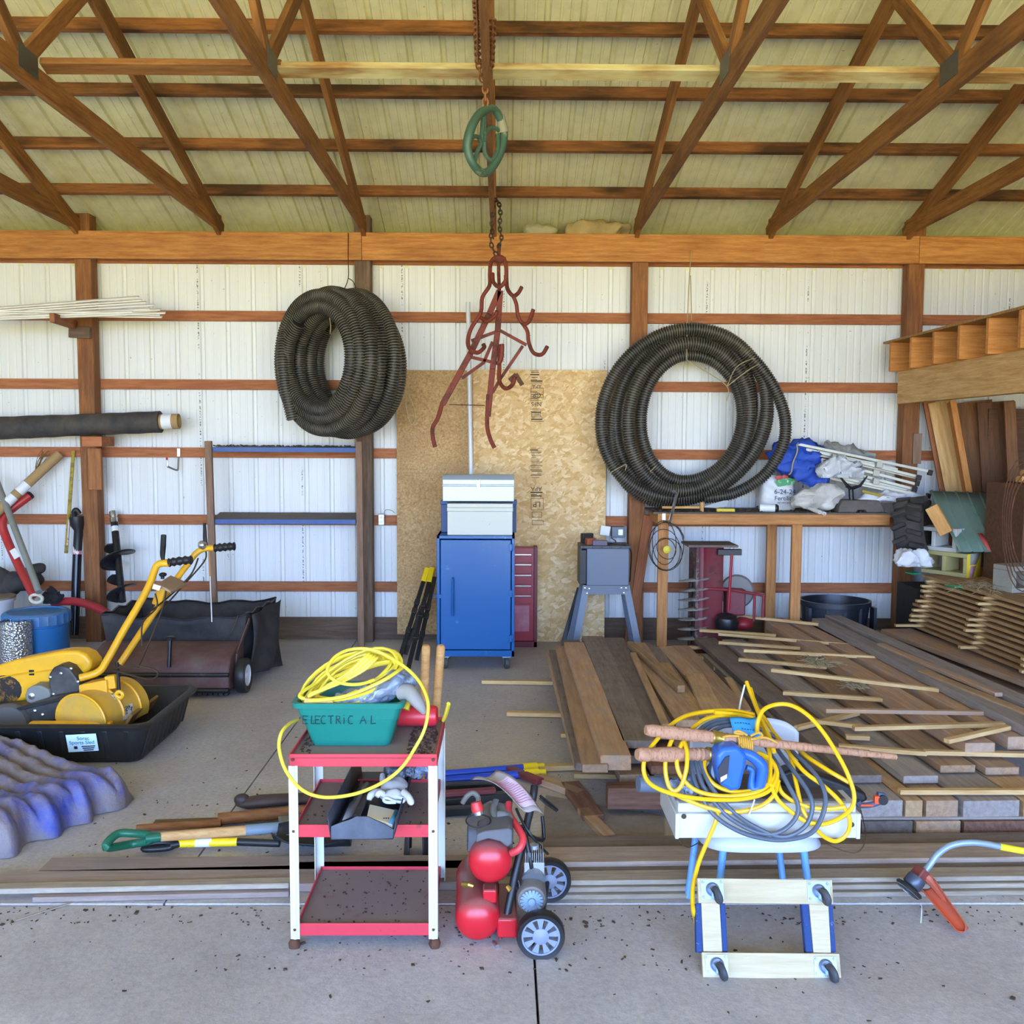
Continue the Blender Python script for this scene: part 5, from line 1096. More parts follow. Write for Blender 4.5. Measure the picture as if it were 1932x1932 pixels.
# bench hook with wire coil
t = thing('bench_hook', 'bright steel storage hook screwed to the left corner of the workbench rail', 'hook', at(260, 600, 7.83))
c = at(226, 612, Yb - .003); M = MB(); M.box(c, (.03, .006, .07)); M.build('plate', chrome, t, bevel=.002)
MB().tube([at(x, y, Y) for x, y, Y in ((225, 635, 7.84), (258, 640, 7.80), (262, 635, 7.78), (280, 560, 7.72), (298, 480, 7.68), (293, 466, 7.66), (280, 460, 7.64))], .012, 8, sm=4).build('hook', chrome, t)
t = thing('wire_coil', 'loose hanging coil of thin dark wire with a yellow plug below the workbench corner', 'wire', at(240, 790, 7.78))
for i, (cx, cy, rx, ry, tl) in enumerate(((238, 780, 105, 140, 0), (232, 800, 90, 120, .2), (245, 830, 88, 95, -.1), (228, 760, 70, 130, .1), (240, 795, 55, 62, .3))):
    M = MB(); M.tube([at(cx + rx * math.cos(k * PI / 12) + tl * 40 * math.sin(k * PI / 12), cy + ry * math.sin(k * PI / 12), 7.78 + .015 * math.sin(k + i)) for k in range(24)], .0035, 5, closed=True); M.build('wire_loop', dark_chain if i % 2 else black_plastic, t)
MB().tube([at(x, y, 7.77) for x, y in ((250, 650), (300, 660), (340, 720), (335, 742))], .006, 6, sm=4).build('cord_end', black_plastic, t)
M = MB(); M.lathe([(.03, 0), (.032, .01), (.02, .02), (0, .022)], 18, zframe(at(243, 800, 7.77), (0, -1, 0))); M.build('yellow_plug', paint('yellow_plug', '#e0cf3f', .45), t)
# big lugged tyre and rag at the end of the bench
c = at(1665, 690, 7.62); t = thing('lugged_tyre', 'black tractor tyre with deep lugs beside the right end of the workbench', 'tyre', (c.x, c.y, c.z - .2))
tyr = paint('old_tyre_rubber', '#2b2928', .85, dust='#5c544d', damt=.6)
Mx = zframe(c + V((.10, .12, .0)), (.78, -.6, .12)); M = MB(); M.lathe([(.11, -.09), (.19, -.12), (.225, -.10), (.235, 0), (.225, .10), (.19, .12), (.11, .09)], 40, Mx); M.build('carcass', tyr, t)
M = MB()
for k in range(14):
    for s in (-1, 1):
        th = 2 * PI * (k + (.25 if s > 0 else -.25)) / 14; 
        p = [Mx @ V((.25 * math.cos(th + o_), .25 * math.sin(th + o_), zz)) for o_, zz in ((0, s * .005), (s * .0 + .16, s * .115))]
        rad = (p[0] - Mx.translation); rad = rad - Mx.col[2].to_3d() * rad.dot(Mx.col[2].to_3d()); M.bar(p[0], p[1], .036, .05, rad)
M.build('tread_lugs', tyr, t, bevel=.008)
sack('white_rag', 'crumpled white rag below the tractor tyre at the bench end', 'rag', tuple(at(1690, 860, 7.45)), (.14, .09, .08), paint('white_rag', '#d9dcde', .8), 21, .06, 12)
x_ = at(1640, 1000, 7.6); M = MB(); M.bx(x_.x + .11, x_.x + .34, 7.62, 8.0, 0, .62); tag(M.build('dark_void_block', wood('void_black', '#2c2622', '#1d1916', vary=.05), bevel=.005), 'tall dark block added to stand for the shade under the tyre and the rag', 'filler block')  # near-black block added where there is only a shaded void
# ---------------------------------------------------------------- red auger machine under the bench
Ys = 7.72
t = thing('snow_auger', 'dark red auger housing standing on end under the workbench, its spiral at the left', 'auger', (at(500, 1250, Ys).x, Ys, 0))
sn = lambda x, y, Y=Ys: W(*ZW(x, y), Y)
M = MB(); q0, q1 = sn(425, 790), sn(590, 790); zb_ = .02; ztp = sn(500, 785).z
pl = [(q0.x, Ys + .02), (q0.x + .05, Ys - .0), (q0.x + .09, Ys + .03), (q1.x - .06, Ys + .03), (q1.x, Ys + .06), (q1.x, Ys + .26), (q0.x, Ys + .26)]
M.prism(pl, Matrix(((1, 0, 0, 0), (0, 1, 0, 0), (0, 0, 1, zb_), (0, 0, 0, 1))), ztp - zb_); M.build('housing', maroon, t, bevel=.01)
M = MB(); M.bx(q0.x - .015, q0.x + .012, Ys - .02, Ys + .28, zb_, ztp); M.build('side_plate', paint('rusty_plate', '#5a3a38', .8, worn='#857a74', wamt=.7, wscale=12, lo=.5), t, bevel=.003)
M = MB(); d0, d1 = sn(365, 770), sn(670, 795); M.bx(d0.x, d1.x - .02, Ys - .05, Ys + .28, ztp, ztp + .02); M.build('top_plate', paint('dusty_top_plate', '#6b5a55', .8, dust='#85756a', damt=.6), t, bevel=.004)
M = MB(); p = sn(610, 815); M.box(p, (.20, .05, .05)); M.build('latch_block', black_steel, t, bevel=.004)
MB().cyl(sn(625, 830, Ys - .02), sn(606, 1160, Ys - .02), .012, n=8).build('rod', paint('red_rod', '#a3242e', .45), t)
for q in ([(470, 1030), (640, 1040), (820, 1072)], [(760, 1068), (755, 1220)], [(812, 1070), (808, 1200)]): MB().tube([sn(x, y, Ys + .02) for x, y in q], .012, 8).build('guard_rail', paint('red_rail', '#8c2a33', .5), t)
M = MB(); M.lathe([(0, 0), (.13, 0), (.145, .02), (.13, .05), (0, .05)], 30, zframe(sn(655, 1045, Ys + .2), (-.25, -1, .1))); M.build('grey_cover', paint('grey_cover', '#85807a', .7), t)
M = MB(); M.box(sn(640, 1105, Ys + .12), (.16, .14, .22)); M.build('gear_box', maroon, t, bevel=.012)
M = MB(); M.lathe([(.0, -.05), (.09, -.05), (.10, 0), (.08, .05), (.03, .07), (0, .07)], 24, zframe(sn(595, 1225, Ys - .05), (0, -.2, 1))); M.build('pulley', black_steel, t)
M = MB(); M.ball(sn(690, 1235, Ys + .05), (.09, .08, .055)); M.build('red_hub', paint('red_hub', '#8a2026', .5), t)
ax0, ax1 = sn(398, 1345, Ys + .1), sn(410, 850, Ys + .1); Lx = (ax1 - ax0).length; Mz = zframe((ax0.x, ax0.y, .03), ax1 - ax0)
def fl(u, v): th = u * 2 * PI * 8; r = .02 + .115 * v; return Mz @ V((r * math.cos(th), r * math.sin(th), .02 + u * (Lx - .06) - .025 * v))
M = MB(); M.grid(fl, 160, 3); M.build('auger_spiral', paint('worn_spiral', '#8d8a80', .6, worn='#5a4a3c', wamt=.7, lo=.5), t, thick=.006, angle=60)
MB().cyl(Mz @ V((0, 0, 0)), Mz @ V((0, 0, Lx)), .022, n=10).build('auger_shaft', black_steel, t)
# black oval tub
c = sn(1235, 1230, 8.05); t = thing('black_tub', 'black oval plastic stock tub standing by the wall under the workbench', 'tub', (c.x, 8.05, 0)); rx = (sn(1440, 1100, 8.05).x - sn(1030, 1100, 8.05).x) / 2; zz = sn(1235, 1098, 8.05).z
M = MB(); M.lathe([(0, .006), (.85, .006), (1.0, zz - .04), (1.05, zz - .04), (1.05, zz), (.98, zz), (.95, zz - .05), (.82, .03), (0, .03)], 44, Matrix.Translation((c.x, 8.08, 0)) @ Matrix.Diagonal((rx / 1.05, .26, 1, 1)), cap=False); M.build('tub', paint('tub_black', '#171a20', .4, dust='#4d5563', damt=.35), t)
M = MB()
for k in range(5): M.bx(c.x - .28 + k * .14 - .012, c.x - .28 + k * .14 + .012, 8.08 - .255 * math.sqrt(max(.1, 1 - ((-.28 + k * .14) / rx) ** 2)) - .002, 8.08 - .2, .14, zz - .04)
M.build('ribs', bpy.data.materials['tub_black'], t)
# ================================================================ storage loft on the right and the things under it
bmx = F(1693, 762, 2.14)
LX = W(1694, 762, 8.20); z0, z1 = LX.z, W(1694, 701, 8.20).z
o = board('loft_beam', (LX.x + .045, 8.22, (z0 + z1) / 2), (LX.x + .045, 4.6, (z0 + z1) / 2), z1 - z0, .09, loft_wood, up=(1, 0, 0)); tag(o, kind='structure')
JX = W(1679, 670, 8.23).x
for k in range(9):
    y = 8.23 - .412 * k; o = board('loft_joist_beam', (JX, y, z1 + .127), (6.28, y, z1 + .127), .25, .038, joist_wood, up=(0, -1, 0)); tag(o, kind='structure')
M = MB(); M.bx(JX - .01, 6.28, 4.7, 8.36, z1 + .253, z1 + .272); tag(M.build('loft_floor', wood('loft_deck', '#b68a4a', '#8f6630', vary=.05)), kind='structure')
o = board('loft_post', (5.2, 5.0, 0), (5.2, 5.0, z1), .14, .14, post_wood, up=(0, -1, 0)); tag(o, kind='structure')
# strip nailed on the right post
q0, q1 = W(1729, 875, 8.325), W(1731, 818, 8.325); o = board('nailed_strip', q0, q1, .075, .022, wood('grey_strip', '#b09078', '#8a6c55'), up=(0, -1, 0)); tag(o, 'short greyish strip of wood nailed to the right post above the workbench end', 'strip')
# boards and sheets leaning in the dark bay
brown_ply = wood('dark_plywood', '#8a5f3a', '#6b4526', vary=.1)
def leaning(label, xt, yt, xb, yb, Yt, Yb_, w, th, mat, cat='board'):
    q, p = W(xt, yt, Yt), W(xb, yb, Yb_); d = (p - q); base = q + d * ((q.z - .004) / -d.z) if d.z < 0 else p
    o = board('stored_board', base, q, w, th, mat, up=(-.25, -1, 0)); return tag(o, label, cat, 'boards stored under the loft')
leaning('thin board edge leaning at the far left of the dark bay under the loft', 1752, 755, 1785, 930, 8.36, 8.26, .10, .03, girt_wood)
leaning('pale plank leaning under the left end of the loft, beside the reddish one', 1772, 758, 1806, 930, 8.30, 8.18, .19, .03, loft_wood)
leaning('reddish plank on edge leaning between the pale plank and the wide sheet', 1795, 758, 1824, 920, 8.12, 8.0, .05, .14, joist_wood)
leaning('wide brown plywood sheet leaning under the loft right of the reddish plank', 1832, 758, 1852, 935, 8.36, 8.26, .34, .02, brown_ply, 'sheet')
leaning('dark plywood sheet leaning deepest under the loft right of the wide brown sheet', 1878, 758, 1890, 960, 8.22, 8.14, .30, .02, wood('darker_ply', '#6f4a2c', '#523419', vary=.1), 'sheet')
leaning('narrow dark stud leaning at the right of the plywood sheets under the loft', 1904, 758, 1914, 960, 8.05, 7.95, .09, .04, brown_ply)
M = MB(); M.bx(4.35, 6.2, 8.20, 8.24, 0, 2.12); tag(M.build('dark_backing_sheet', wood('shade_brown', '#6b4a30', '#503522', vary=.05), bevel=.003), 'big dark sheet added to shade the back wall under the right loft end', 'sheet')  # dark sheet added over the bright wall so the bay looks shaded
# ---- tall stickered stack
Z0s = .345; lay = .0395; SXL = 3.40; SDX = -.085      # left edge X at Y = 7.5, drift per metre towards the viewer
def sx(y): return SXL + SDX * -1 * (7.5 - y) * .6
stk_wood = wood('air_dried_board', '#c49b66', '#97703f', vary=.2, dirt='#8b7657', dirtamt=.4)
r_ = random.Random(3)
for L in range(11):
    z = Z0s + lay * L; dx = .010 * L
    for c in range(4):
        ye = r_.uniform(7.42, 7.56); x = .10 + .205 * c + dx
        o = board('stacked_board', (sx(4.9) + x + r_.uniform(-.012, .008), 4.9, z), (sx(ye) + x, ye, z), .19, .021, stk_wood, bevel=.001)
        tag(o, 'rough sawn board in the tall stickered stack under the loft', 'board', 'boards in the stickered stack')
    if L < 10:
        for y in (7.35, 6.55, 5.85):
            o = board('stack_sticker', (sx(y) + dx - r_.uniform(.0, .10) - (.16 if (L == 0 and y > 7) else 0), y + r_.uniform(-.02, .02), z + .0198), (sx(y) + dx + .84, y, z + .0198), .036, .0182, pale_wood, bevel=.001)
            tag(o, 'pale spacer stick poking out between layers of the tall stickered stack', 'stick', 'spacer sticks of the stickered stack')
ZS = Z0s + lay * 10 + .0115
for (x, y) in ((1722, 1081), (1800, 1106)):
    p = F(x, y, ZS + .006); M = MB(); M.box(p + V((0, 0, 0)), (.07, .10, .012), Matrix.Rotation(.2, 3, 'Z')); tag(M.build('green_tag', paint('green_plastic_tag', '#1f8f5a', .4)), 'small green plastic tag at the top edge of the stickered stack, ' + ('far' if x < 1750 else 'near') + ' one', 'tag')
# ---- concrete blocks, wood block and green ribbed sheet on the stack
grey_block = paint('concrete_block', '#a5a396', .95, dust='#8b8776', damt=.4, bump=.4, grainy=.4)
def cinder(name, label, c, rz, mat, size=(.40, .19, .19), lie=True, holes_front=True):
    t = thing(name, label, 'block', c); R = Matrix.Rotation(rz, 4, 'Z'); Mx = Matrix.Translation(c) @ R; M = MB(); L, D_, H = size; w = .034
    # a hollow block: shell of walls with two cores running along local y
    def wb(x0, x1, z0, z1): M.add([Mx @ V((x, y, z)) for x in (x0, x1) for y in (-D_ / 2, D_ / 2) for z in (z0, z1)], [(0, 1, 3, 2), (4, 6, 7, 5), (0, 4, 5, 1), (2, 3, 7, 6), (0, 2, 6, 4), (1, 5, 7, 3)])
    wb(-L / 2, L / 2, 0, w); wb(-L / 2, L / 2, H - w, H); wb(-L / 2, -L / 2 + w, w, H - w); wb(L / 2 - w, L / 2, w, H - w); wb(-w / 2, w / 2, w, H - w)
    M.build('block_body', mat, t, bevel=.005); return t, Mx
zA = ZS + .001
p = F(1800, 1088, ZS)
t, Mx = cinder('painted_block', 'hollow concrete block painted yellow, grey and pink, lying on the tall stack', (p.x + .03, p.y + .13, zA), -1.02, paint('yellowed_block', '#b5aa6a', .95, dust='#9b9680', damt=.6, bump=.3))
yb = paint('block_yellow', '#efd02a', .7)
e0 = .2005
def endface(nm, mt, pl, off): M = MB(); M.add([Mx @ V((e0 + off, y, z)) for y, z in pl], [tuple(range(len(pl)))]); M.build(nm, mt, t, thick=.0012)
endface('yellow_end', yb, [(-.095, 0), (.095, 0), (.095, .19), (-.095, .19)], .001)
endface('grey_patch', grey_block, [(-.055, .10), (.03, .10), (.085, .188), (-.055, .188)], .0022)
endface('pink_patch', paint('block_pink', '#b98aa0', .8), [(-.06, .004), (-.01, .004), (.03, .09), (-.05, .09)], .0022)
p2 = F(1790, 1040, ZS + .19); c2 = (p.x - .02, p.y + .22, ZS + .192)
t, _ = cinder('grey_block', 'plain whitish grey hollow concrete block lying on top of the painted one', c2, -1.02, paint('pale_block', '#bfc0ba', .95, dust='#a7a69a', damt=.4, bump=.3))
# wood block leaning, green sheet on top of it
qa, qb = W(1760, 960, p.y + .08), W(1784, 1002, p.y + .02); dd = (qb - qa)
o = board('wood_offcut', qa - dd * .1, qb + dd * .1, .10, .045, new_pine, up=(-.75, -.5, .5)); tag(o, 'pale wood offcut propping the left edge of the green ribbed sheet', 'offcut')
G0, G1, G2, G3 = W(1753, 926, p.y + .33), W(1876, 931, p.y + .35), W(1922, 1041, p.y - .10), W(1811, 1042, p.y - .10)
def gsheet(u, v):
    q = G0.lerp(G1, u).lerp(G3.lerp(G2, u), v); n_ = (G1 - G0).cross(G3 - G0).normalized(); n_ = n_ if n_.z > 0 else -n_
    k = abs(((u * 5.4 + .35) % 1) - .5); return q + n_ * (.013 if k < .06 else 0)
M = MB(); M.grid(gsheet, 90, 5); t = thing('ribbed_steel_sheet', 'short green ribbed steel sheet leaning over the concrete blocks on the tall stack', 'sheet', tuple(G3)); M.build('sheet', paint('faded_green_steel', '#5f7a6b', .5, dust='#7f8677', damt=.5, worn='#4c6a5a', wamt=.6), t, thick=.002, angle=25)
u0, u1, v0, v1 = .48, .60, .72, .97
M = MB(); n_ = (G1 - G0).cross(G3 - G0).normalized(); n_ = n_ if n_.z > 0 else -n_; bi = lambda u, v: G0.lerp(G1, u).lerp(G3.lerp(G2, u), v) + n_ * .004
M.add([bi(.44, .70), bi(.52, .70), bi(.60, .98), bi(.48, .98)], [(0, 1, 2, 3)]); M.build('red_paint_mark', paint('red_spray', '#c0504a', .6), t, thick=.001)
# small clutter at the right edge
t = thing('grey_block', 'grey hollow concrete block at the right picture edge on the tall stack', 'block', (0, 0, 0)); bpy.data.objects.remove(t)
pe = F(1922, 1118, ZS); t, _ = cinder('grey_block', 'grey hollow concrete block at the right edge on the tall stack', (pe.x + .10, pe.y + .10, zA), .25, grey_block)
cb = W(1868, 1075, p.y + .42); t = thing('black_drum', 'black round drum in the shade under the green ribbed sheet', 'drum', (cb.x, cb.y, ZS)); M = MB(); M.lathe([(0, 0), (.145, 0), (.15, .02), (.15, .26), (.12, .28), (0, .28)], 30, zframe((cb.x, cb.y, ZS + .155), (-.2, -1, .0))); M.build('drum', black_plastic, t); M = MB(); M.lathe([(.05, .281), (.05, .292), (.02, .295), (0, .295)], 20, zframe((cb.x, cb.y, ZS + .155), (-.2, -1, .0))); M.build('drum_cap', paint('grey_cap', '#4b4f5a', .5), t)
t = thing('wire_bundle', 'thin rusty wire loops hanging down at the right edge beside the green sheet', 'wire', tuple(W(1920, 1000, 6.2)))
for i in range(5):
    M = MB(); M.tube([W(1945 + 38 * math.cos(k * PI / 10) - i * 4, 990 + (90 + i * 9) * math.sin(k * PI / 10), 6.25 + .02 * i) for k in range(20)], .004, 5, closed=True); M.build('wire_loop', rust, t)
for i, (x, y) in enumerate(((1922, 904), (1930, 892), (1938, 880))):
    q = W(x, y, 6.9); o = board('yellow_pine_block', q, q + V((.3, .0, 0)), .09, .045, new_pine); tag(o, ('lowest', 'middle', 'topmost')[i] + ' of the yellow pine blocks stepping up at the right edge under the loft', 'block')
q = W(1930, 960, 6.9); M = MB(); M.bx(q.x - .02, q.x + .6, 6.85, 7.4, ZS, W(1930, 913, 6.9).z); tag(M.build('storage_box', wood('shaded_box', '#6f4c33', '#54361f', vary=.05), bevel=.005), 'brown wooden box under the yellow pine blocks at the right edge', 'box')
# ================================================================ lumber lying on the floor
ZS_ = zoomed(1000, 1150, 3.45); ZT = zoomed(1450, 1130, 2.884)
dark_lum = wood('dark_weathered_plank', '#83746a', '#62544a', vary=.25, dirt='#958a80', dirtamt=.5)
brown_lum = wood('brown_plank', '#c29c74', '#997555', vary=.25, dirt='#a89889', dirtamt=.55)
grey_lum = wood('grey_plank', '#a99d93', '#877b72', vary=.2, dirt='#a59a90', dirtamt=.5)
tan_lum = wood('tan_plank', '#cba678', '#a88256', vary=.2, dirt='#8d7a66', dirtamt=.45)
orange_lum = wood('orange_plank', '#cfa67c', '#b0825a', vary=.12, dirt='#a4968a', dirtamt=.8)
red_lum = wood('red_brown_beam', '#926a54', '#6e4b3a', vary=.2)
def plank(zf, far, near, z, w, t, mat, label, group=None, name='lumber_plank', cat='plank', warp=0, z2=None):
    p, q = F(*zf(*far), z), F(*zf(*near), z if z2 is None else z2)
    o = board(name, p - V((0, 0, t / 2)), q - V((0, 0, t / 2)), w, t, mat, warp=warp, bevel=.003); return tag(o, label, cat, group)
g1 = 'planks of the left lumber pile'
# ---- left pile: lower layers
r_ = random.Random(17)
for L, z in enumerate((.075, .150, .222)):
    n = 5; wds = (.15, .17, .16, .18, .16)
    for c in range(n):
        x = .655 + .185 * c; near = 4.62 - .07 * c + r_.uniform(-.05, .05) - (.0 if L else .05); far = 7.35 - .05 * c + r_.uniform(-.1, .1)
        sk = .13
        o = board('lumber_plank', (x - .0 - .01 * L, far, z - .022), (x + sk - .03 * L, near, z - .022), wds[c], .042, (red_lum, brown_lum, dark_lum)[(L + c) % 3], bevel=.003)
        tag(o, 'weathered plank in the lower layers of the left lumber pile, mostly under other planks', 'plank', g1)
    for y in (7.1, 6.35, 5.6, 4.9):
        o = board('spacer_lath', (.50 - r_.uniform(0, .06), y + r_.uniform(-.03, .03), z - .058), (1.5, y, z - .058), .036, .026, pale_wood, bevel=.001); tag(o, 'short pale spacer lath sticking out at the left side of the left lumber pile', 'lath', 'spacer laths of the left lumber pile')
plank(ZS_, (128, 280), (318, 985), .215, .05, .04, brown_lum, 'narrow brown plank running down the outer left edge of the left pile')
plank(ZS_, (160, 262), (352, 1000), .235, .085, .04, dark_lum, 'dark grey plank second from the outer edge of the left lumber pile')
plank(ZS_, (218, 238), (425, 1010), .262, .125, .04, brown_lum, 'brown plank with a split end, third from the left edge of the left pile')
plank(ZS_, (285, 212), (560, 950), .300, .15, .075, orange_lum, 'thick brown timber with an orange side face in the left lumber pile')
plank(ZS_, (408, 172), (712, 855), .300, .17, .04, dark_lum, 'wide dark plank in front of the bench machine, left of its twin')
plank(ZS_, (540, 182), (865, 800), .296, .165, .04, dark_lum, 'wide dark plank beside its twin, partly under two loose sticks')
plank(ZS_, (690, 215), (1030, 720), .296, .14, .04, brown_lum, 'brown plank under the loose square stick in the left pile')
plank(ZS_, (800, 240), (1130, 690), .292, .09, .04, dark_lum, 'dark plank in the middle of the left pile behind the loose square stick')
plank(ZS_, (870, 345), (1115, 680), .300, .075, .03, tan_lum, 'narrow tan board right of the loose square stick end')
plank(ZS_, (880, 238), (1290, 660), .290, .12, .04, brown_lum, 'brown plank at the right side of the left pile, inside of the last one')
plank(ZS_, (985, 235), (1370, 655), .288, .12, .04, brown_lum, 'last brown plank at the right edge of the left lumber pile')
plank(ZS_, (1070, 415), (1215, 690), .325, .115, .03, tan_lum, 'short wide tan board lying on the right part of the left pile')
plank(ZS_, (1290, 440), (1440, 690), .27, .05, .035, tan_lum, 'narrow tan stick beside the right edge of the left pile')
plank(ZS_, (672, 278), (885, 745), .325, .042, .022, tan_lum, 'thin tan stick lying lengthwise over the twin dark planks', name='loose_stick', cat='stick')
plank(ZS_, (652, 205), (985, 495), .345, .048, .045, wood('grey_tan_stick', '#a8875f', '#7f6243', vary=.1), 'loose square stick with a grey cut end crossing the left pile', name='loose_stick', cat='stick')
# timbers under the near end
for i, (x0, x1, y, z, mt, lb) in enumerate(((.60, 1.25, 4.44, .095, red_lum, 'heavy dark beam end at the front foot of the left lumber pile'), (1.05, 1.6, 4.30, .06, red_lum, 'short red brown beam at the front foot of the left pile, near the chair'))):
    o = board('timber_offcut', (x0, y, z), (x1, y, z), .09, .105 if i == 0 else .085, mt); tag(o, lb, 'timber')
for (a, b, z, w, t_, lb) in (((1040, 1450), (1085, 1520), .0, .09, .04, 'dark board lying along the left foot of the left lumber pile'),):
    pass
o = board('lumber_plank', F(1075, 1480, .02), F(1120, 1545, .02), .10, .035, red_lum); tag(o, 'short dark red board on the floor at the near corner of the left pile', 'plank')
o = board('loose_board', F(1012, 1468, .02), F(1098, 1500, .02), .065, .035, brown_lum); tag(o, 'loose brown board lying on the floor behind the compressor handle', 'board')
o = board('loose_board', F(1100, 1530, .02), F(1150, 1582, .02), .06, .035, brown_lum); tag(o, 'short angled brown board on the floor in front of the left pile', 'board')
M = MB(); p = [F(*q, .012) for q in ((1030, 1500), (1250, 1540), (1255, 1590), (1020, 1590))]; M.add(p + [q - V((0, 0, .011)) for q in p], [(0, 1, 2, 3), (7, 6, 5, 4)] + [(i, (i + 1) % 4, 4 + (i + 1) % 4, 4 + i) for i in range(4)]); tag(M.build('dark_sheet', paint('dirty_board_sheet', '#948a82', .9, dust='#5c5148', damt=.5, grainy=.4)), 'dirty flat sheet lying on the floor in front of the left lumber pile', 'sheet')
for (a, b, lb) in (((909, 1286), (1046, 1288), 'long pale lath with a grey end lying on the floor, farthest from the cart'), ((956, 1346), (1060, 1348), 'pale lath with a purple grey end lying on the floor, middle of three'), ((1012, 1449), (1095, 1446), 'pale lath poking from the pile beside the yellow pole ends')):
    o = board('floor_lath', F(*a, .02), F(*b, .02), .045, .028, pale_wood); tag(o, lb, 'lath')
# blue poles with yellow ends on the floor
for i, (a, b) in enumerate((((800, 1464), (990, 1449)), ((800, 1476), (992, 1460)))):
    t = thing('blue_pole', ('rear', 'front')[i] + ' one of the two blue poles with yellow ends lying behind the compressor', 'pole', tuple(F(*b)), 'blue poles on the floor')
    p, q = F(*a, .025), F(*b, .025); MB().cyl(p, q, .022, n=12).build('pole', paint('blue_pole', '#1c49c4', .35), t); d = (q - p).normalized()
    MB().tube([q - d * .01, q + d * .07, q + d * .072, q + d * .11], [.027, .027, .02, .02], 12).build('yellow_end', yellow_plastic, t)
t = thing('folded_stand', 'folded black and dark red metal frame lying on the floor behind the compressor', 'frame', tuple(F(900, 1500)))
for (a, b, z, w, h, mt) in (((790, 1489), (960, 1482), .03, .05, .05, black_plastic), ((790, 1502), (935, 1492), .06, .045, .03, maroon), ((800, 1518), (965, 1502), .03, .05, .05, black_plastic), ((800, 1532), (890, 1528), .03, .04, .04, black_steel), ((960, 1450), (1020, 1475), .03, .05, .03, maroon)):
    M = MB(); M.bar(F(*a, z), F(*b, z), w, h); M.build('frame_bar', mt, t, bevel=.004)
# ---------------------------------------------------------------- right pile
g2 = 'planks of the right lumber pile'
def zpl(n0, n1): pass
# lower rows seen end-on
xs = [(495, 735), (738, 842), (850, 1036), (1050, 1372), (1380, 1600)]
for i, (a, b) in enumerate(xs):
    p, q = F(*ZT(a, 1188), .085), F(*ZT(b, 1188), .085); x0, x1 = p.x, q.x
    o = board('lumber_plank', ((x0 + x1) / 2 - .10, 7.2 - .2 * i, .125), ((x0 + x1) / 2, p.y, .125), x1 - x0 - .008, .078, (grey_lum, tan_lum, brown_lum)[i % 3]); tag(o, 'thick plank seen by its cut end in the middle row of the right lumber pile', 'plank', g2)
for i, (a, b) in enumerate(((500, 790), (795, 1050), (1055, 1420), (1425, 1600))):
    p, q = F(*ZT(a, 1290), .004), F(*ZT(b, 1290), .004)
    o = board('lumber_plank', ((p.x + q.x) / 2 - .10, 7.0, .038), ((p.x + q.x) / 2, p.y, .038), q.x - p.x - .008, .07, (dark_lum, brown_lum, red_lum)[i % 3]); tag(o, 'dark plank end in the bottom row of the right lumber pile', 'plank', 'bottom planks of the right lumber pile')
o = board('row_lath', F(*ZT(460, 1185), .082), F(*ZT(1500, 1182), .082), .05, .012, grey_lum); tag(o, 'long flat lath between the two front rows of the right lumber pile', 'lath')
# surface planks, far end -> near end (centre lines of their upper faces)
zz = .212
S = [((1300 / 1, 210), None)]
def pk(far, near, z, w, t, mat, lb, z2=None): 
    p, q = F(*far, z), F(*near, z if z2 is None else z2); o = board('lumber_plank', p - V((0, 0, t / 2)), q - V((0, 0, t / 2)), w, t, mat, bevel=.003); return tag(o, lb, 'plank')
pk((1330, 1203), (1632, 1463), zz, .172, .038, dark_lum, 'wide dark plank at the left edge of the right lumber pile')
pk((1382, 1206), (1738, 1464), zz, .172, .038, grey_lum, 'wide grey plank second from the left edge of the right pile')
pk((1428, 1196), (1808, 1444), zz, .18, .038, brown_lum, 'wide brown plank third from the left edge of the right pile')
pk((1475, 1196), (1892, 1448), zz, .172, .038, brown_lum, 'wide brown plank fourth from the left, its near end by the picture edge')
pk((1530, 1190), (1965, 1420), zz, .172, .038, grey_lum, 'wide grey plank fifth from the left in the right pile')
pk((1590, 1190), (2010, 1385), zz, .172, .038, dark_lum, 'wide dark plank under the grey beams of the right pile')
pk((1640, 1188), (2040, 1350), zz, .172, .038, brown_lum, 'brown plank under the long grey beams, beside the stickered stack')
pk((1700, 1196), (2060, 1330), zz, .172, .038, brown_lum, 'brown plank hidden furthest right below the stickered stack')
pk((1690, 1186), (2040, 1310), zz + .09, .26, .04, brown_lum, 'wide brown board lying flat in front of the stickered stack')
pk((1462, 1172), (1850, 1402), zz + .085, .155, .07, orange_lum, 'long thick timber with an orange edge lying on top of the right pile')
pk((1490, 1166), (1925, 1390), zz + .085, .13, .07, orange_lum, 'second long orange-edged timber right of the first on the right pile')
pk((1545, 1166), (1955, 1372), zz + .14, .12, .05, grey_lum, 'long grey weathered beam on top of the right pile, the nearer of two')
pk((1562, 1156), (1990, 1345), zz + .14, .12, .05, grey_lum, 'long grey weathered beam on top of the right pile, the farther of two')
pk((1660, 1213), (1885, 1307), zz + .155, .05, .025, orange_lum, 'thin orange lath lying between the two long grey beams')
pk((1740, 1264), (1960, 1352), zz + .15, .07, .03, tan_lum, 'tan board lying beside the nearer long grey beam')
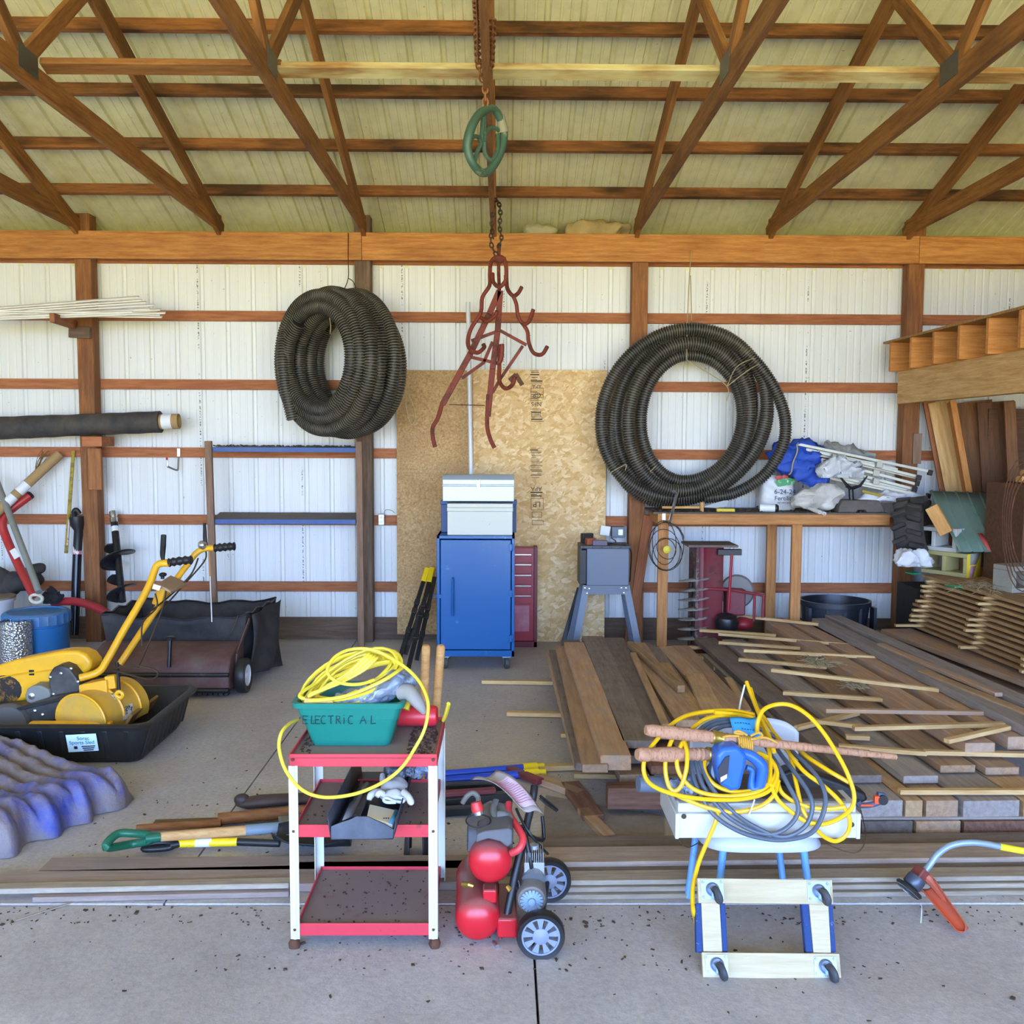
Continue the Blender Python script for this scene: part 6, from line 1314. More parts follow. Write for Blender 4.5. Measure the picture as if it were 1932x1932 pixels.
lath = [(1319, 1154, 1545, 1178, .33, 'uppermost pale lath in front of the red auger housing'), (1320, 1189, 1464, 1199, .27, 'pale lath just below the uppermost one'), (1356, 1196, 1622, 1218, .29, 'long pale lath third from the far end of the right pile'), (1356, 1212, 1510, 1223, .26, 'short pale lath fourth from the far end of the right pile'), (1403, 1227, 1652, 1240, .30, 'long pale lath fifth from the far end of the right pile'), (1394, 1244, 1560, 1259, .25, 'pale lath with a tuft of dry grass on it'), (1456, 1264, 1772, 1302, .31, 'longest pale lath crossing the orange-edged timbers'), (1477, 1307, 1665, 1320, .25, 'pale lath just below the longest one'), (1557, 1340, 1858, 1345, .31, 'reddish bowed lath crossing the orange-edged timber'), (1530, 1359, 1625, 1371, .25, 'short pale lath right of the white chair back'), (1610, 1374, 1905, 1366, .31, 'broken pale lath with a torn middle'), (1786, 1398, 1902, 1372, .32, 'short slanted lath crossing the near end of the orange timber'), (1502, 1374, 1618, 1345, .235, 'slanted pale lath behind the white chair back'), (1582, 1408, 1748, 1421, .235, 'pale lath behind the tips of the carved sticks'), (1744, 1419, 1950, 1424, .24, 'pale lath continuing to the right edge below the orange timber'), (1696, 1493, 1950, 1493, .185, 'split pale lath lying across the front row of the right pile'), (1595, 1420 - 30, 1640, 1392, .235, 'very short lath piece beside the white chair back')]
for x0, y0, x1, y1, z, lb in lath:
    p, q = F(x0, y0, z), F(x1, y1, z); o = board('lumber_lath', p, q, .034, .022, pale_wood if 'reddish' not in lb else orange_lum, bevel=.001); tag(o, lb, 'lath', 'loose laths on the right lumber pile')
for L, z in enumerate((.0,)):
    for i in range(5):
        p = F(1325 + 28 * i, 1226 + 20 * i, .12); 
        for k, dz in enumerate((-.10, -.035, .03)):
            o = board('spacer_lath', p + V((-.10 - .02 * k, 0, dz - .01)), p + V((.35, 0, dz - .01)), .04, .022, pale_wood, bevel=.001); tag(o, 'pale spacer lath end in the dark gap at the left of the right pile', 'lath', 'spacer laths of the right lumber pile')
r_ = random.Random(8)
def tuft(label, c, n, rad, mat):
    M = MB()
    for i in range(n):
        p = c + V((r_.gauss(0, rad), r_.gauss(0, rad), abs(r_.gauss(0, .012)))); a_ = r_.uniform(0, 6.3); L_ = r_.uniform(.04, .11)
        M.tube([p, p + V((math.cos(a_) * L_ * .5, math.sin(a_) * L_ * .5, r_.uniform(.0, .03))), p + V((math.cos(a_ + .6) * L_, math.sin(a_ + .6) * L_, r_.uniform(-.005, .02)))], .0013, 3)
    tag(M.build('dry_grass', mat), label, 'grass', None, 'stuff')
hay = paint('dry_straw', '#a0916c', .95)
tuft('small tuft of grey dry grass on a lath of the right lumber pile', F(1545, 1255, .29), 130, .04, hay); tuft('small tuft of grey dry grass beside the longest lath', F(1612, 1297, .26), 110, .04, hay)
tuft('scatter of straw on top of the tall stickered stack', F(1865, 1112, ZS), 160, .16, hay)
# ---------------------------------------------------------------- long planks along the front of the slab
def floor_plank(x0, y0, x1, y1, z, w, t, mat, label):
    """near upper edge measured at two points; the plank lies away from the viewer"""
    p, q = F(x0, y0, z), F(x1, y1, z); d = (q - p).normalized(); n_ = V((-d.y, d.x, 0)); n_ = n_ if n_.y > 0 else -n_
    o = board('floor_plank', p + n_ * w / 2 - V((0, 0, t / 2)), q + n_ * w / 2 - V((0, 0, t / 2)), w, t, mat, bevel=.003); return tag(o, label, 'plank')
fl_brown = wood('dusty_floor_plank', '#a8948a', '#89766a', vary=.15, dirt='#9a8b80', dirtamt=.5); fl_pale = wood('pale_edge_plank', '#b3a58e', '#8f7d66', vary=.12, dirt='#8f8680', dirtamt=.5)
floor_plank(70, 1644, 1010, 1637, .036, .13, .034, fl_brown, 'dusty brown plank lying along the slab front, rear one at the left')
floor_plank(-60, 1668, 560, 1655, .036, .11, .034, fl_brown, 'dusty brown plank in the middle of the left floor planks')
floor_plank(-60, 1679, 545, 1667, .05, .055, .022, fl_pale, 'pale-edged thin plank lying at the front of the left floor planks')
floor_plank(60, 1694, 545, 1683, .024, .06, .022, fl_brown, 'low dusty plank nearest the viewer at the left')
floor_plank(540, 1668, 900, 1664, .036, .2, .034, fl_brown, 'brown plank lying under the lower shelf of the red cart')
floor_plank(1000, 1628, 2050, 1616, .075, .15, .040, wood('near_brown_plank', '#bba58f', '#98806c', vary=.1, dirt='#8d7f74', dirtamt=.5), 'broad dusty plank lying behind the chair at the front of the right pile')
floor_plank(1000, 1648, 2050, 1636, .055, .085, .030, dark_lum, 'dark plank just below the broad dusty plank behind the chair')
floor_plank(1000, 1663, 2050, 1652, .066, .09, .020, fl_pale, 'upper pale plank of the flat three lying behind the chair')
floor_plank(1000, 1676, 2050, 1666, .043, .10, .020, fl_pale, 'middle pale plank of the flat three lying behind the chair')
floor_plank(1000, 1690, 2050, 1680, .021, .11, .020, fl_pale, 'lowest pale plank of the flat three lying behind the chair')
floor_plank(1000, 1600, 2050, 1590, .05, .12, .045, dark_lum, 'dark plank along the foot of the right lumber pile')
o = board('stray_straw', F(30, 1736), F(155, 1697), .008, .003, fl_pale, bevel=0); tag(o, 'single pale straw lying at the slab edge on the left', 'straw')
# ================================================================ red and white utility cart and its load
ZE = zoomed(540, 1200, 6.0375); ZG = zoomed(540, 1440, 6.0375); ZK = zoomed(820, 1480, 5.5214); Z3 = zoomed(480, 1180, 2.927)
def AT(zf, lst): return [W(*zf(a, b), Y) for a, b, Y in lst]
xl, xr_, yf, yb2 = -.668, -.143, 3.245, 3.70
t = thing('utility_cart', 'rusty three-tier cart with red shelves and white legs, left of the compressor', 'cart', ((xl + xr_) / 2, 3.47, -.012))
shelf_red = paint('cart_red', '#cf3b46', .4, worn='#7a3a30', wamt=.7, wscale=14, lo=.62)
tier_top = paint('dirty_cart_shelf', '#8c7a75', .8, dust='#85766e', damt=.7, worn='#8f4744', wamt=.5, wscale=5, lo=.58)
leg_white = paint('cart_leg_white', '#d2d2c6', .4, worn='#8a4a2c', wamt=.9, wscale=22, lo=.67)
for z in (.705, .447, .082):
    e = .018 if z < .7 else 0
    M = MB(); M.bx(xl + e, xr_ - e, yf + e * .3, yb2 - e * .3, z - .012, z - .008); sh = M.build('shelf_tray', tier_top, t)
    M = MB(); h = .042
    M.bx(xl + e, xr_ - e, yf, yf + .006, z - h, z + .004); M.bx(xl + e, xr_ - e, yb2 - .006, yb2, z - h, z + .004); M.bx(xl + e, xl + e + .006, yf, yb2, z - h, z + .004); M.bx(xr_ - e - .006, xr_ - e, yf, yb2, z - h, z + .004); M.build('shelf_rim', shelf_red, sh, bevel=.002)
for sx, x in ((1, xl), (-1, xr_)):
    for sy, y in ((1, yf - .003), (-1, yb2 + .003)):
        M = MB(); dz = .012 * sx
        a, b = V((x + sx * .015, y, .03)), V((x + sx * .015, y, .668)); M.bar(a, b, .032, .003, (0, 1, 0)); M.bar(V((x, y + sy * .015, .03)), V((x, y + sy * .015, .668)), .003, .032, (0, 1, 0))
        M.bar(a + V((sx * .0, -sy * .002, 0)), b + V((0, -sy * .002, 0)), .010, .004, (0, 1, 0)); lg = M.build('leg', leg_white, t)
        M = MB(); M.lathe([(.006, .0), (.016, -.004), (.022, -.02), (.018, -.036), (.01, -.041), (0, -.042)], 12, Matrix.Translation((x + sx * .01, y + sy * .008, .03))); M.jitter(.004, 60, x * 9); M.build('caster_foot', rust, lg)
        for z in (.43, .066, .69): M = MB(); M.lathe([(.006, 0), (.005, .004), (0, .005)], 8, zframe((x + sx * .014, y - sy * .002, z), (0, -sy, 0))); M.build('rivet', rust, lg)
r_ = random.Random(2); M = MB()
for z, n_, x0, x1, y0, y1 in ((.698, 260, -.26, -.16, 3.28, 3.6), (.441, 60, xl + .04, xr_ - .04, 3.27, 3.68), (.076, 90, xl + .04, xr_ - .04, 3.27, 3.68), (.698, 60, xl + .02, -.6, 3.26, 3.5)):
    for i in range(n_): s = r_.uniform(.0015, .006); M.box((r_.uniform(x0, x1), r_.uniform(y0, y1), z + s * .3), (s * r_.uniform(.7, 2.5), s, s * .7), Matrix.Rotation(r_.uniform(0, 3), 3, 'Z'))
tag(M.build('shelf_dirt', paint('flaky_dirt', '#4b322b', .95), t), kind='stuff')
# green bin
zb_ = .6985; t = thing('storage_bin', 'green plastic bin with ELECTRICAL written on it, standing on the cart top', 'bin', (-.45, 3.48, zb_))
bin_green = paint('bin_green', '#157a6b', .35, dust='#3c8a7c', damt=.2)
fl, fr_ = W(556, 1326, 3.34), W(757, 1330, 3.34); bl_, br_ = W(588, 1416, 3.37), W(736, 1416, 3.37); zt_ = fl.z; dp = .27
def bring(f, ins, z):
    xa = bl_.x + (fl.x - bl_.x) * f + ins; xb = br_.x + (fr_.x - br_.x) * f - ins; ya = 3.37 + (3.34 - 3.37) * f + ins; yb = 3.37 + dp + .03 * f - ins - .03; rad = .028; pts = []
    for (cx, cy, a0) in ((xb - rad, yb - rad, 0), (xa + rad, yb - rad, PI / 2), (xa + rad, ya + rad, PI), (xb - rad, ya + rad, 1.5 * PI)):
        for k in range(6): a_ = a0 + PI / 2 * k / 5; pts.append(V((cx + rad * math.cos(a_), cy + rad * math.sin(a_), z)))
    return pts
H_ = zt_ - zb_
rr_ = [bring(0, 0, zb_), bring(.62, 0, zb_ + H_ * .60), bring(.62, -.004, zb_ + H_ * .61), bring(.90, -.004, zb_ + H_ * .88), bring(.92, -.014, zb_ + H_ * .89), bring(1, -.014, zt_), bring(1, .002, zt_), bring(.9, .004, zb_ + H_ * .88), bring(0, .006, zb_ + .004)]
n = 24; vs = [p for r in rr_ for p in r]; fs = [(i * n + k, i * n + (k + 1) % n, (i + 1) * n + (k + 1) % n, (i + 1) * n + k) for i in range(len(rr_) - 1) for k in range(n)]
fs += [tuple(range(n)), tuple((len(rr_) - 1) * n + k for k in range(n))]; M = MB(); M.add(vs, fs); M.build('bin_body', bin_green, t, angle=45)
# hand-lettered word, as marker strokes
strokes = {'E': [[(1, 0), (0, 0), (0, 1), (1.1, .95)], [(0, .5), (.8, .5)]], 'L': [[(.1, 1), (.0, 0), (1, .05)]], 'C': [[(1, .95), (.4, 1), (0, .6), (.1, .1), (.5, -.02), (.95, .05)]], 'T': [[(-.1, .95), (1.1, 1)], [(.5, 1), (.5, 0)]], 'R': [[(0, 0), (0, 1), (.7, .95), (.75, .6), (0, .5)], [(.3, .5), (.9, 0)]], 'i': [[(.4, .75), (.4, 0)], [(.38, 1.05), (.42, 1.1)]], 'A': [[(0, 0), (.45, 1), (.95, 0)], [(.15, .4), (.8, .42)]]}
M = MB(); A_, B_ = ZE(185, 1000), ZE(1060, 990)
word = 'ELECTRiCAL'; xs_ = [190, 285, 330, 395, 480, 570, 645, 705, 840, 965]
for ch, x0 in zip(word, xs_):
    wch = 55 if ch not in 'iA' else (30 if ch == 'i' else 75); hch = 90
    for s_ in strokes[ch]:
        pts = []
        for (u, v) in s_: px_, py_ = ZE(x0 + u * wch, 1000 - v * hch); pts.append((px_, py_))
        P_ = []
        for (a, b) in pts:
            d = ray(a, b); f = .74; yy = 3.37 - .03 * f - .008; p = CAM + d * (yy / d.y); f = min(1, max(0, (p.z - zb_) / H_)); p = CAM + d * ((3.37 - .03 * f - .0065) / d.y); P_.append(p)
        M.tube(P_, .0016, 5)
M.build('marker_lettering', paint('marker_ink', '#17343a', .6), t)
# yellow cable coil
cab_y = paint('cable_yellow', '#ecd63c', .4, dust='#c9b65a', damt=.25)
t = thing('yellow_cable_coil', 'flat yellow electrical cable coiled in the green bin, one loop hanging round the cart', 'cable', W(660, 1280, 3.45))
rk = random.Random(6)
cen = W(665, 1283, 3.47); ux = (W(757, 1252, 3.50) - W(570, 1316, 3.44)) / 2; uy = V((-.01, .10, .085))
M = MB()
for i in range(13):
    k1, k2 = 1 - .04 * (i % 5) - rk.uniform(0, .05), .55 + .045 * (i % 7) + rk.uniform(-.05, .05); off = V((rk.uniform(-.015, .015), rk.uniform(-.03, .03), .004 * i - .03)); ph = rk.uniform(-.15, .15)
    M.tube([cen + off + ux * (k1 * math.cos(a_ + ph)) + uy * (k2 * math.sin(a_)) + V((0, 0, .012 * math.sin(2 * a_ + i))) for a_ in [2 * PI * k / 28 for k in range(28)]], .0065, 6, closed=True)
M.build('coil', cab_y, t)
for q in range(4):
    M = MB(); M.tube(AT(ZE, [(250 + 8 * q, 690 - 10 * q, 3.36), (420 + 60 * q, 600 - 20 * q, 3.36), (700 + 60 * q, 420 - 10 * q, 3.38), (900 + 40 * q, 240 + 8 * q, 3.40), (960 + 28 * q, 200 + 15 * q, 3.44), (1020 + 20 * q, 260, 3.5)]), .0065, 6, sm=6); M.build('coil', cab_y, t)
M = MB(); M.tube(AT(ZE, [(260, 735, 3.35), (440, 725, 3.34), (700, 680, 3.34), (1000, 560, 3.35), (1200, 450, 3.38), (1340, 350, 3.44)]), .007, 6, sm=6); M.build('coil', cab_y, t)
M = MB(); M.tube(AT(ZE, [(250, 720, 3.36), (165, 700, 3.36), (170, 650, 3.38), (320, 550, 3.44)]), .007, 6, sm=6); M.build('coil', cab_y, t)
M = MB(); M.tube(AT(ZE, [(1000, 500, 3.36), (860, 545, 3.33), (700, 550, 3.31), (560, 510, 3.30), (475, 430, 3.30), (480, 340, 3.32), (560, 235, 3.36), (690, 165, 3.4), (850, 143, 3.42), (1010, 165, 3.42), (1200, 255, 3.40), (1390, 385, 3.36), (1530, 540, 3.30), (1610, 730, 3.24), (1610, 910, 3.21), (1565, 1090, 3.19), (1470, 1270, 3.18), (1340, 1470, 3.18)]) + [W(*p, 3.18) for p in ((735, 1468), (700, 1487), (660, 1500), (610, 1504), (570, 1490), (540, 1455), (527, 1415), (530, 1385))] + [W(545, 1366, 3.25), W(562, 1358, 3.36)], .0062, 8, sm=8); M.build('free_loop', cab_y, t)
tag(MB().tube(AT(ZE, [(1790, 960, 3.55), (1815, 900, 3.5), (1850, 770, 3.46)]), .008, 6).build('cable_end', cab_y), 'short yellow cable end sticking up at the right corner of the cart top', 'cable')
# bag, fitting and box in the bin
bagg = paint('grey_film', '#9aa6b6', .22, worn='#5f6a7c', wamt=.7, wscale=10, lo=.48)
M = MB(); M.ball(W(*ZE(1000, 660), 3.44), (.13, .07, .045), 40, m=26, R=Matrix.Rotation(-.42, 3, 'Y')); M.ball(W(*ZE(1290, 530), 3.46), (.06, .05, .05), 26, m=16); M.ball(W(*ZE(800, 740), 3.42), (.10, .06, .03), 26, m=16); M.jitter(.022, 20, 1).jitter(.012, 46, 3); tag(M.build('plastic_film_bag', bagg, angle=180), 'crumpled grey blue plastic bag bulging out of the green bin below the cable', 'bag')
tag(MB().tube(AT(ZE, [(1310, 640, 3.42), (1400, 640, 3.40), (1470, 720, 3.38), (1530, 800, 3.37), (1575, 880, 3.37)]), [.032, .030, .026, .020, .008], 12, sm=4).build('grey_fitting', paint('grey_fitting', '#9b9a94', .7, dust='#82796d', damt=.3)), 'grey curved horn-shaped fitting hanging over the right rim of the bin', 'fitting')
M = MB(); q = AT(ZE, [(1410, 700, 3.47), (1355, 835, 3.45)]); M.tube([q[0], q[1]], [.008, .016], 8); tag(M.build('yellow_plug', cab_y), 'yellow flared plug hanging beside the grey fitting at the bin rim', 'plug')
q = W(*ZE(375, 757), 3.36); M = MB(); M.box(q, (.105, .03, .03), Matrix.Rotation(.1, 3, 'Y')); tag(M.build('small_carton', paint('small_carton', '#cfa95f', .6, worn='#2a2a28', wamt=1, wscale=18, lo=.55), bevel=.002), 'small tan and black carton at the left inside the bin rim', 'carton')
# red cylinder
q0, q1 = W(745, 1365, 3.60), W(826, 1363, 3.60); q0.z = q1.z = .7005 + .042; t = thing('red_cylinder', 'red metal cylinder lying on the cart top to the right of the green bin', 'cylinder', (q0 + q1) / 2)
d = (q1 - q0).normalized(); M = MB(); M.lathe([(0, 0), (.036, .002), (.041, .012), (.041, (q1 - q0).length - .02), (.038, (q1 - q0).length - .006), (.03, (q1 - q0).length), (0, (q1 - q0).length)], 26, zframe(q0, d)); M.build('cylinder_body', paint('red_bottle', '#d3303c', .35, dust='#b1434a', damt=.3), t)
M = MB(); M.lathe([(.0415, (q1 - q0).length - .045), (.0425, (q1 - q0).length - .04), (.0415, (q1 - q0).length - .035)], 26, zframe(q0, d), cap=False); M.build('bead_ring', shelf_red, t)
# post-hole digger behind the cart
bse = F(787, 1612); t = thing('post_hole_digger', 'post hole digger with two pale wooden handles standing behind the cart', 'digger', bse)
for (xt, xb) in ((804, 791), (832, 806)):
    a, b = W(xt, 1219, bse.y - .06), W(xb, 1560, bse.y); M = MB(); d = (b - a).normalized(); M.tube([a - d * .004, a + d * .006, a.lerp(b, .5), b], [.014, .0185, .0185, .017], 12); M.build('handle', handle_wood, t)
for sx in (-1, 1):
    def bl2(u, v): th = (v - .5) * 2.0; return bse + V((sx * (.045 + .012 * (1 - u)) * math.cos(th), .07 * math.sin(th), .005 + .20 * u))
    M = MB(); M.grid(bl2, 6, 12); M.build('blade', paint('dark_digger_steel', '#3b3434', .6, worn='#6b4a38', wamt=.5), t, thick=.003)
M = MB(); p = W(797, 1560, bse.y); M.box(p - V((0, 0, .01)), (.11, .03, .05)); M.build('pivot', black_steel, t, bevel=.004)
# gutter length with odds and ends on the middle shelf
zs = .4425
t = thing('plastic_gutter', 'short black gutter length lying over the middle shelf of the cart, end towards the viewer', 'gutter', (-.42, 3.4, zs))
fp = lambda a, b: W(*ZG(a, b), 3.14); E0, E1 = fp(510, 870), fp(1215, 855); zbt = zs + .012
B0, B1 = W(*ZG(870, 250), 3.80), W(*ZG(1480, 200), 3.80)
B0 = V((W(*ZG(860, 200), 3.80).x, 3.80, zs)); B1 = V((B0.x + (E1.x - E0.x), 3.80, zs)); E0.z = E1.z = zs + .003; wl = .085
E0 = V((E0.x, 3.14, zs + .003)); E1 = V((E1.x, 3.14, zs + .003)); gm = paint('dusty_black_gutter', '#23262d', .5, dust='#5c6068', damt=.45)
M = MB(); up_ = V((0, 0, wl)); oL, oR = V((-.012, 0, 0)), V((.012, 0, 0))
M.add([E0, E1, B1, B0], [(0, 1, 2, 3)]); M.add([E0, B0, B0 + up_ + oL, E0 + up_ + oL], [(0, 1, 2, 3)]); M.add([E1, B1, B1 + up_ * .8 + oR, E1 + up_ * .8 + oR], [(0, 1, 2, 3)]); M.build('channel', gm, t, thick=.004)
cp = [fp(*q) for q in ((510, 875), (512, 725), (620, 682), (720, 650), (800, 612), (930, 615), (1050, 670), (1130, 705), (1222, 762), (1212, 858))]; dz = zs - cp[0].z; cp = [p + V((0, 0, dz)) for p in cp]; n = len(cp)
M = MB(); M.add(cp + [p + V((0, .006, 0)) for p in cp], [tuple(range(n)), tuple(range(2 * n - 1, n - 1, -1))] + [(i, (i + 1) % n, n + (i + 1) % n, n + i) for i in range(n)]); M.build('end_cap', paint('scuffed_end_cap', '#3d4450', .6, dust='#6d737c', damt=.6), t)
def G(a, b, Y): return W(*ZG(a, b), Y)
pl = [G(a, b, Y) for a, b, Y in ((640, 650, 3.17), (720, 460, 3.36), (760, 430, 3.4), (790, 330, 3.5), (835, 270, 3.58), (830, 235, 3.60), (860, 205, 3.62), (880, 240, 3.60), (920, 215, 3.62), (945, 225, 3.6), (915, 280, 3.56), (880, 400, 3.44), (830, 500, 3.34), (770, 600, 3.22))]; n = len(pl)
M = MB(); M.add(pl, [tuple(range(n))]); tag(M.build('metal_bracket', paint('grey_bracket', '#8b8f98', .45, metal=.4), thick=.004), 'grey notched metal bracket lying in the black gutter', 'bracket')
tag(MB().tube([G(800, 600, 3.2), G(850, 500, 3.3), G(895, 400, 3.42), (G(910, 350, 3.46))], .014, 8, sm=4, flat=.5).build('rubber_strip', black_plastic), 'black strip lying in the gutter beside the grey bracket', 'strip')
c = [G(a, b, Y) for a, b, Y in ((950, 465, 3.30), (1285, 540, 3.30), (1210, 700, 3.17), (920, 600, 3.17))]
M = MB(); n4 = [p - V((0, 0, .035)) for p in c]; M.add(c + n4, [(0, 1, 2, 3), (7, 6, 5, 4)] + [(i, (i + 1) % 4, 4 + (i + 1) % 4, 4 + i) for i in range(4)])
t = thing('paper_carton', 'cream carton with a blue end lying at the front of the black gutter', 'carton', c[3]); M.build('carton_body', paint('cream_carton', '#e6dfc4', .7), t, bevel=.003)
b4 = [c[0].lerp(c[1], .86), c[1], c[2], c[3].lerp(c[2], .86)]; M = MB(); M.add([p + V((0, 0, .0015)) for p in b4], [(0, 1, 2, 3)]); M.build('blue_end', paint('carton_blue', '#4b9bc4', .5), t, thick=.001)
M = MB(); q = G(1140, 645, 3.2); 
for k in range(3): M.box(q + V((.008 * k - .008, 0, .006)), (.005, .006, .0015))
M.build('small_print', ink, t)
# glove: palm plus fingers
gl = paint('work_glove', '#dedad2', .9, dust='#a8a198', damt=.35)
t = thing('work_glove', 'off-white cloth work glove lying on the carton in the gutter', 'glove', G(1200, 350, 3.4))
M = MB(); M.ball(G(1230, 270, 3.46), (.052, .06, .026), 22, m=14, R=Matrix.Rotation(.2, 3, 'X')); M.ball(G(1210, 370, 3.38), (.05, .035, .022), 20, m=12); M.jitter(.008, 30, 3); M.build('palm', gl, t, angle=180)
for q in ([(1340, 330, 3.36), (1390, 380, 3.33), (1420, 440, 3.31), (1425, 460, 3.31)], [(1090, 330, 3.38), (1020, 330, 3.38), (960, 370, 3.36), (945, 420, 3.35)], [(1130, 240, 3.48), (1100, 190, 3.52), (1095, 130, 3.55)], [(1180, 220, 3.48), (1180, 150, 3.54)], [(1100, 350, 3.36), (1060, 340, 3.35), (1030, 380, 3.34)]):
    MB().tube(AT(ZG, q), [.013] * (len(q) - 1) + [.009], 10, sm=4).build('finger', gl, t)
M = MB(); M.tube(AT(ZG, [(1165, 300, 3.42), (1180, 350, 3.38), (1260, 385, 3.36), (1345, 410, 3.34), (1320, 440, 3.33), (1230, 430, 3.33), (1140, 395, 3.34), (1110, 420, 3.33), (1150, 445, 3.32), (1250, 445, 3.32)]), .006, 6, sm=5); M.build('cuff', label_white, t)
sack('dark_plastic_wrap', 'dark crumpled plastic wrapping at the rear end of the gutter', 'plastic wrap', tuple(G(1330, 90, 3.62)), (.07, .06, .045), paint('dark_wrap', '#4b4d54', .3, worn='#9aa0a8', wamt=.7, wscale=24, lo=.5), 33, .03, 22)
sack('grey_bag', 'grey plastic bag beside the dark wrapping at the rear of the middle shelf', 'bag', tuple(G(1510, 60, 3.62)), (.06, .05, .035), bagg, 35, .03, 22)
# ================================================================ red twin-tank compressor
t = thing('air_compressor', 'red twin-tank wheeled air compressor standing right of the utility cart', 'compressor', (.08, 3.4, -.012))
tank_red = paint('compressor_red', '#cc1f2b', .28, topdust='#7a5c56', worn='#d9b7a8', wamt=.9, wscale=26, lo=.71)
def tank(c, r, L, d):
    d = V(d).normalized(); M = MB(); pr = [(0, -r * .62)]
    for k in range(1, 8): a_ = PI / 2 * k / 7; pr.append((r * math.sin(a_), -r * .62 * math.cos(a_)))
    pr += [(r, L)] + [(r * math.cos(PI / 2 * k / 6), L + r * .6 * math.sin(PI / 2 * k / 6)) for k in range(1, 7)]
    M.lathe(pr, 34, zframe(c, d), cap=False); return M
zt1 = W(925, 1633, 3.26); zt2 = W(901, 1742, 3.24)
upt = tank(zt1 + V((0, .04, 0)), .080, .32, (-.04, 1, .0)).build('upper_tank', tank_red, t); lot = tank(zt2 + V((0, .04, 0)), .081, .34, (-.04, 1, .0)).build('lower_tank', tank_red, t)
M = MB(); p = W(*ZK(575, 1130), 3.30); M.box(p, (.05, .06, .05)); M.build('tank_bracket', tank_red, t, bevel=.006); M = MB(); M.box(p + V((0, .22, 0)), (.05, .06, .05)); M.build('tank_bracket', tank_red, t, bevel=.006)
pl = [(650, 1400), (860, 1400), (860, 1610), (650, 1600)]; P_ = [W(*ZK(a, b), 3.26) for a, b in pl]; M = MB(); M.add(P_ + [p + V((0, .28, 0)) for p in P_], [(0, 1, 2, 3), (7, 6, 5, 4)] + [(i, (i + 1) % 4, 4 + (i + 1) % 4, 4 + i) for i in range(4)]); M.build('base_plate', tank_red, t, bevel=.008)
M = MB(); M.bar(W(*ZK(640, 1140), 3.42), W(*ZK(690, 1480), 3.42), .012, .24, (0, 1, 0)); M.build('side_strap', paint('strap_red', '#9a2b34', .5, dust='#8a6a66', damt=.5), t, bevel=.003)
# shroud
sh_m = paint('compressor_shroud', '#38393e', .5, topdust='#7e7469')
top = [(400, 260), (580, 160), (760, 200), (820, 330), (815, 470), (660, 480), (460, 500), (330, 470), (345, 380)]
P_ = [W(*ZK(a, b), 3.34 + (.14 if b < 300 else .0)) for a, b in top]; lo_ = [W(*ZK(a, b), 3.32 + (.1 if b < 300 else 0)) - V((0, 0, .085)) for a, b in top]; n = len(P_)
M = MB(); M.add(P_ + lo_, [tuple(range(n)), tuple(range(2 * n - 1, n - 1, -1))] + [(i, (i + 1) % n, n + (i + 1) % n, n + i) for i in range(n)]); shr = M.build('shroud', sh_m, t, bevel=.012, seg=3)
pl = [(440, 520), (520, 490), (780, 460), (815, 490), (810, 620), (760, 660), (680, 600), (560, 570), (430, 610)]; P_ = [W(*ZK(a, b), 3.235) for a, b in pl]; n = len(P_); M = MB(); M.add(P_ + [p + V((0, .12, 0)) for p in P_], [tuple(range(n)), tuple(range(2 * n - 1, n - 1, -1))] + [(i, (i + 1) % n, n + (i + 1) % n, n + i) for i in range(n)]); M.build('control_panel', paint('panel_grey', '#565a62', .5, dust='#7d766d', damt=.4), t, bevel=.006)
M = MB(); c = W(*ZK(455, 400), 3.31); M.tube([c + V((.045 * math.cos(k * PI / 10), .03 * math.sin(k * PI / 10), .008 + .012 * math.sin(k * PI / 10))) for k in range(20)], .003, 5, closed=True); M.build('panel_recess', black_plastic, shr)
a, b = W(*ZK(460, 315), 3.33), W(*ZK(430, 185), 3.34); d = (b - a).normalized(); M = MB(); M.lathe([(.020, 0), (.021, .012), (0, .012)], 18, zframe(a, d)); kn = M.build('knob_collar', chrome, t); M = MB(); M.lathe([(.0215, .012), (.023, .02), (.019, (b - a).length), (0, (b - a).length)], 20, zframe(a, d), cap=False); M.build('pressure_knob', paint('knob_red', '#d8332f', .4, dust='#a8655c', damt=.2), t)
MB().tube(AT(ZK, [(290, 195, 3.5), (340, 120, 3.5), (400, 90, 3.5), (450, 130, 3.5), (455, 190, 3.48)]), .010, 8, sm=5).build('grey_hose', paint('grey_hose', '#7a766c', .6), t)
MB().tube(AT(ZK, [(775, 195, 3.45), (770, 270, 3.42), (800, 350, 3.38), (860, 440, 3.33), (915, 540, 3.29), (915, 610, 3.27), (870, 680, 3.26), (800, 715, 3.27)]), .0135, 12, sm=6).build('red_hose', paint('red_tube_guard', '#d93a40', .4, dust='#8a5a54', damt=.25), t)
M = MB(); M.tube(AT(ZK, [(640, 160, 3.45), (610, 250, 3.4), (640, 340, 3.36), (720, 430, 3.33), (760, 430, 3.33), (740, 320, 3.36), (650, 310, 3.36)]), .012, 8, sm=5, flat=.4); M.build('grey_strap', paint('grey_webbing', '#6b6a66', .8), t)
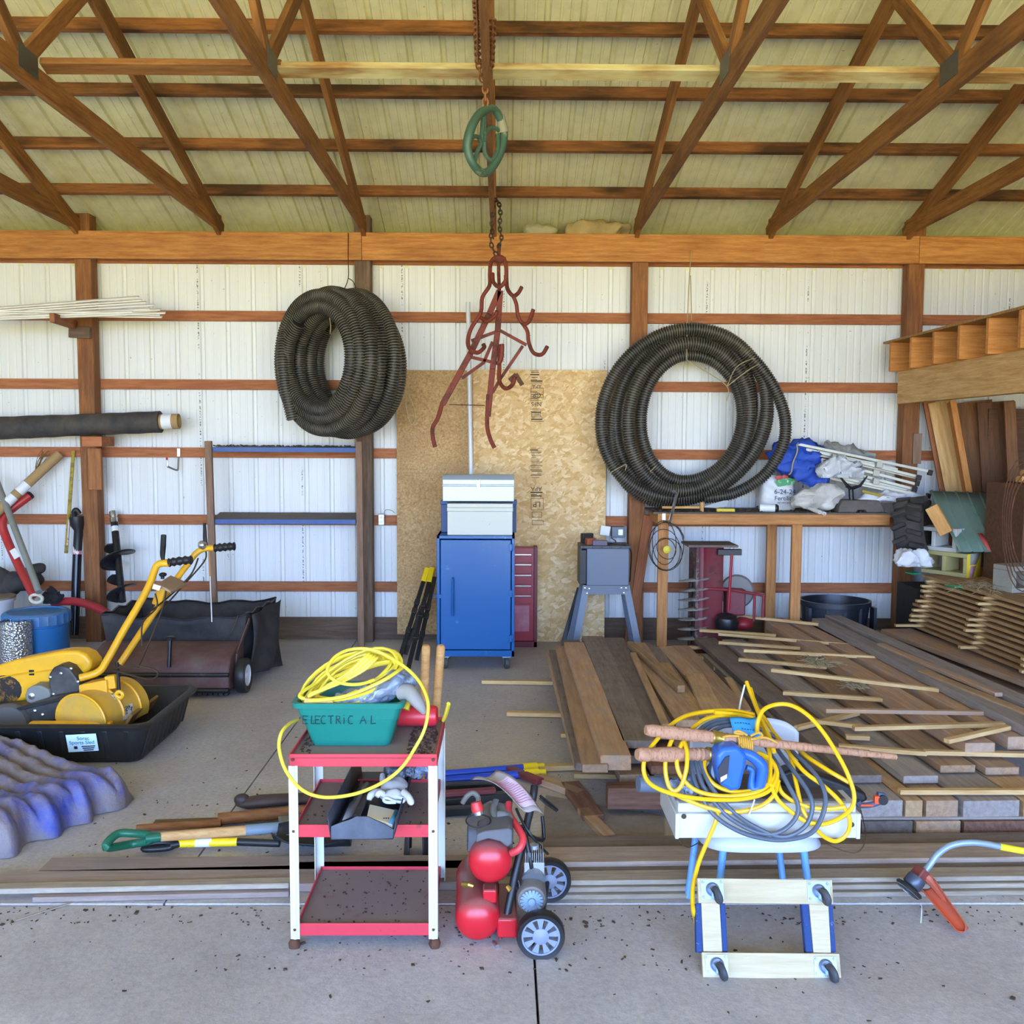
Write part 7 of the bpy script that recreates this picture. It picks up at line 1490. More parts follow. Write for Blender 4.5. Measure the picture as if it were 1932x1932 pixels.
# handle frame
for q, r in (([(1040, 20, 3.5), (1030, 100, 3.48), (1000, 250, 3.46), (960, 420, 3.43), (930, 560, 3.40), (870, 800, 3.36), (810, 1080, 3.33), (750, 1380, 3.3)], .015), ([(1120, 330, 3.62), (1135, 480, 3.6), (1125, 580, 3.58), (1000, 530, 3.5), (950, 470, 3.46)], .007), ([(930, 420, 3.42), (960, 600, 3.38), (1000, 800, 3.36), (1010, 870, 3.36)], .009)):
    MB().tube(AT(ZK, q), r, 10, sm=5).build('handle_tube', black_plastic, t)
for q in ([(1100, 120, 3.5), (1180, 180, 3.52), (1280, 265, 3.55)], [(1095, 140, 3.5), (1160, 200, 3.5), (1270, 275, 3.53)], [(850, 250, 3.45), (910, 380, 3.42), (1000, 520, 3.4), (1080, 620, 3.42), (1180, 725, 3.45)], [(780, 330, 3.42), (860, 420, 3.40), (940, 440, 3.4)], [(870, 1000, 3.34), (885, 1060, 3.33), (860, 1110, 3.33), (850, 1060, 3.33)]):
    MB().tube(AT(ZK, q), .005, 6, sm=5).build('power_wire', black_plastic, t)
# motor and pump
mo = W(*ZK(1010, 1205), 3.30); M = MB(); M.lathe([(.02, -.005), (.050, 0), (.056, .01), (.056, .17), (.045, .19), (0, .19)], 30, zframe(mo, (0, 1, .0))); M.build('motor', paint('motor_grey', '#6d665e', .55, metal=.2, dust='#8d8375', damt=.4), t)
M = MB()
for k in range(18): a_ = 2 * PI * k / 18; M.bar(mo + V((.014 * math.cos(a_), -.010, .014 * math.sin(a_))), mo + V((.042 * math.cos(a_), -.010, .042 * math.sin(a_))), .010, .003, (0, 1, .5))
M.lathe([(.013, -.02), (.013, 0), (0, -.02)], 14, zframe(mo + V((0, -.0, 0)), (0, 1, 0))); M.build('cooling_fan', paint('fan_blue_grey', '#9fb7cc', .4, metal=.3), t)
hd = W(*ZK(1035, 800), 3.40); M = MB()
for k in range(9): M.box(hd + V((-.032 + .008 * k, 0, .03)), (.0032, .09, .045))
M.box(hd + V((0, 0, -.01)), (.075, .09, .05)); M.cyl(hd + V((0, 0, .05)), hd + V((0, 0, .065)), .018, n=14); M.build('pump_head', paint('cast_alu', '#b5b9bd', .4, metal=.6), t, bevel=.0015)
M = MB(); M.tube([hd + V((0, 0, -.02)), mo + V((.01, .06, .05))], [.035, .045], 14); M.build('crankcase', paint('cast_alu_b', '#8f9498', .45, metal=.5), t)
M = MB(); M.tube(AT(ZK, [(300, 1040, 3.34), (360, 1045, 3.32), (400, 1060, 3.32)]), [.012, .010, .008], 8); M.build('brass_valve', brass, t); M = MB(); M.tube(AT(ZK, [(755, 1060, 3.28), (790, 1105, 3.27)]), [.008, .010], 8); M.build('brass_fitting', brass, t)
M = MB(); M.tube(AT(ZK, [(610, 1640, 3.27), (655, 1690, 3.24)]), [.006, .009], 8); M.build('drain_valve', chrome, t)
M = MB(); M.lathe([(.02, 0), (.016, .02), (0, .02)], 12, Matrix.Translation(W(*ZK(370, 1690), 3.30) + V((0, 0, -.01)))); M.build('rubber_foot', black_plastic, t)
wg = paint('wheel_grey', '#8891a4', .45, dust='#7f7d7a', damt=.25)
def cwheel(c, r):
    Mx = zframe(c, (.0, -1, 0)); M = MB(); M.lathe([(r * .80, -.022), (r * .96, -.024), (r, -.014), (r, .014), (r * .96, .024), (r * .80, .022), (r * .79, .016)], 44, Mx, cap=False); w_ = M.build('tyre', black_plastic, t)
    M = MB(); M.lathe([(r * .81, -.018), (r * .81, .018), (r * .72, .018), (r * .72, -.018)], 44, Mx, cap=False); M.lathe([(0, .024), (r * .20, .023), (r * .34, .016), (r * .34, -.01), (0, -.01)], 30, Mx, cap=False)
    for k in range(9):
        a_ = 2 * PI * k / 9 + .2; d0 = V((math.cos(a_), math.sin(a_), 0)); s0 = V((-math.sin(a_), math.cos(a_), 0)); i0, o0 = r * .30, r * .75
        q = [d0 * i0 + s0 * r * .055, d0 * o0 + s0 * r * .15, d0 * o0 - s0 * r * .15, d0 * i0 - s0 * r * .055]
        M.add([Mx @ (p + V((0, 0, .014))) for p in q] + [Mx @ (p + V((0, 0, -.006))) for p in q], [(0, 1, 2, 3), (7, 6, 5, 4), (0, 4, 5, 1), (1, 5, 6, 2), (2, 6, 7, 3), (3, 7, 4, 0)])
    M.build('hub', wg, w_)
c1 = W(1020, 1761, 3.19); cwheel(V((c1.x, 3.19, .086 - .012)), .086); c2 = W(1034, 1664, 3.58); cwheel(V((c2.x + .005, 3.58, .086)), .086)
M = MB(); M.cyl((c1.x, 3.19, .074), (c2.x, 3.58, .086), .008, n=8); M.build('axle', black_steel, t)
# instruction sheet in a dusty sleeve hung on the handle
t = thing('instruction_sleeve', 'dusty clear sleeve with a pinkish printed sheet hanging on the compressor handle', 'sheet', W(*ZK(780, 100), 3.48))
ZP = zoomed(700, 1380, 4.6)
G4 = [W(*ZP(a, b), Y) for a, b, Y in ((860, 420, 3.56), (1090, 345, 3.58), (1500, 710, 3.40), (1290, 660, 3.34))]
def slv(u, v): p = G4[0].lerp(G4[1], u).lerp(G4[3].lerp(G4[2], u), v); return p + V((0, -.012 * math.sin(PI * u), .03 * math.sin(PI * v) + .008 * math.sin(u * 7 + v * 3)))
M = MB(); M.grid(slv, 12, 14); M.build('sleeve', paint('dusty_sleeve', '#b3aaa4', .35, dust='#8c7f76', damt=.5), t, thick=.0015, angle=180)
def slp(u, v): return slv(.18 + .70 * u, .30 + .62 * v) + V((0, -.0035, .003))
M = MB(); M.grid(slp, 10, 10); sp_ = M.build('printed_sheet', paint('pinkish_paper', '#dcc3cf', .7), t, angle=180)
M = MB(); rk = random.Random(1)
for k in range(13):
    v = .08 + .065 * k; M.tube([slp(.06 + (e_ := 0) + (.86 + rk.uniform(-.15, .05)) * j / 6, v) + V((0, -.002, .0015)) for j in range(7)], .0011, 4)
M.build('print_lines', paint('red_print_ink', '#a85a72', .6), sp_)
# ================================================================ small chair, light box, cords, sticks, jug, dolly, trimmer
ZX = zoomed(1180, 1280, 3.2196); ZY = zoomed(1180, 1330, 3.578); ZD = zoomed(1290, 1560, 5.8545); ZM = zoomed(1680, 1560, 7.667)
seat_w = paint('white_plastic_seat', '#c6cbd2', .35, dust='#b0aea8', damt=.25); leg_b = paint('light_blue_leg', '#6da6dc', .4, worn='#6d6a62', wamt=.7, wscale=14, lo=.62)
zs = .335; ya = 3.40
L_, R_ = W(1330, 1600, ya).x, W(1563, 1600, ya).x
t = thing('small_chair', 'low chair with white plastic seat and light blue legs under the light box', 'chair', ((L_ + R_) / 2, 3.58, -.012))
def seat(u, v):
    a_ = u * 2 * PI; q = 4; ca, sa_ = math.cos(a_), math.sin(a_); k = 1 / (abs(ca) ** q + abs(sa_) ** q) ** (1 / q); p = V(((L_ + R_) / 2 + (R_ - L_) / 2 * ca * k * v, 3.58 + .185 * sa_ * k * v, zs)); e_ = max(0, v - .8) / .2
    p.z -= .055 * e_ ** 1.5 * (1 if sa_ < 0 else .2); return p
M = MB(); M.grid(seat, 60, 14, cu=True); M.build('seat', seat_w, t, thick=.008, angle=180)
bl, br = W(1298, 1380, 3.80), W(1500, 1380, 3.80); zb0, zb1 = W(1400, 1416, 3.8).z, W(1400, 1353, 3.8).z
def back(u, v): 
    x = bl.x + (br.x - bl.x) * u; e_ = abs(2 * u - 1); top = zb1 - .05 * e_ ** 6; bot = zb0 - .10 + .05 * e_ ** 6; return V((x, 3.80 - .05 * e_ ** 2, bot + (top - bot) * v))
M = MB(); M.grid(back, 30, 10); M.build('backrest', seat_w, t, thick=.008, angle=180)
for (x0, y0, x1, y1) in ((L_ + .085, 3.45, L_ + .045, 3.40), (R_ - .085, 3.45, R_ - .05, 3.40)):
    MB().tube([(x0, y0, zs - .01), (x1, y1, -.012)], .0145, 12).build('leg', leg_b, t)
for (x0, y0, x1, y1) in ((L_ + .03, 3.66, L_ - .02, 3.60), (R_ - .12, 3.70, R_ - .095, 3.60)):
    MB().tube([(x0, y0, zs - .01), (x1, y1, 0)], .0135, 12).build('leg', leg_b, t)
for x in (bl.x + .05, br.x - .05): MB().tube([(x, 3.70, zs - .01), (x, 3.78, zs + .02), (x, 3.805, zb0), (x, 3.81, zb1 - .03)], .011, 10, sm=4).build('back_support', leg_b, t)
# white light box
bx0, bx1 = W(1275, 1560, 3.37).x, W(1622, 1570, 3.37).x; z0 = zs + .012; z1 = W(1450, 1536, 3.37).z; z2 = z1 + .035
t = thing('light_box', 'long white enamelled metal box lying across the small chair', 'box', ((bx0 + bx1) / 2, 3.5, z0))
R_t = Matrix.Rotation(.03, 3, 'Y')
M = MB(); M.bx(bx0, bx1, 3.37, 3.70, z0, z1); M.build('lower_body', white_metal, t, bevel=.004)
M = MB(); M.bx(bx0 + .01, bx1 - .01, 3.385, 3.69, z1, z2); M.build('upper_tray', white_metal, t, bevel=.004)
M = MB(); M.bx(bx0 + .005, bx1 - .04, 3.41, 3.67, z2 + .0, z2 + .008); M.build('top_board', shelf_dirt, t, bevel=.002)
for x in (bx0 - .002, bx1 - .014): M = MB(); M.bx(x, x + .016, 3.366, 3.702, z0 - .002, z1 + .002); M.build('end_flange', white_metal, t, bevel=.003)
for (x, y) in ((355, 838), (1375, 888)): M = MB(); M.lathe([(.010, 0), (.009, .003), (0, .004)], 14, zframe(W(*ZX(x, y), 3.369), (0, -1, 0))); M.build('bolt', dark_chain, t)
# cords
cord_y = paint('extension_cord_yellow', '#f0bb12', .35, dust='#c99a30', damt=.2); cord_g = paint('extension_cord_grey', '#4e5966', .45, dust='#6d6f73', damt=.3)
t = thing('yellow_extension_cord', 'long yellow extension cord looped in a heap over the white light box and chair', 'cord', W(1400, 1500, 3.4))
def cord(lst, mat, par, r=.0082, name='cord_loop'):
    return MB().tube([W(*ZX(a, b), Y) for a, b, Y in lst], r, 8, sm=7).build(name, mat, par)
Y_ = 3.36
for q in ([(735, 20, 3.85), (765, 100, 3.80), (800, 190, 3.70), (840, 280, 3.60), (880, 370, 3.50), (905, 450, 3.45)],
    [(760, 60, 3.84), (800, 180, 3.75), (850, 250, 3.70), (900, 330, 3.6), (960, 400, 3.5)],
    [(800, 330, 3.5), (805, 260, 3.5), (840, 190, 3.52), (920, 158, 3.54), (1010, 165, 3.52), (1110, 225, 3.48), (1200, 325, 3.44), (1275, 440, 3.40), (1345, 570, 3.36), (1388, 700, 3.34), (1375, 785, 3.33), (1300, 850, 3.33), (1200, 886, 3.33), (1120, 880, 3.34)],
    [(780, 220, 3.7), (640, 195, 3.65), (450, 207, 3.58), (330, 245, 3.5), (230, 330, 3.44), (140, 440, 3.38), (110, 540, 3.35), (145, 635, 3.34), (280, 700, 3.33), (480, 733, 3.33), (700, 733, 3.34), (860, 690, 3.36), (920, 600, 3.40), (900, 520, 3.44), (830, 470, 3.48)],
    [(300, 330, 3.44), (260, 430, 3.4), (242, 530, 3.37), (258, 640, 3.35), (295, 685, 3.34), (340, 650, 3.34), (370, 550, 3.35), (374, 450, 3.38), (355, 380, 3.42)],
    [(345, 390, 3.42), (312, 490, 3.38), (335, 590, 3.36), (430, 680, 3.35), (600, 715, 3.35), (800, 690, 3.36), (900, 620, 3.40)],
    [(490, 470, 3.46), (482, 560, 3.42), (550, 650, 3.38), (690, 690, 3.37), (850, 655, 3.38), (915, 570, 3.42), (880, 490, 3.46), (800, 450, 3.48)],
    [(540, 205, 3.6), (650, 215, 3.62), (760, 235, 3.66), (830, 300, 3.6), (870, 420, 3.5), (880, 560, 3.42), (870, 640, 3.38)],
    [(380, 330, 3.5), (480, 250, 3.56), (620, 225, 3.62), (760, 250, 3.64)],
    [(880, 640, 3.38), (925, 735, 3.35), (1000, 805, 3.34), (1100, 870, 3.33), (1200, 884, 3.33)],
    [(1040, 420, 3.62), (1110, 480, 3.5), (1250, 570, 3.40), (1375, 640, 3.36)],
    [(960, 415, 3.62), (1010, 475, 3.5), (1090, 570, 3.42), (1200, 650, 3.38), (1300, 745, 3.35), (1360, 850, 3.33), (1348, 940, 3.33), (1280, 988, 3.33), (1205, 960, 3.33), (1150, 905, 3.34)],
    [(300, 705, 3.34), (480, 780, 3.33), (650, 812, 3.33), (810, 780, 3.34), (900, 710, 3.36), (930, 620, 3.40)],
    [(920, 600, 3.42), (955, 700, 3.38), (1090, 775, 3.35), (1230, 792, 3.34), (1335, 780, 3.33)],
    [(985, 420, 3.62), (1010, 500, 3.5), (1040, 650, 3.40), (1070, 780, 3.36), (1110, 850, 3.34)],
    [(560, 790, 3.34), (548, 870, 3.33), (500, 985, 3.31), (445, 1120, 3.28), (412, 1260, 3.24), (408, 1370, 3.2)]):
    cord(q, cord_y, t)
MB().tube([W(*ZX(408, 1370), 3.2), W(*ZX(418, 1440), 3.19), F(*ZX(435, 1500), 0), F(*ZX(470, 1490), 0)], .0082, 8, sm=6).build('cord_loop', cord_y, t)
MB().tube([W(*ZX(a, b), Y) for a, b, Y in ((725, 40, 3.85), (700, 140, 3.80), (685, 235, 3.7))], .004, 6, sm=4).build('tie_string', label_white, t)
MB().tube([W(*ZX(a, b), Y) for a, b, Y in ((785, 735, 3.32), (770, 780, 3.32), (750, 830, 3.32))], .003, 5).build('tie_string', label_white, t)
t = thing('grey_extension_cord', 'dark grey extension cord looped together with the yellow one on the light box', 'cord', W(1430, 1560, 3.35))
for q in ([(395, 480, 3.46), (425, 640, 3.38), (530, 820, 3.325), (690, 928, 3.315), (860, 975, 3.315), (1000, 976, 3.315), (1125, 940, 3.315), (1190, 850, 3.32), (1215, 730, 3.34), (1180, 620, 3.38), (1100, 525, 3.46), (1040, 470, 3.52), (990, 415, 3.62)],
    [(420, 480, 3.46), (470, 650, 3.38), (595, 815, 3.325), (735, 908, 3.32), (860, 945, 3.32), (960, 920, 3.32), (1035, 845, 3.325), (1045, 760, 3.34), (985, 640, 3.38), (920, 520, 3.46), (880, 460, 3.54), (850, 410, 3.62)],
    [(445, 480, 3.46), (515, 650, 3.38), (640, 798, 3.33), (780, 898, 3.325), (950, 962, 3.318), (1085, 905, 3.32), (1135, 790, 3.33), (1110, 690, 3.36), (1020, 560, 3.44), (950, 470, 3.54), (910, 410, 3.62)],
    [(430, 340, 3.50), (480, 290, 3.54), (560, 255, 3.58), (650, 250, 3.6)], [(460, 340, 3.50), (540, 280, 3.55), (650, 270, 3.58), (760, 300, 3.58)], [(780, 290, 3.6), (880, 340, 3.58), (960, 395, 3.55)], [(520, 330, 3.5), (600, 290, 3.54), (700, 290, 3.56)]):
    cord(q, cord_g, t, .0085)
cord([(325, 940, 3.39), (330, 990, 3.36), (380, 1025, 3.38), (440, 1000, 3.42)], dark_chain, t, .002, 'thin_wire'); cord([(1430, 800, 3.5), (1460, 950, 3.4), (1430, 1040, 3.36), (1360, 1058, 3.36), (1230, 1010, 3.4)], dark_chain, t, .002, 'thin_wire')
# carved sticks
carv = NT('carved_wood'); vv = carv.coord((70, 70, 22)); cc = carv.mix(carv.ramp(carv.noise(vv, 1.6, 3), [(.35, BW(.8)), (.5, BW(0))]), lin('#b98a6a'), lin('#94664a')); carv.bump(carv.noise(vv, 2.2, 3), .5, .006); carv = carv.out(cc, .7)
def stick(label, pts, rings, prof, brass_at):
    a, b = pts; t = thing('carved_stick', label, 'stick', a); d = (b - a).normalized(); L = (b - a).length; Mx = zframe(a, d)
    N = 90; pr = []
    for i in range(N + 1):
        u = i / N; r = prof(u)
        for c_, w_, h_ in rings:
            if abs(u - c_) < w_: r += h_
        pr.append((r, u * L))
    M = MB(); M.lathe(pr, 20, Mx); M.build('shaft', carv, t, angle=30)
    for (u0, u1) in brass_at: M = MB(); M.lathe([(prof(u0) + .002, u0 * L), (prof(u0) + .005, u0 * L + .004), (prof(u1) + .003, u1 * L - .004), (prof(u1) + .005, u1 * L)], 24, Mx, cap=False); M.build('brass_band', brass, t)
    return t, Mx, L
pf1 = lambda u: (.017 + .006 * min(1, u / .02)) if u < .045 else (.0215 if u < .06 else (.0255 - .020 * (u - .06) if u < .28 else .019 - .010 * (u - .28)))
t1, Mx1, L1 = stick('longer carved wooden stick with a brass ring lying over the yellow cords, above its pair', (W(*ZX(122, 312), 3.37), W(1690, 1428, 3.55)), [(.10, .006, .002), (.16, .005, .002), (.19, .006, .0025), (.22, .006, .002), (.31, .004, .003), (.335, .005, .0025), (.62, .004, .002), (.74, .005, .003), (.86, .005, .003)], pf1, [(.252, .292)])
M = MB()
for k in range(9):
    u = .52 + .045 * k
    if abs(u - .62) < .015 or abs(u - .74) < .015: continue
    M.tube([Mx1 @ V((.0165 * math.cos(1.7 + .2 * math.cos(a_)) , -.0165 * math.sin(1.2 + .25 * math.cos(a_)), (u * L1) + .014 * math.sin(a_))) for a_ in [k2 * PI / 5 for k2 in range(9)]], .0022, 5)
M.build('carved_scrolls', paint('carved_relief', '#7d5240', .8), t1)
pf2 = lambda u: (.019 + .007 * min(1, u / .04)) if u < .14 else (.022 + .006 * math.sin(PI * (u - .14) / .55) if u < .69 else .022)
t2, Mx2, L2 = stick('shorter carved wooden grip with a brass end lying below the longer stick', (W(*ZX(70, 462), 3.34), W(*ZX(548, 460), 3.46)), [(.15, .01, .002), (.70, .01, .002), (.76, .012, .003), (.82, .012, .003)], pf2, [(.88, .995)])
M = MB(); p = W(*ZX(715, 400), 3.42); dx = (W(*ZX(820, 415), 3.42) - p).normalized()
for k in range(7): M.tube([p + dx * (.008 * k - .02) + V((0, -.024 * math.cos(a_), .030 * math.sin(a_))) for a_ in [j * PI / 6 for j in range(12)]], .0045, 6, closed=True)
for q in ([(715, 340), (660, 330), (690, 320), (740, 345)], [(760, 350), (810, 330), (830, 350), (780, 370)], [(700, 400), (720, 440), (730, 440)], [(760, 370), (850, 360), (920, 390)], [(690, 350), (620, 350), (590, 360)]): M.tube([W(*ZX(a, b), 3.39) for a, b in q], .0045, 6, sm=5)
tag(M.build('yellow_yarn', paint('yellow_yarn', '#c99a3a', .9)), 'knotted mustard yellow yarn tied round the longer carved stick', 'yarn')
# blue note
c4 = [W(*ZX(a, b), Y) for a, b, Y in ((632, 240, 3.56), (798, 232, 3.58), (815, 345, 3.50), (655, 355, 3.50))]
def nt_(u, v): return c4[0].lerp(c4[1], u).lerp(c4[3].lerp(c4[2], u), v) + V((0, -.012 * math.sin(PI * v), .004 * math.sin(6 * u)))
t = thing('paper_note', 'bright blue handwritten paper note tied to the yellow cord above the carved stick', 'note', c4[3]); M = MB(); M.grid(nt_, 8, 8); M.build('paper', paint('blue_paper', '#3fa0dc', .7), t, thick=.0008, angle=180)
M = MB()
rk = random.Random(12)
for (u0, v0, wd) in ((.12, .32, 6), (.34, .62, 5)):
    for k in range(wd):
        x = u0 + .10 * k; M.tube([nt_(x + .06 * j / 4, v0 - .07 * (.5 + .5 * math.cos(j * 2.1 + k * 1.7))) + V((0, -.002, 0)) for j in range(5)], .0011, 4)
M.build('handwriting', paint('note_ink', '#1c4a78', .7), t)
# blue jug
t = thing('oil_jug', 'bright blue plastic jug with a handle and dark label lying upside down in the cord heap', 'jug', W(*ZX(650, 680), 3.42))
t['label'] = 'bright blue plastic jug with a dark label standing in the cord heap'
def slab(par, name, mat, pl, Y0, dpt, bevel, zf=ZX, seg=3):
    P_ = [W(*zf(a, b), Y0) for a, b in pl]; n = len(P_); M = MB(); M.add(P_ + [p + V((0, dpt, 0)) for p in P_], [tuple(range(n)), tuple(range(2 * n - 1, n - 1, -1))] + [(i, (i + 1) % n, n + (i + 1) % n, n + i) for i in range(n)]); return M.build(name, mat, par, bevel=bevel, seg=seg)
slab(t, 'jug_body', blue_plastic, [(552, 470), (590, 425), (690, 418), (740, 470), (735, 520), (700, 680), (640, 688), (575, 650), (556, 560)], 3.33, .10, .014)
M = MB(); M.tube([W(*ZX(a, b), 3.38) for a, b in ((690, 450), (760, 470), (820, 520), (830, 570), (810, 660), (770, 668), (765, 620), (770, 560), (735, 540))], [.018, .02, .022, .022, .02, .017, .012, .01, .01], 12, sm=5); M.build('jug_handle', blue_plastic, t)
slab(t, 'jug_label', paint('jug_label', '#2b2d36', .5, worn='#b06a4a', wamt=.8, wscale=30, lo=.57), [(562, 548), (608, 480), (634, 470), (622, 600), (575, 645)], 3.322, .006, .001)
slab(t, 'bar_code', label_white, [(578, 602), (618, 582), (616, 606), (580, 630)], 3.319, .002, 0)
# bottle of clear fluid and grey pipe behind the jug
t = thing('small_bottle', 'small dark clear bottle half hidden left of the blue jug', 'bottle', W(*ZX(530, 640), 3.45)); b0 = W(*ZX(532, 650), 3.45); M = MB(); M.lathe([(0, 0), (.03, 0), (.033, .01), (.033, .06), (.015, .085), (.015, .10), (0, .10)], 20, Matrix.Translation(b0)); M.build('bottle_body', paint('dark_bottle', '#3c4450', .15), t); M = MB(); M.lathe([(.018, .095), (.018, .125), (0, .125)], 16, Matrix.Translation(b0)); M.build('bottle_cap', black_plastic, t)
t = thing('leaf_blower_tube', 'grey tube and black tool with orange trim lying across the light box behind the cords', 'blower', W(1400, 1500, 3.55))
MB().tube([W(*ZX(78, 640), 3.46), W(*ZX(250, 645), 3.48), W(*ZX(420, 650), 3.50)], .030, 16).build('tube', paint('blue_grey_tube', '#5f6b7d', .4, dust='#7c7f83', damt=.3), t)
slab(t, 'body', black_plastic, [(900, 600), (1000, 560), (1180, 590), (1300, 630), (1460, 700), (1480, 740), (1420, 770), (1330, 720), (1200, 690), (1000, 680)], 3.52, .08, .012)
MB().tube([W(*ZX(a, b), 3.50) for a, b in ((1410, 745), (1430, 770), (1500, 765), (1560, 740), (1570, 715), (1530, 705))], .012, 8, sm=5).build('front_guard', paint('blue_grey_guard', '#46536a', .5), t)
orange = paint('tool_orange', '#e0562a', .4); M = MB(); M.box(W(*ZX(1525, 735), 3.49), (.02, .02, .03)); M.box(W(*ZX(1465, 770), 3.49), (.05, .012, .008)); M.build('orange_trim', orange, t, bevel=.002)
M = MB(); M.lathe([(.0, -.012), (.019, -.012), (.019, .012), (0, .012)], 16, zframe(W(*ZX(1560, 735), 3.49), (0, -1, 0))); M.build('end_wheel', black_plastic, t)
sack('clear_plastic_scrap', 'scrap of clear grey plastic between the cords left of the blue jug', 'plastic wrap', tuple(W(*ZX(355, 665), 3.42)), (.045, .04, .04), bagg, 44, .03, 30)
# ---------------------------------------------------------------- furniture dolly standing on edge
TL, TR, BR, BL = W(1316, 1656, 3.215), W(1572, 1659, 3.215), W(1587, 1848, 3.05), W(1326, 1843, 3.05)
ex = (BR - BL).normalized(); ey = (TL - BL); ey = (ey - ex * ey.dot(ex)).normalized(); en = ex.cross(ey); en = -en if en.y > 0 else en
def PD(x, y, off=0): d = ray(*ZD(x, y)); o_ = BL + en * off; return CAM + d * ((o_ - CAM).dot(en) / d.dot(en))
t = thing('furniture_dolly', 'pale wooden furniture dolly standing on edge in front of the small chair', 'dolly', (BL + BR) / 2)
dolly_w = wood('dolly_plywood', '#cdbf9b', '#bda983', vary=.05); carpet = paint('blue_carpet', '#2c4577', .95, worn='#9fb4d8', wamt=.8, wscale=70, lo=.62, bump=.5)
def pslab(name, mat, pl, f, bk, bevel=.002, par=None):
    P_ = [PD(a, b) + en * f for a, b in pl]; n = len(P_); M = MB(); M.add(P_ + [p - en * bk for p in P_], [tuple(range(n)), tuple(range(2 * n - 1, n - 1, -1))] + [(i, (i + 1) % n, n + (i + 1) % n, n + i) for i in range(n)]); return M.build(name, mat, par or t, bevel=bevel)
pslab('rail', dolly_w, [(150, 565), (1640, 585), (1655, 855), (165, 840)], .0, .018); pslab('rail', dolly_w, [(200, 1385), (1720, 1400), (1745, 1690), (215, 1660)], .0, .018)
pslab('stile', dolly_w, [(200, 835), (405, 840), (435, 1380), (225, 1375)], -.010, .012); pslab('stile', dolly_w, [(1395, 850), (1610, 855), (1640, 1395), (1445, 1390)], -.010, .012)
for a, b, c_, d_ in ((140, 205, 150, 225), (410, 470, 435, 500), (1315, 1395, 1365, 1445), (1610, 1660, 1640, 1700)): pslab('carpet_strip', carpet, [(a, 838), (b, 838), (d_, 1385), (c_, 1385)], -.014, .03, .004)
pslab('carpet_strip', carpet, [(140, 575), (1660, 595), (1750, 1690), (200, 1665), (150, 1000)], -.036, .004, .001) if False else None
zinc = paint('zinc_plate', '#bfe0e6', .3, metal=.5)
for (x, y, s) in ((315, 695, 0), (1490, 715, 0), (365, 1525, 0), (1565, 1545, 0)):
    pl = [(x - 130, y - 115), (x + 120, y - 115), (x + 130, y + 110), (x - 120, y + 110)]; pt = pslab('caster_plate', zinc, pl, .0035, .003, .001)
    for (dx, dy) in ((-105, -85), (95, -85), (-95, 82), (105, 82)):
        M = MB(); M.lathe([(.006, 0), (.005, .004), (0, .004)], 10, zframe(PD(x + dx, y + dy) + en * .0035, en)); M.build('bolt', galv, pt)
    c0 = PD(x, y) + en * .0035; M = MB(); M.lathe([(.024, 0), (.024, .007), (.018, .013), (0, .013)], 24, zframe(c0, en)); M.build('swivel', paint('swivel_blue_steel', '#8093b8', .35, metal=.6), pt)
    dn = (ex * .35 - ey).normalized(); cw = c0 + en * .038 + dn * .022; sd = dn.cross(en).normalized(); M = MB()
    for k in (-1, 1): M.bar(c0 + en * .010 + sd * (.013 * k), cw + sd * (.013 * k), .026, .0022, sd)
    M.build('fork', galv, pt)
    M = MB(); M.lathe([(.006, -.009), (.026, -.010), (.031, -.005), (.031, .005), (.026, .010), (.006, .009)], 26, zframe(cw, sd)); M.build('caster_wheel', paint('caster_black', '#3a3c40', .6, dust='#6d6d6c', damt=.3), pt)
# ---------------------------------------------------------------- string trimmer at the right
t = thing('string_trimmer', 'orange string trimmer head with a bent grey shaft lying at the right edge', 'trimmer', F(1780, 1740))
sh_ = [(470, 670, 3.55), (560, 560, 3.56), (680, 400, 3.57), (830, 290, 3.58), (1000, 240, 3.58), (1200, 228, 3.58), (1400, 250, 3.58), (1600, 290, 3.58), (1932, 350, 3.58), (2300, 410, 3.58)]
MB().tube(AT(ZM, sh_), .0125, 14, sm=6).build('shaft', paint('trimmer_shaft', '#98abb8', .35, metal=.3), t)
MB().tube(AT(ZM, [(1580, 286, 3.58), (1932, 350, 3.58), (2300, 410, 3.58)]), .0131, 14).build('yellow_sticker', paint('bright_yellow', '#f4ee2c', .4), t)
og = paint('trimmer_orange', '#d5562f', .5, dust='#86675c', damt=.75)
A = W(*ZM(560, 790), 3.50); B = F(*ZM(1060, 1500), .03); B = W(*ZM(1060, 1470), 3.30); ctr_ = AT(ZM, [(560, 860, 3.50), (720, 1060, 3.44), (900, 1280, 3.37), (1085, 1535, 3.30)])
axd = (ctr_[-1] - ctr_[0]).normalized(); view = (ctr_[1] - CAM).normalized(); s1 = axd.cross(view).normalized(); s2 = s1.cross(axd).normalized()
if s2.dot(view) > 0: s2 = -s2
if s1.x < 0: s1 = -s1
def gd(u, v):
    c = ctr_[0] + (ctr_[-1] - ctr_[0]) * u; w_ = .032 * (1 - .38 * u); a_ = PI * (v - .5) * 1.25
    end = max(0, (u - .9) / .1); w_ *= math.sqrt(max(.02, 1 - end ** 2)); return c + s1 * (w_ * math.sin(a_)) - s2 * (w_ * .75 * math.cos(a_) - .012)
M = MB(); M.grid(gd, 26, 14); M.build('guard', og, t, thick=.003, angle=60)
M = MB(); M.tube(AT(ZM, [(400, 640, 3.52), (560, 760, 3.51), (720, 960, 3.46), (880, 1180, 3.41), (1030, 1370, 3.36), (1120, 1480, 3.33)]), [.016, .018, .014, .008, .006, .005], 8, sm=4); M.build('guard_edge', og, t)
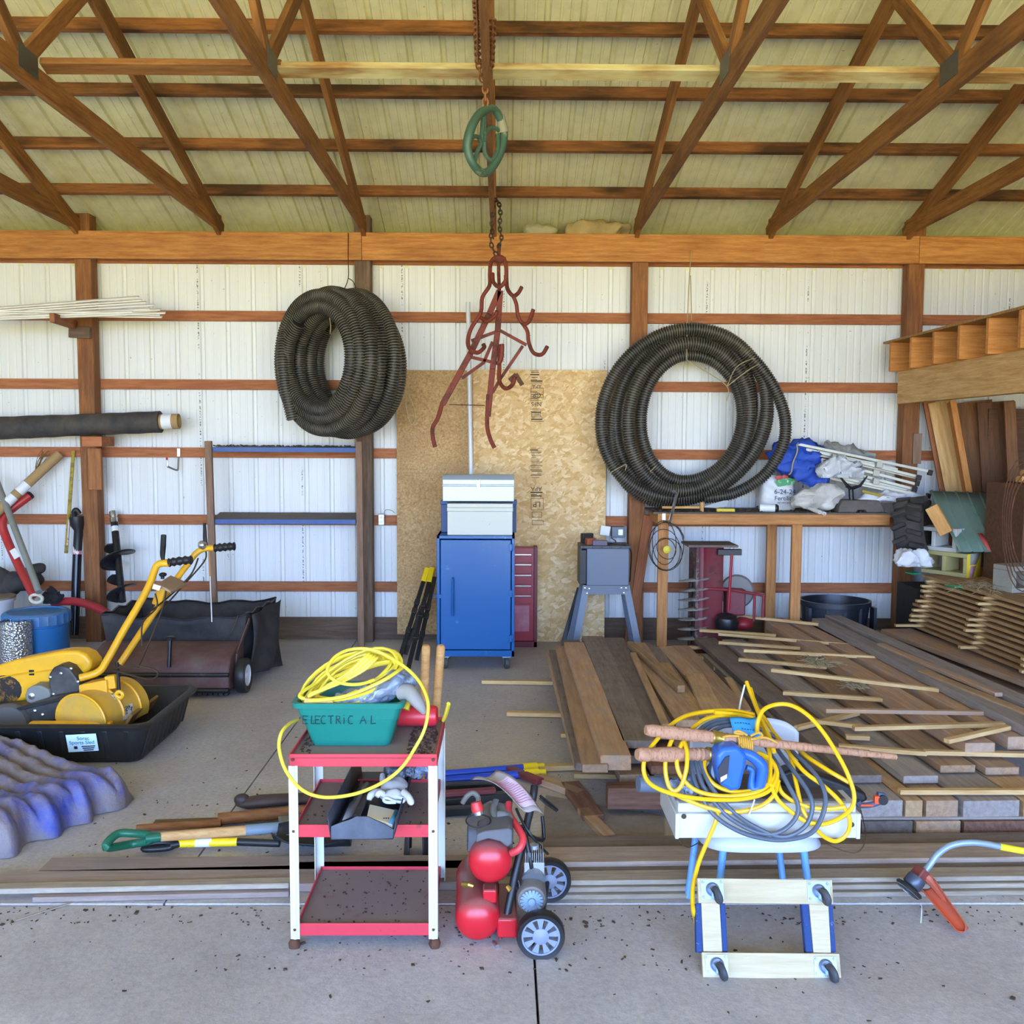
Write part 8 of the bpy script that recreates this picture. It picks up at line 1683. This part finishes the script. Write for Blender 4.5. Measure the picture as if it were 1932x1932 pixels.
hd = W(*ZM(420, 680), 3.52); sp0 = W(*ZM(370, 760), 3.50); dsp = (W(*ZM(220, 960), 3.46) - sp0); vw_ = (sp0 - CAM).normalized(); dsp = (dsp - vw_ * (dsp.dot(vw_) + .01)).normalized()
M = MB(); M.box(hd, (.05, .05, .04), axes(dsp)); M.build('neck_clamp', paint('dark_red_clamp', '#7c3a30', .6), t, bevel=.006)
M = MB(); M.lathe([(.0, -.01), (.034, -.01), (.036, .0), (.036, .028), (.031, .034), (0, .034)], 26, zframe(sp0, dsp)); M.build('spool_housing', paint('grey_spool', '#4c535e', .35, metal=.3), t)
q = sp0 + dsp * .046; M = MB(); M.lathe([(0, -.006), (.050, -.006), (.054, 0), (.050, .006), (0, .006)], 30, zframe(q, dsp)); M.build('spool_cap', black_plastic, t)
M = MB(); M.lathe([(.047, .006), (.050, .008), (.047, .010)], 30, zframe(q + dsp * .001, dsp), cap=False); M.build('steel_ring', chrome, t)
MB().tube(AT(ZM, [(430, 1110, 3.44), (455, 1160, 3.42), (450, 1260, 3.40), (440, 1390, 3.38)]), .0016, 5).build('cutting_line', label_white, t)
# ================================================================ daylight through the open side of the barn behind the viewer
w = bpy.data.worlds.new('daylight'); scene.world = w; w.use_nodes = True; nt = w.node_tree
bg = nt.nodes['Background']; tc = nt.nodes.new('ShaderNodeTexCoord'); sp = nt.nodes.new('ShaderNodeSeparateXYZ'); mr = nt.nodes.new('ShaderNodeMapRange'); cr = nt.nodes.new('ShaderNodeValToRGB')
nt.links.new(tc.outputs['Generated'], sp.inputs[0]); nt.links.new(sp.outputs['Z'], mr.inputs[0]); mr.inputs[1].default_value = -1; mr.inputs[2].default_value = 1
e = cr.color_ramp.elements
stops = [(0, (.62, .55, .24, 1)), (.46, (.86, .76, .30, 1)), (.492, (.95, .90, .70, 1)), (.505, (.62, .84, 1.30, 1)), (.60, (.40, .70, 1.45, 1)), (1, (.28, .52, 1.25, 1))]
while len(e) < len(stops): e.new(.5)
for x, (p, c) in zip(e, stops): x.position = p; x.color = c
nt.links.new(mr.outputs[0], cr.inputs[0]); nt.links.new(cr.outputs[0], bg.inputs[0]); bg.inputs[1].default_value = 7.6
vs = scene.view_settings; vs.view_transform = 'Standard'; vs.look = 'None'; vs.gamma = 1; vs.use_curve_mapping = False; vs.exposure = .75
scene.cycles.max_bounces = 8; scene.cycles.diffuse_bounces = 5
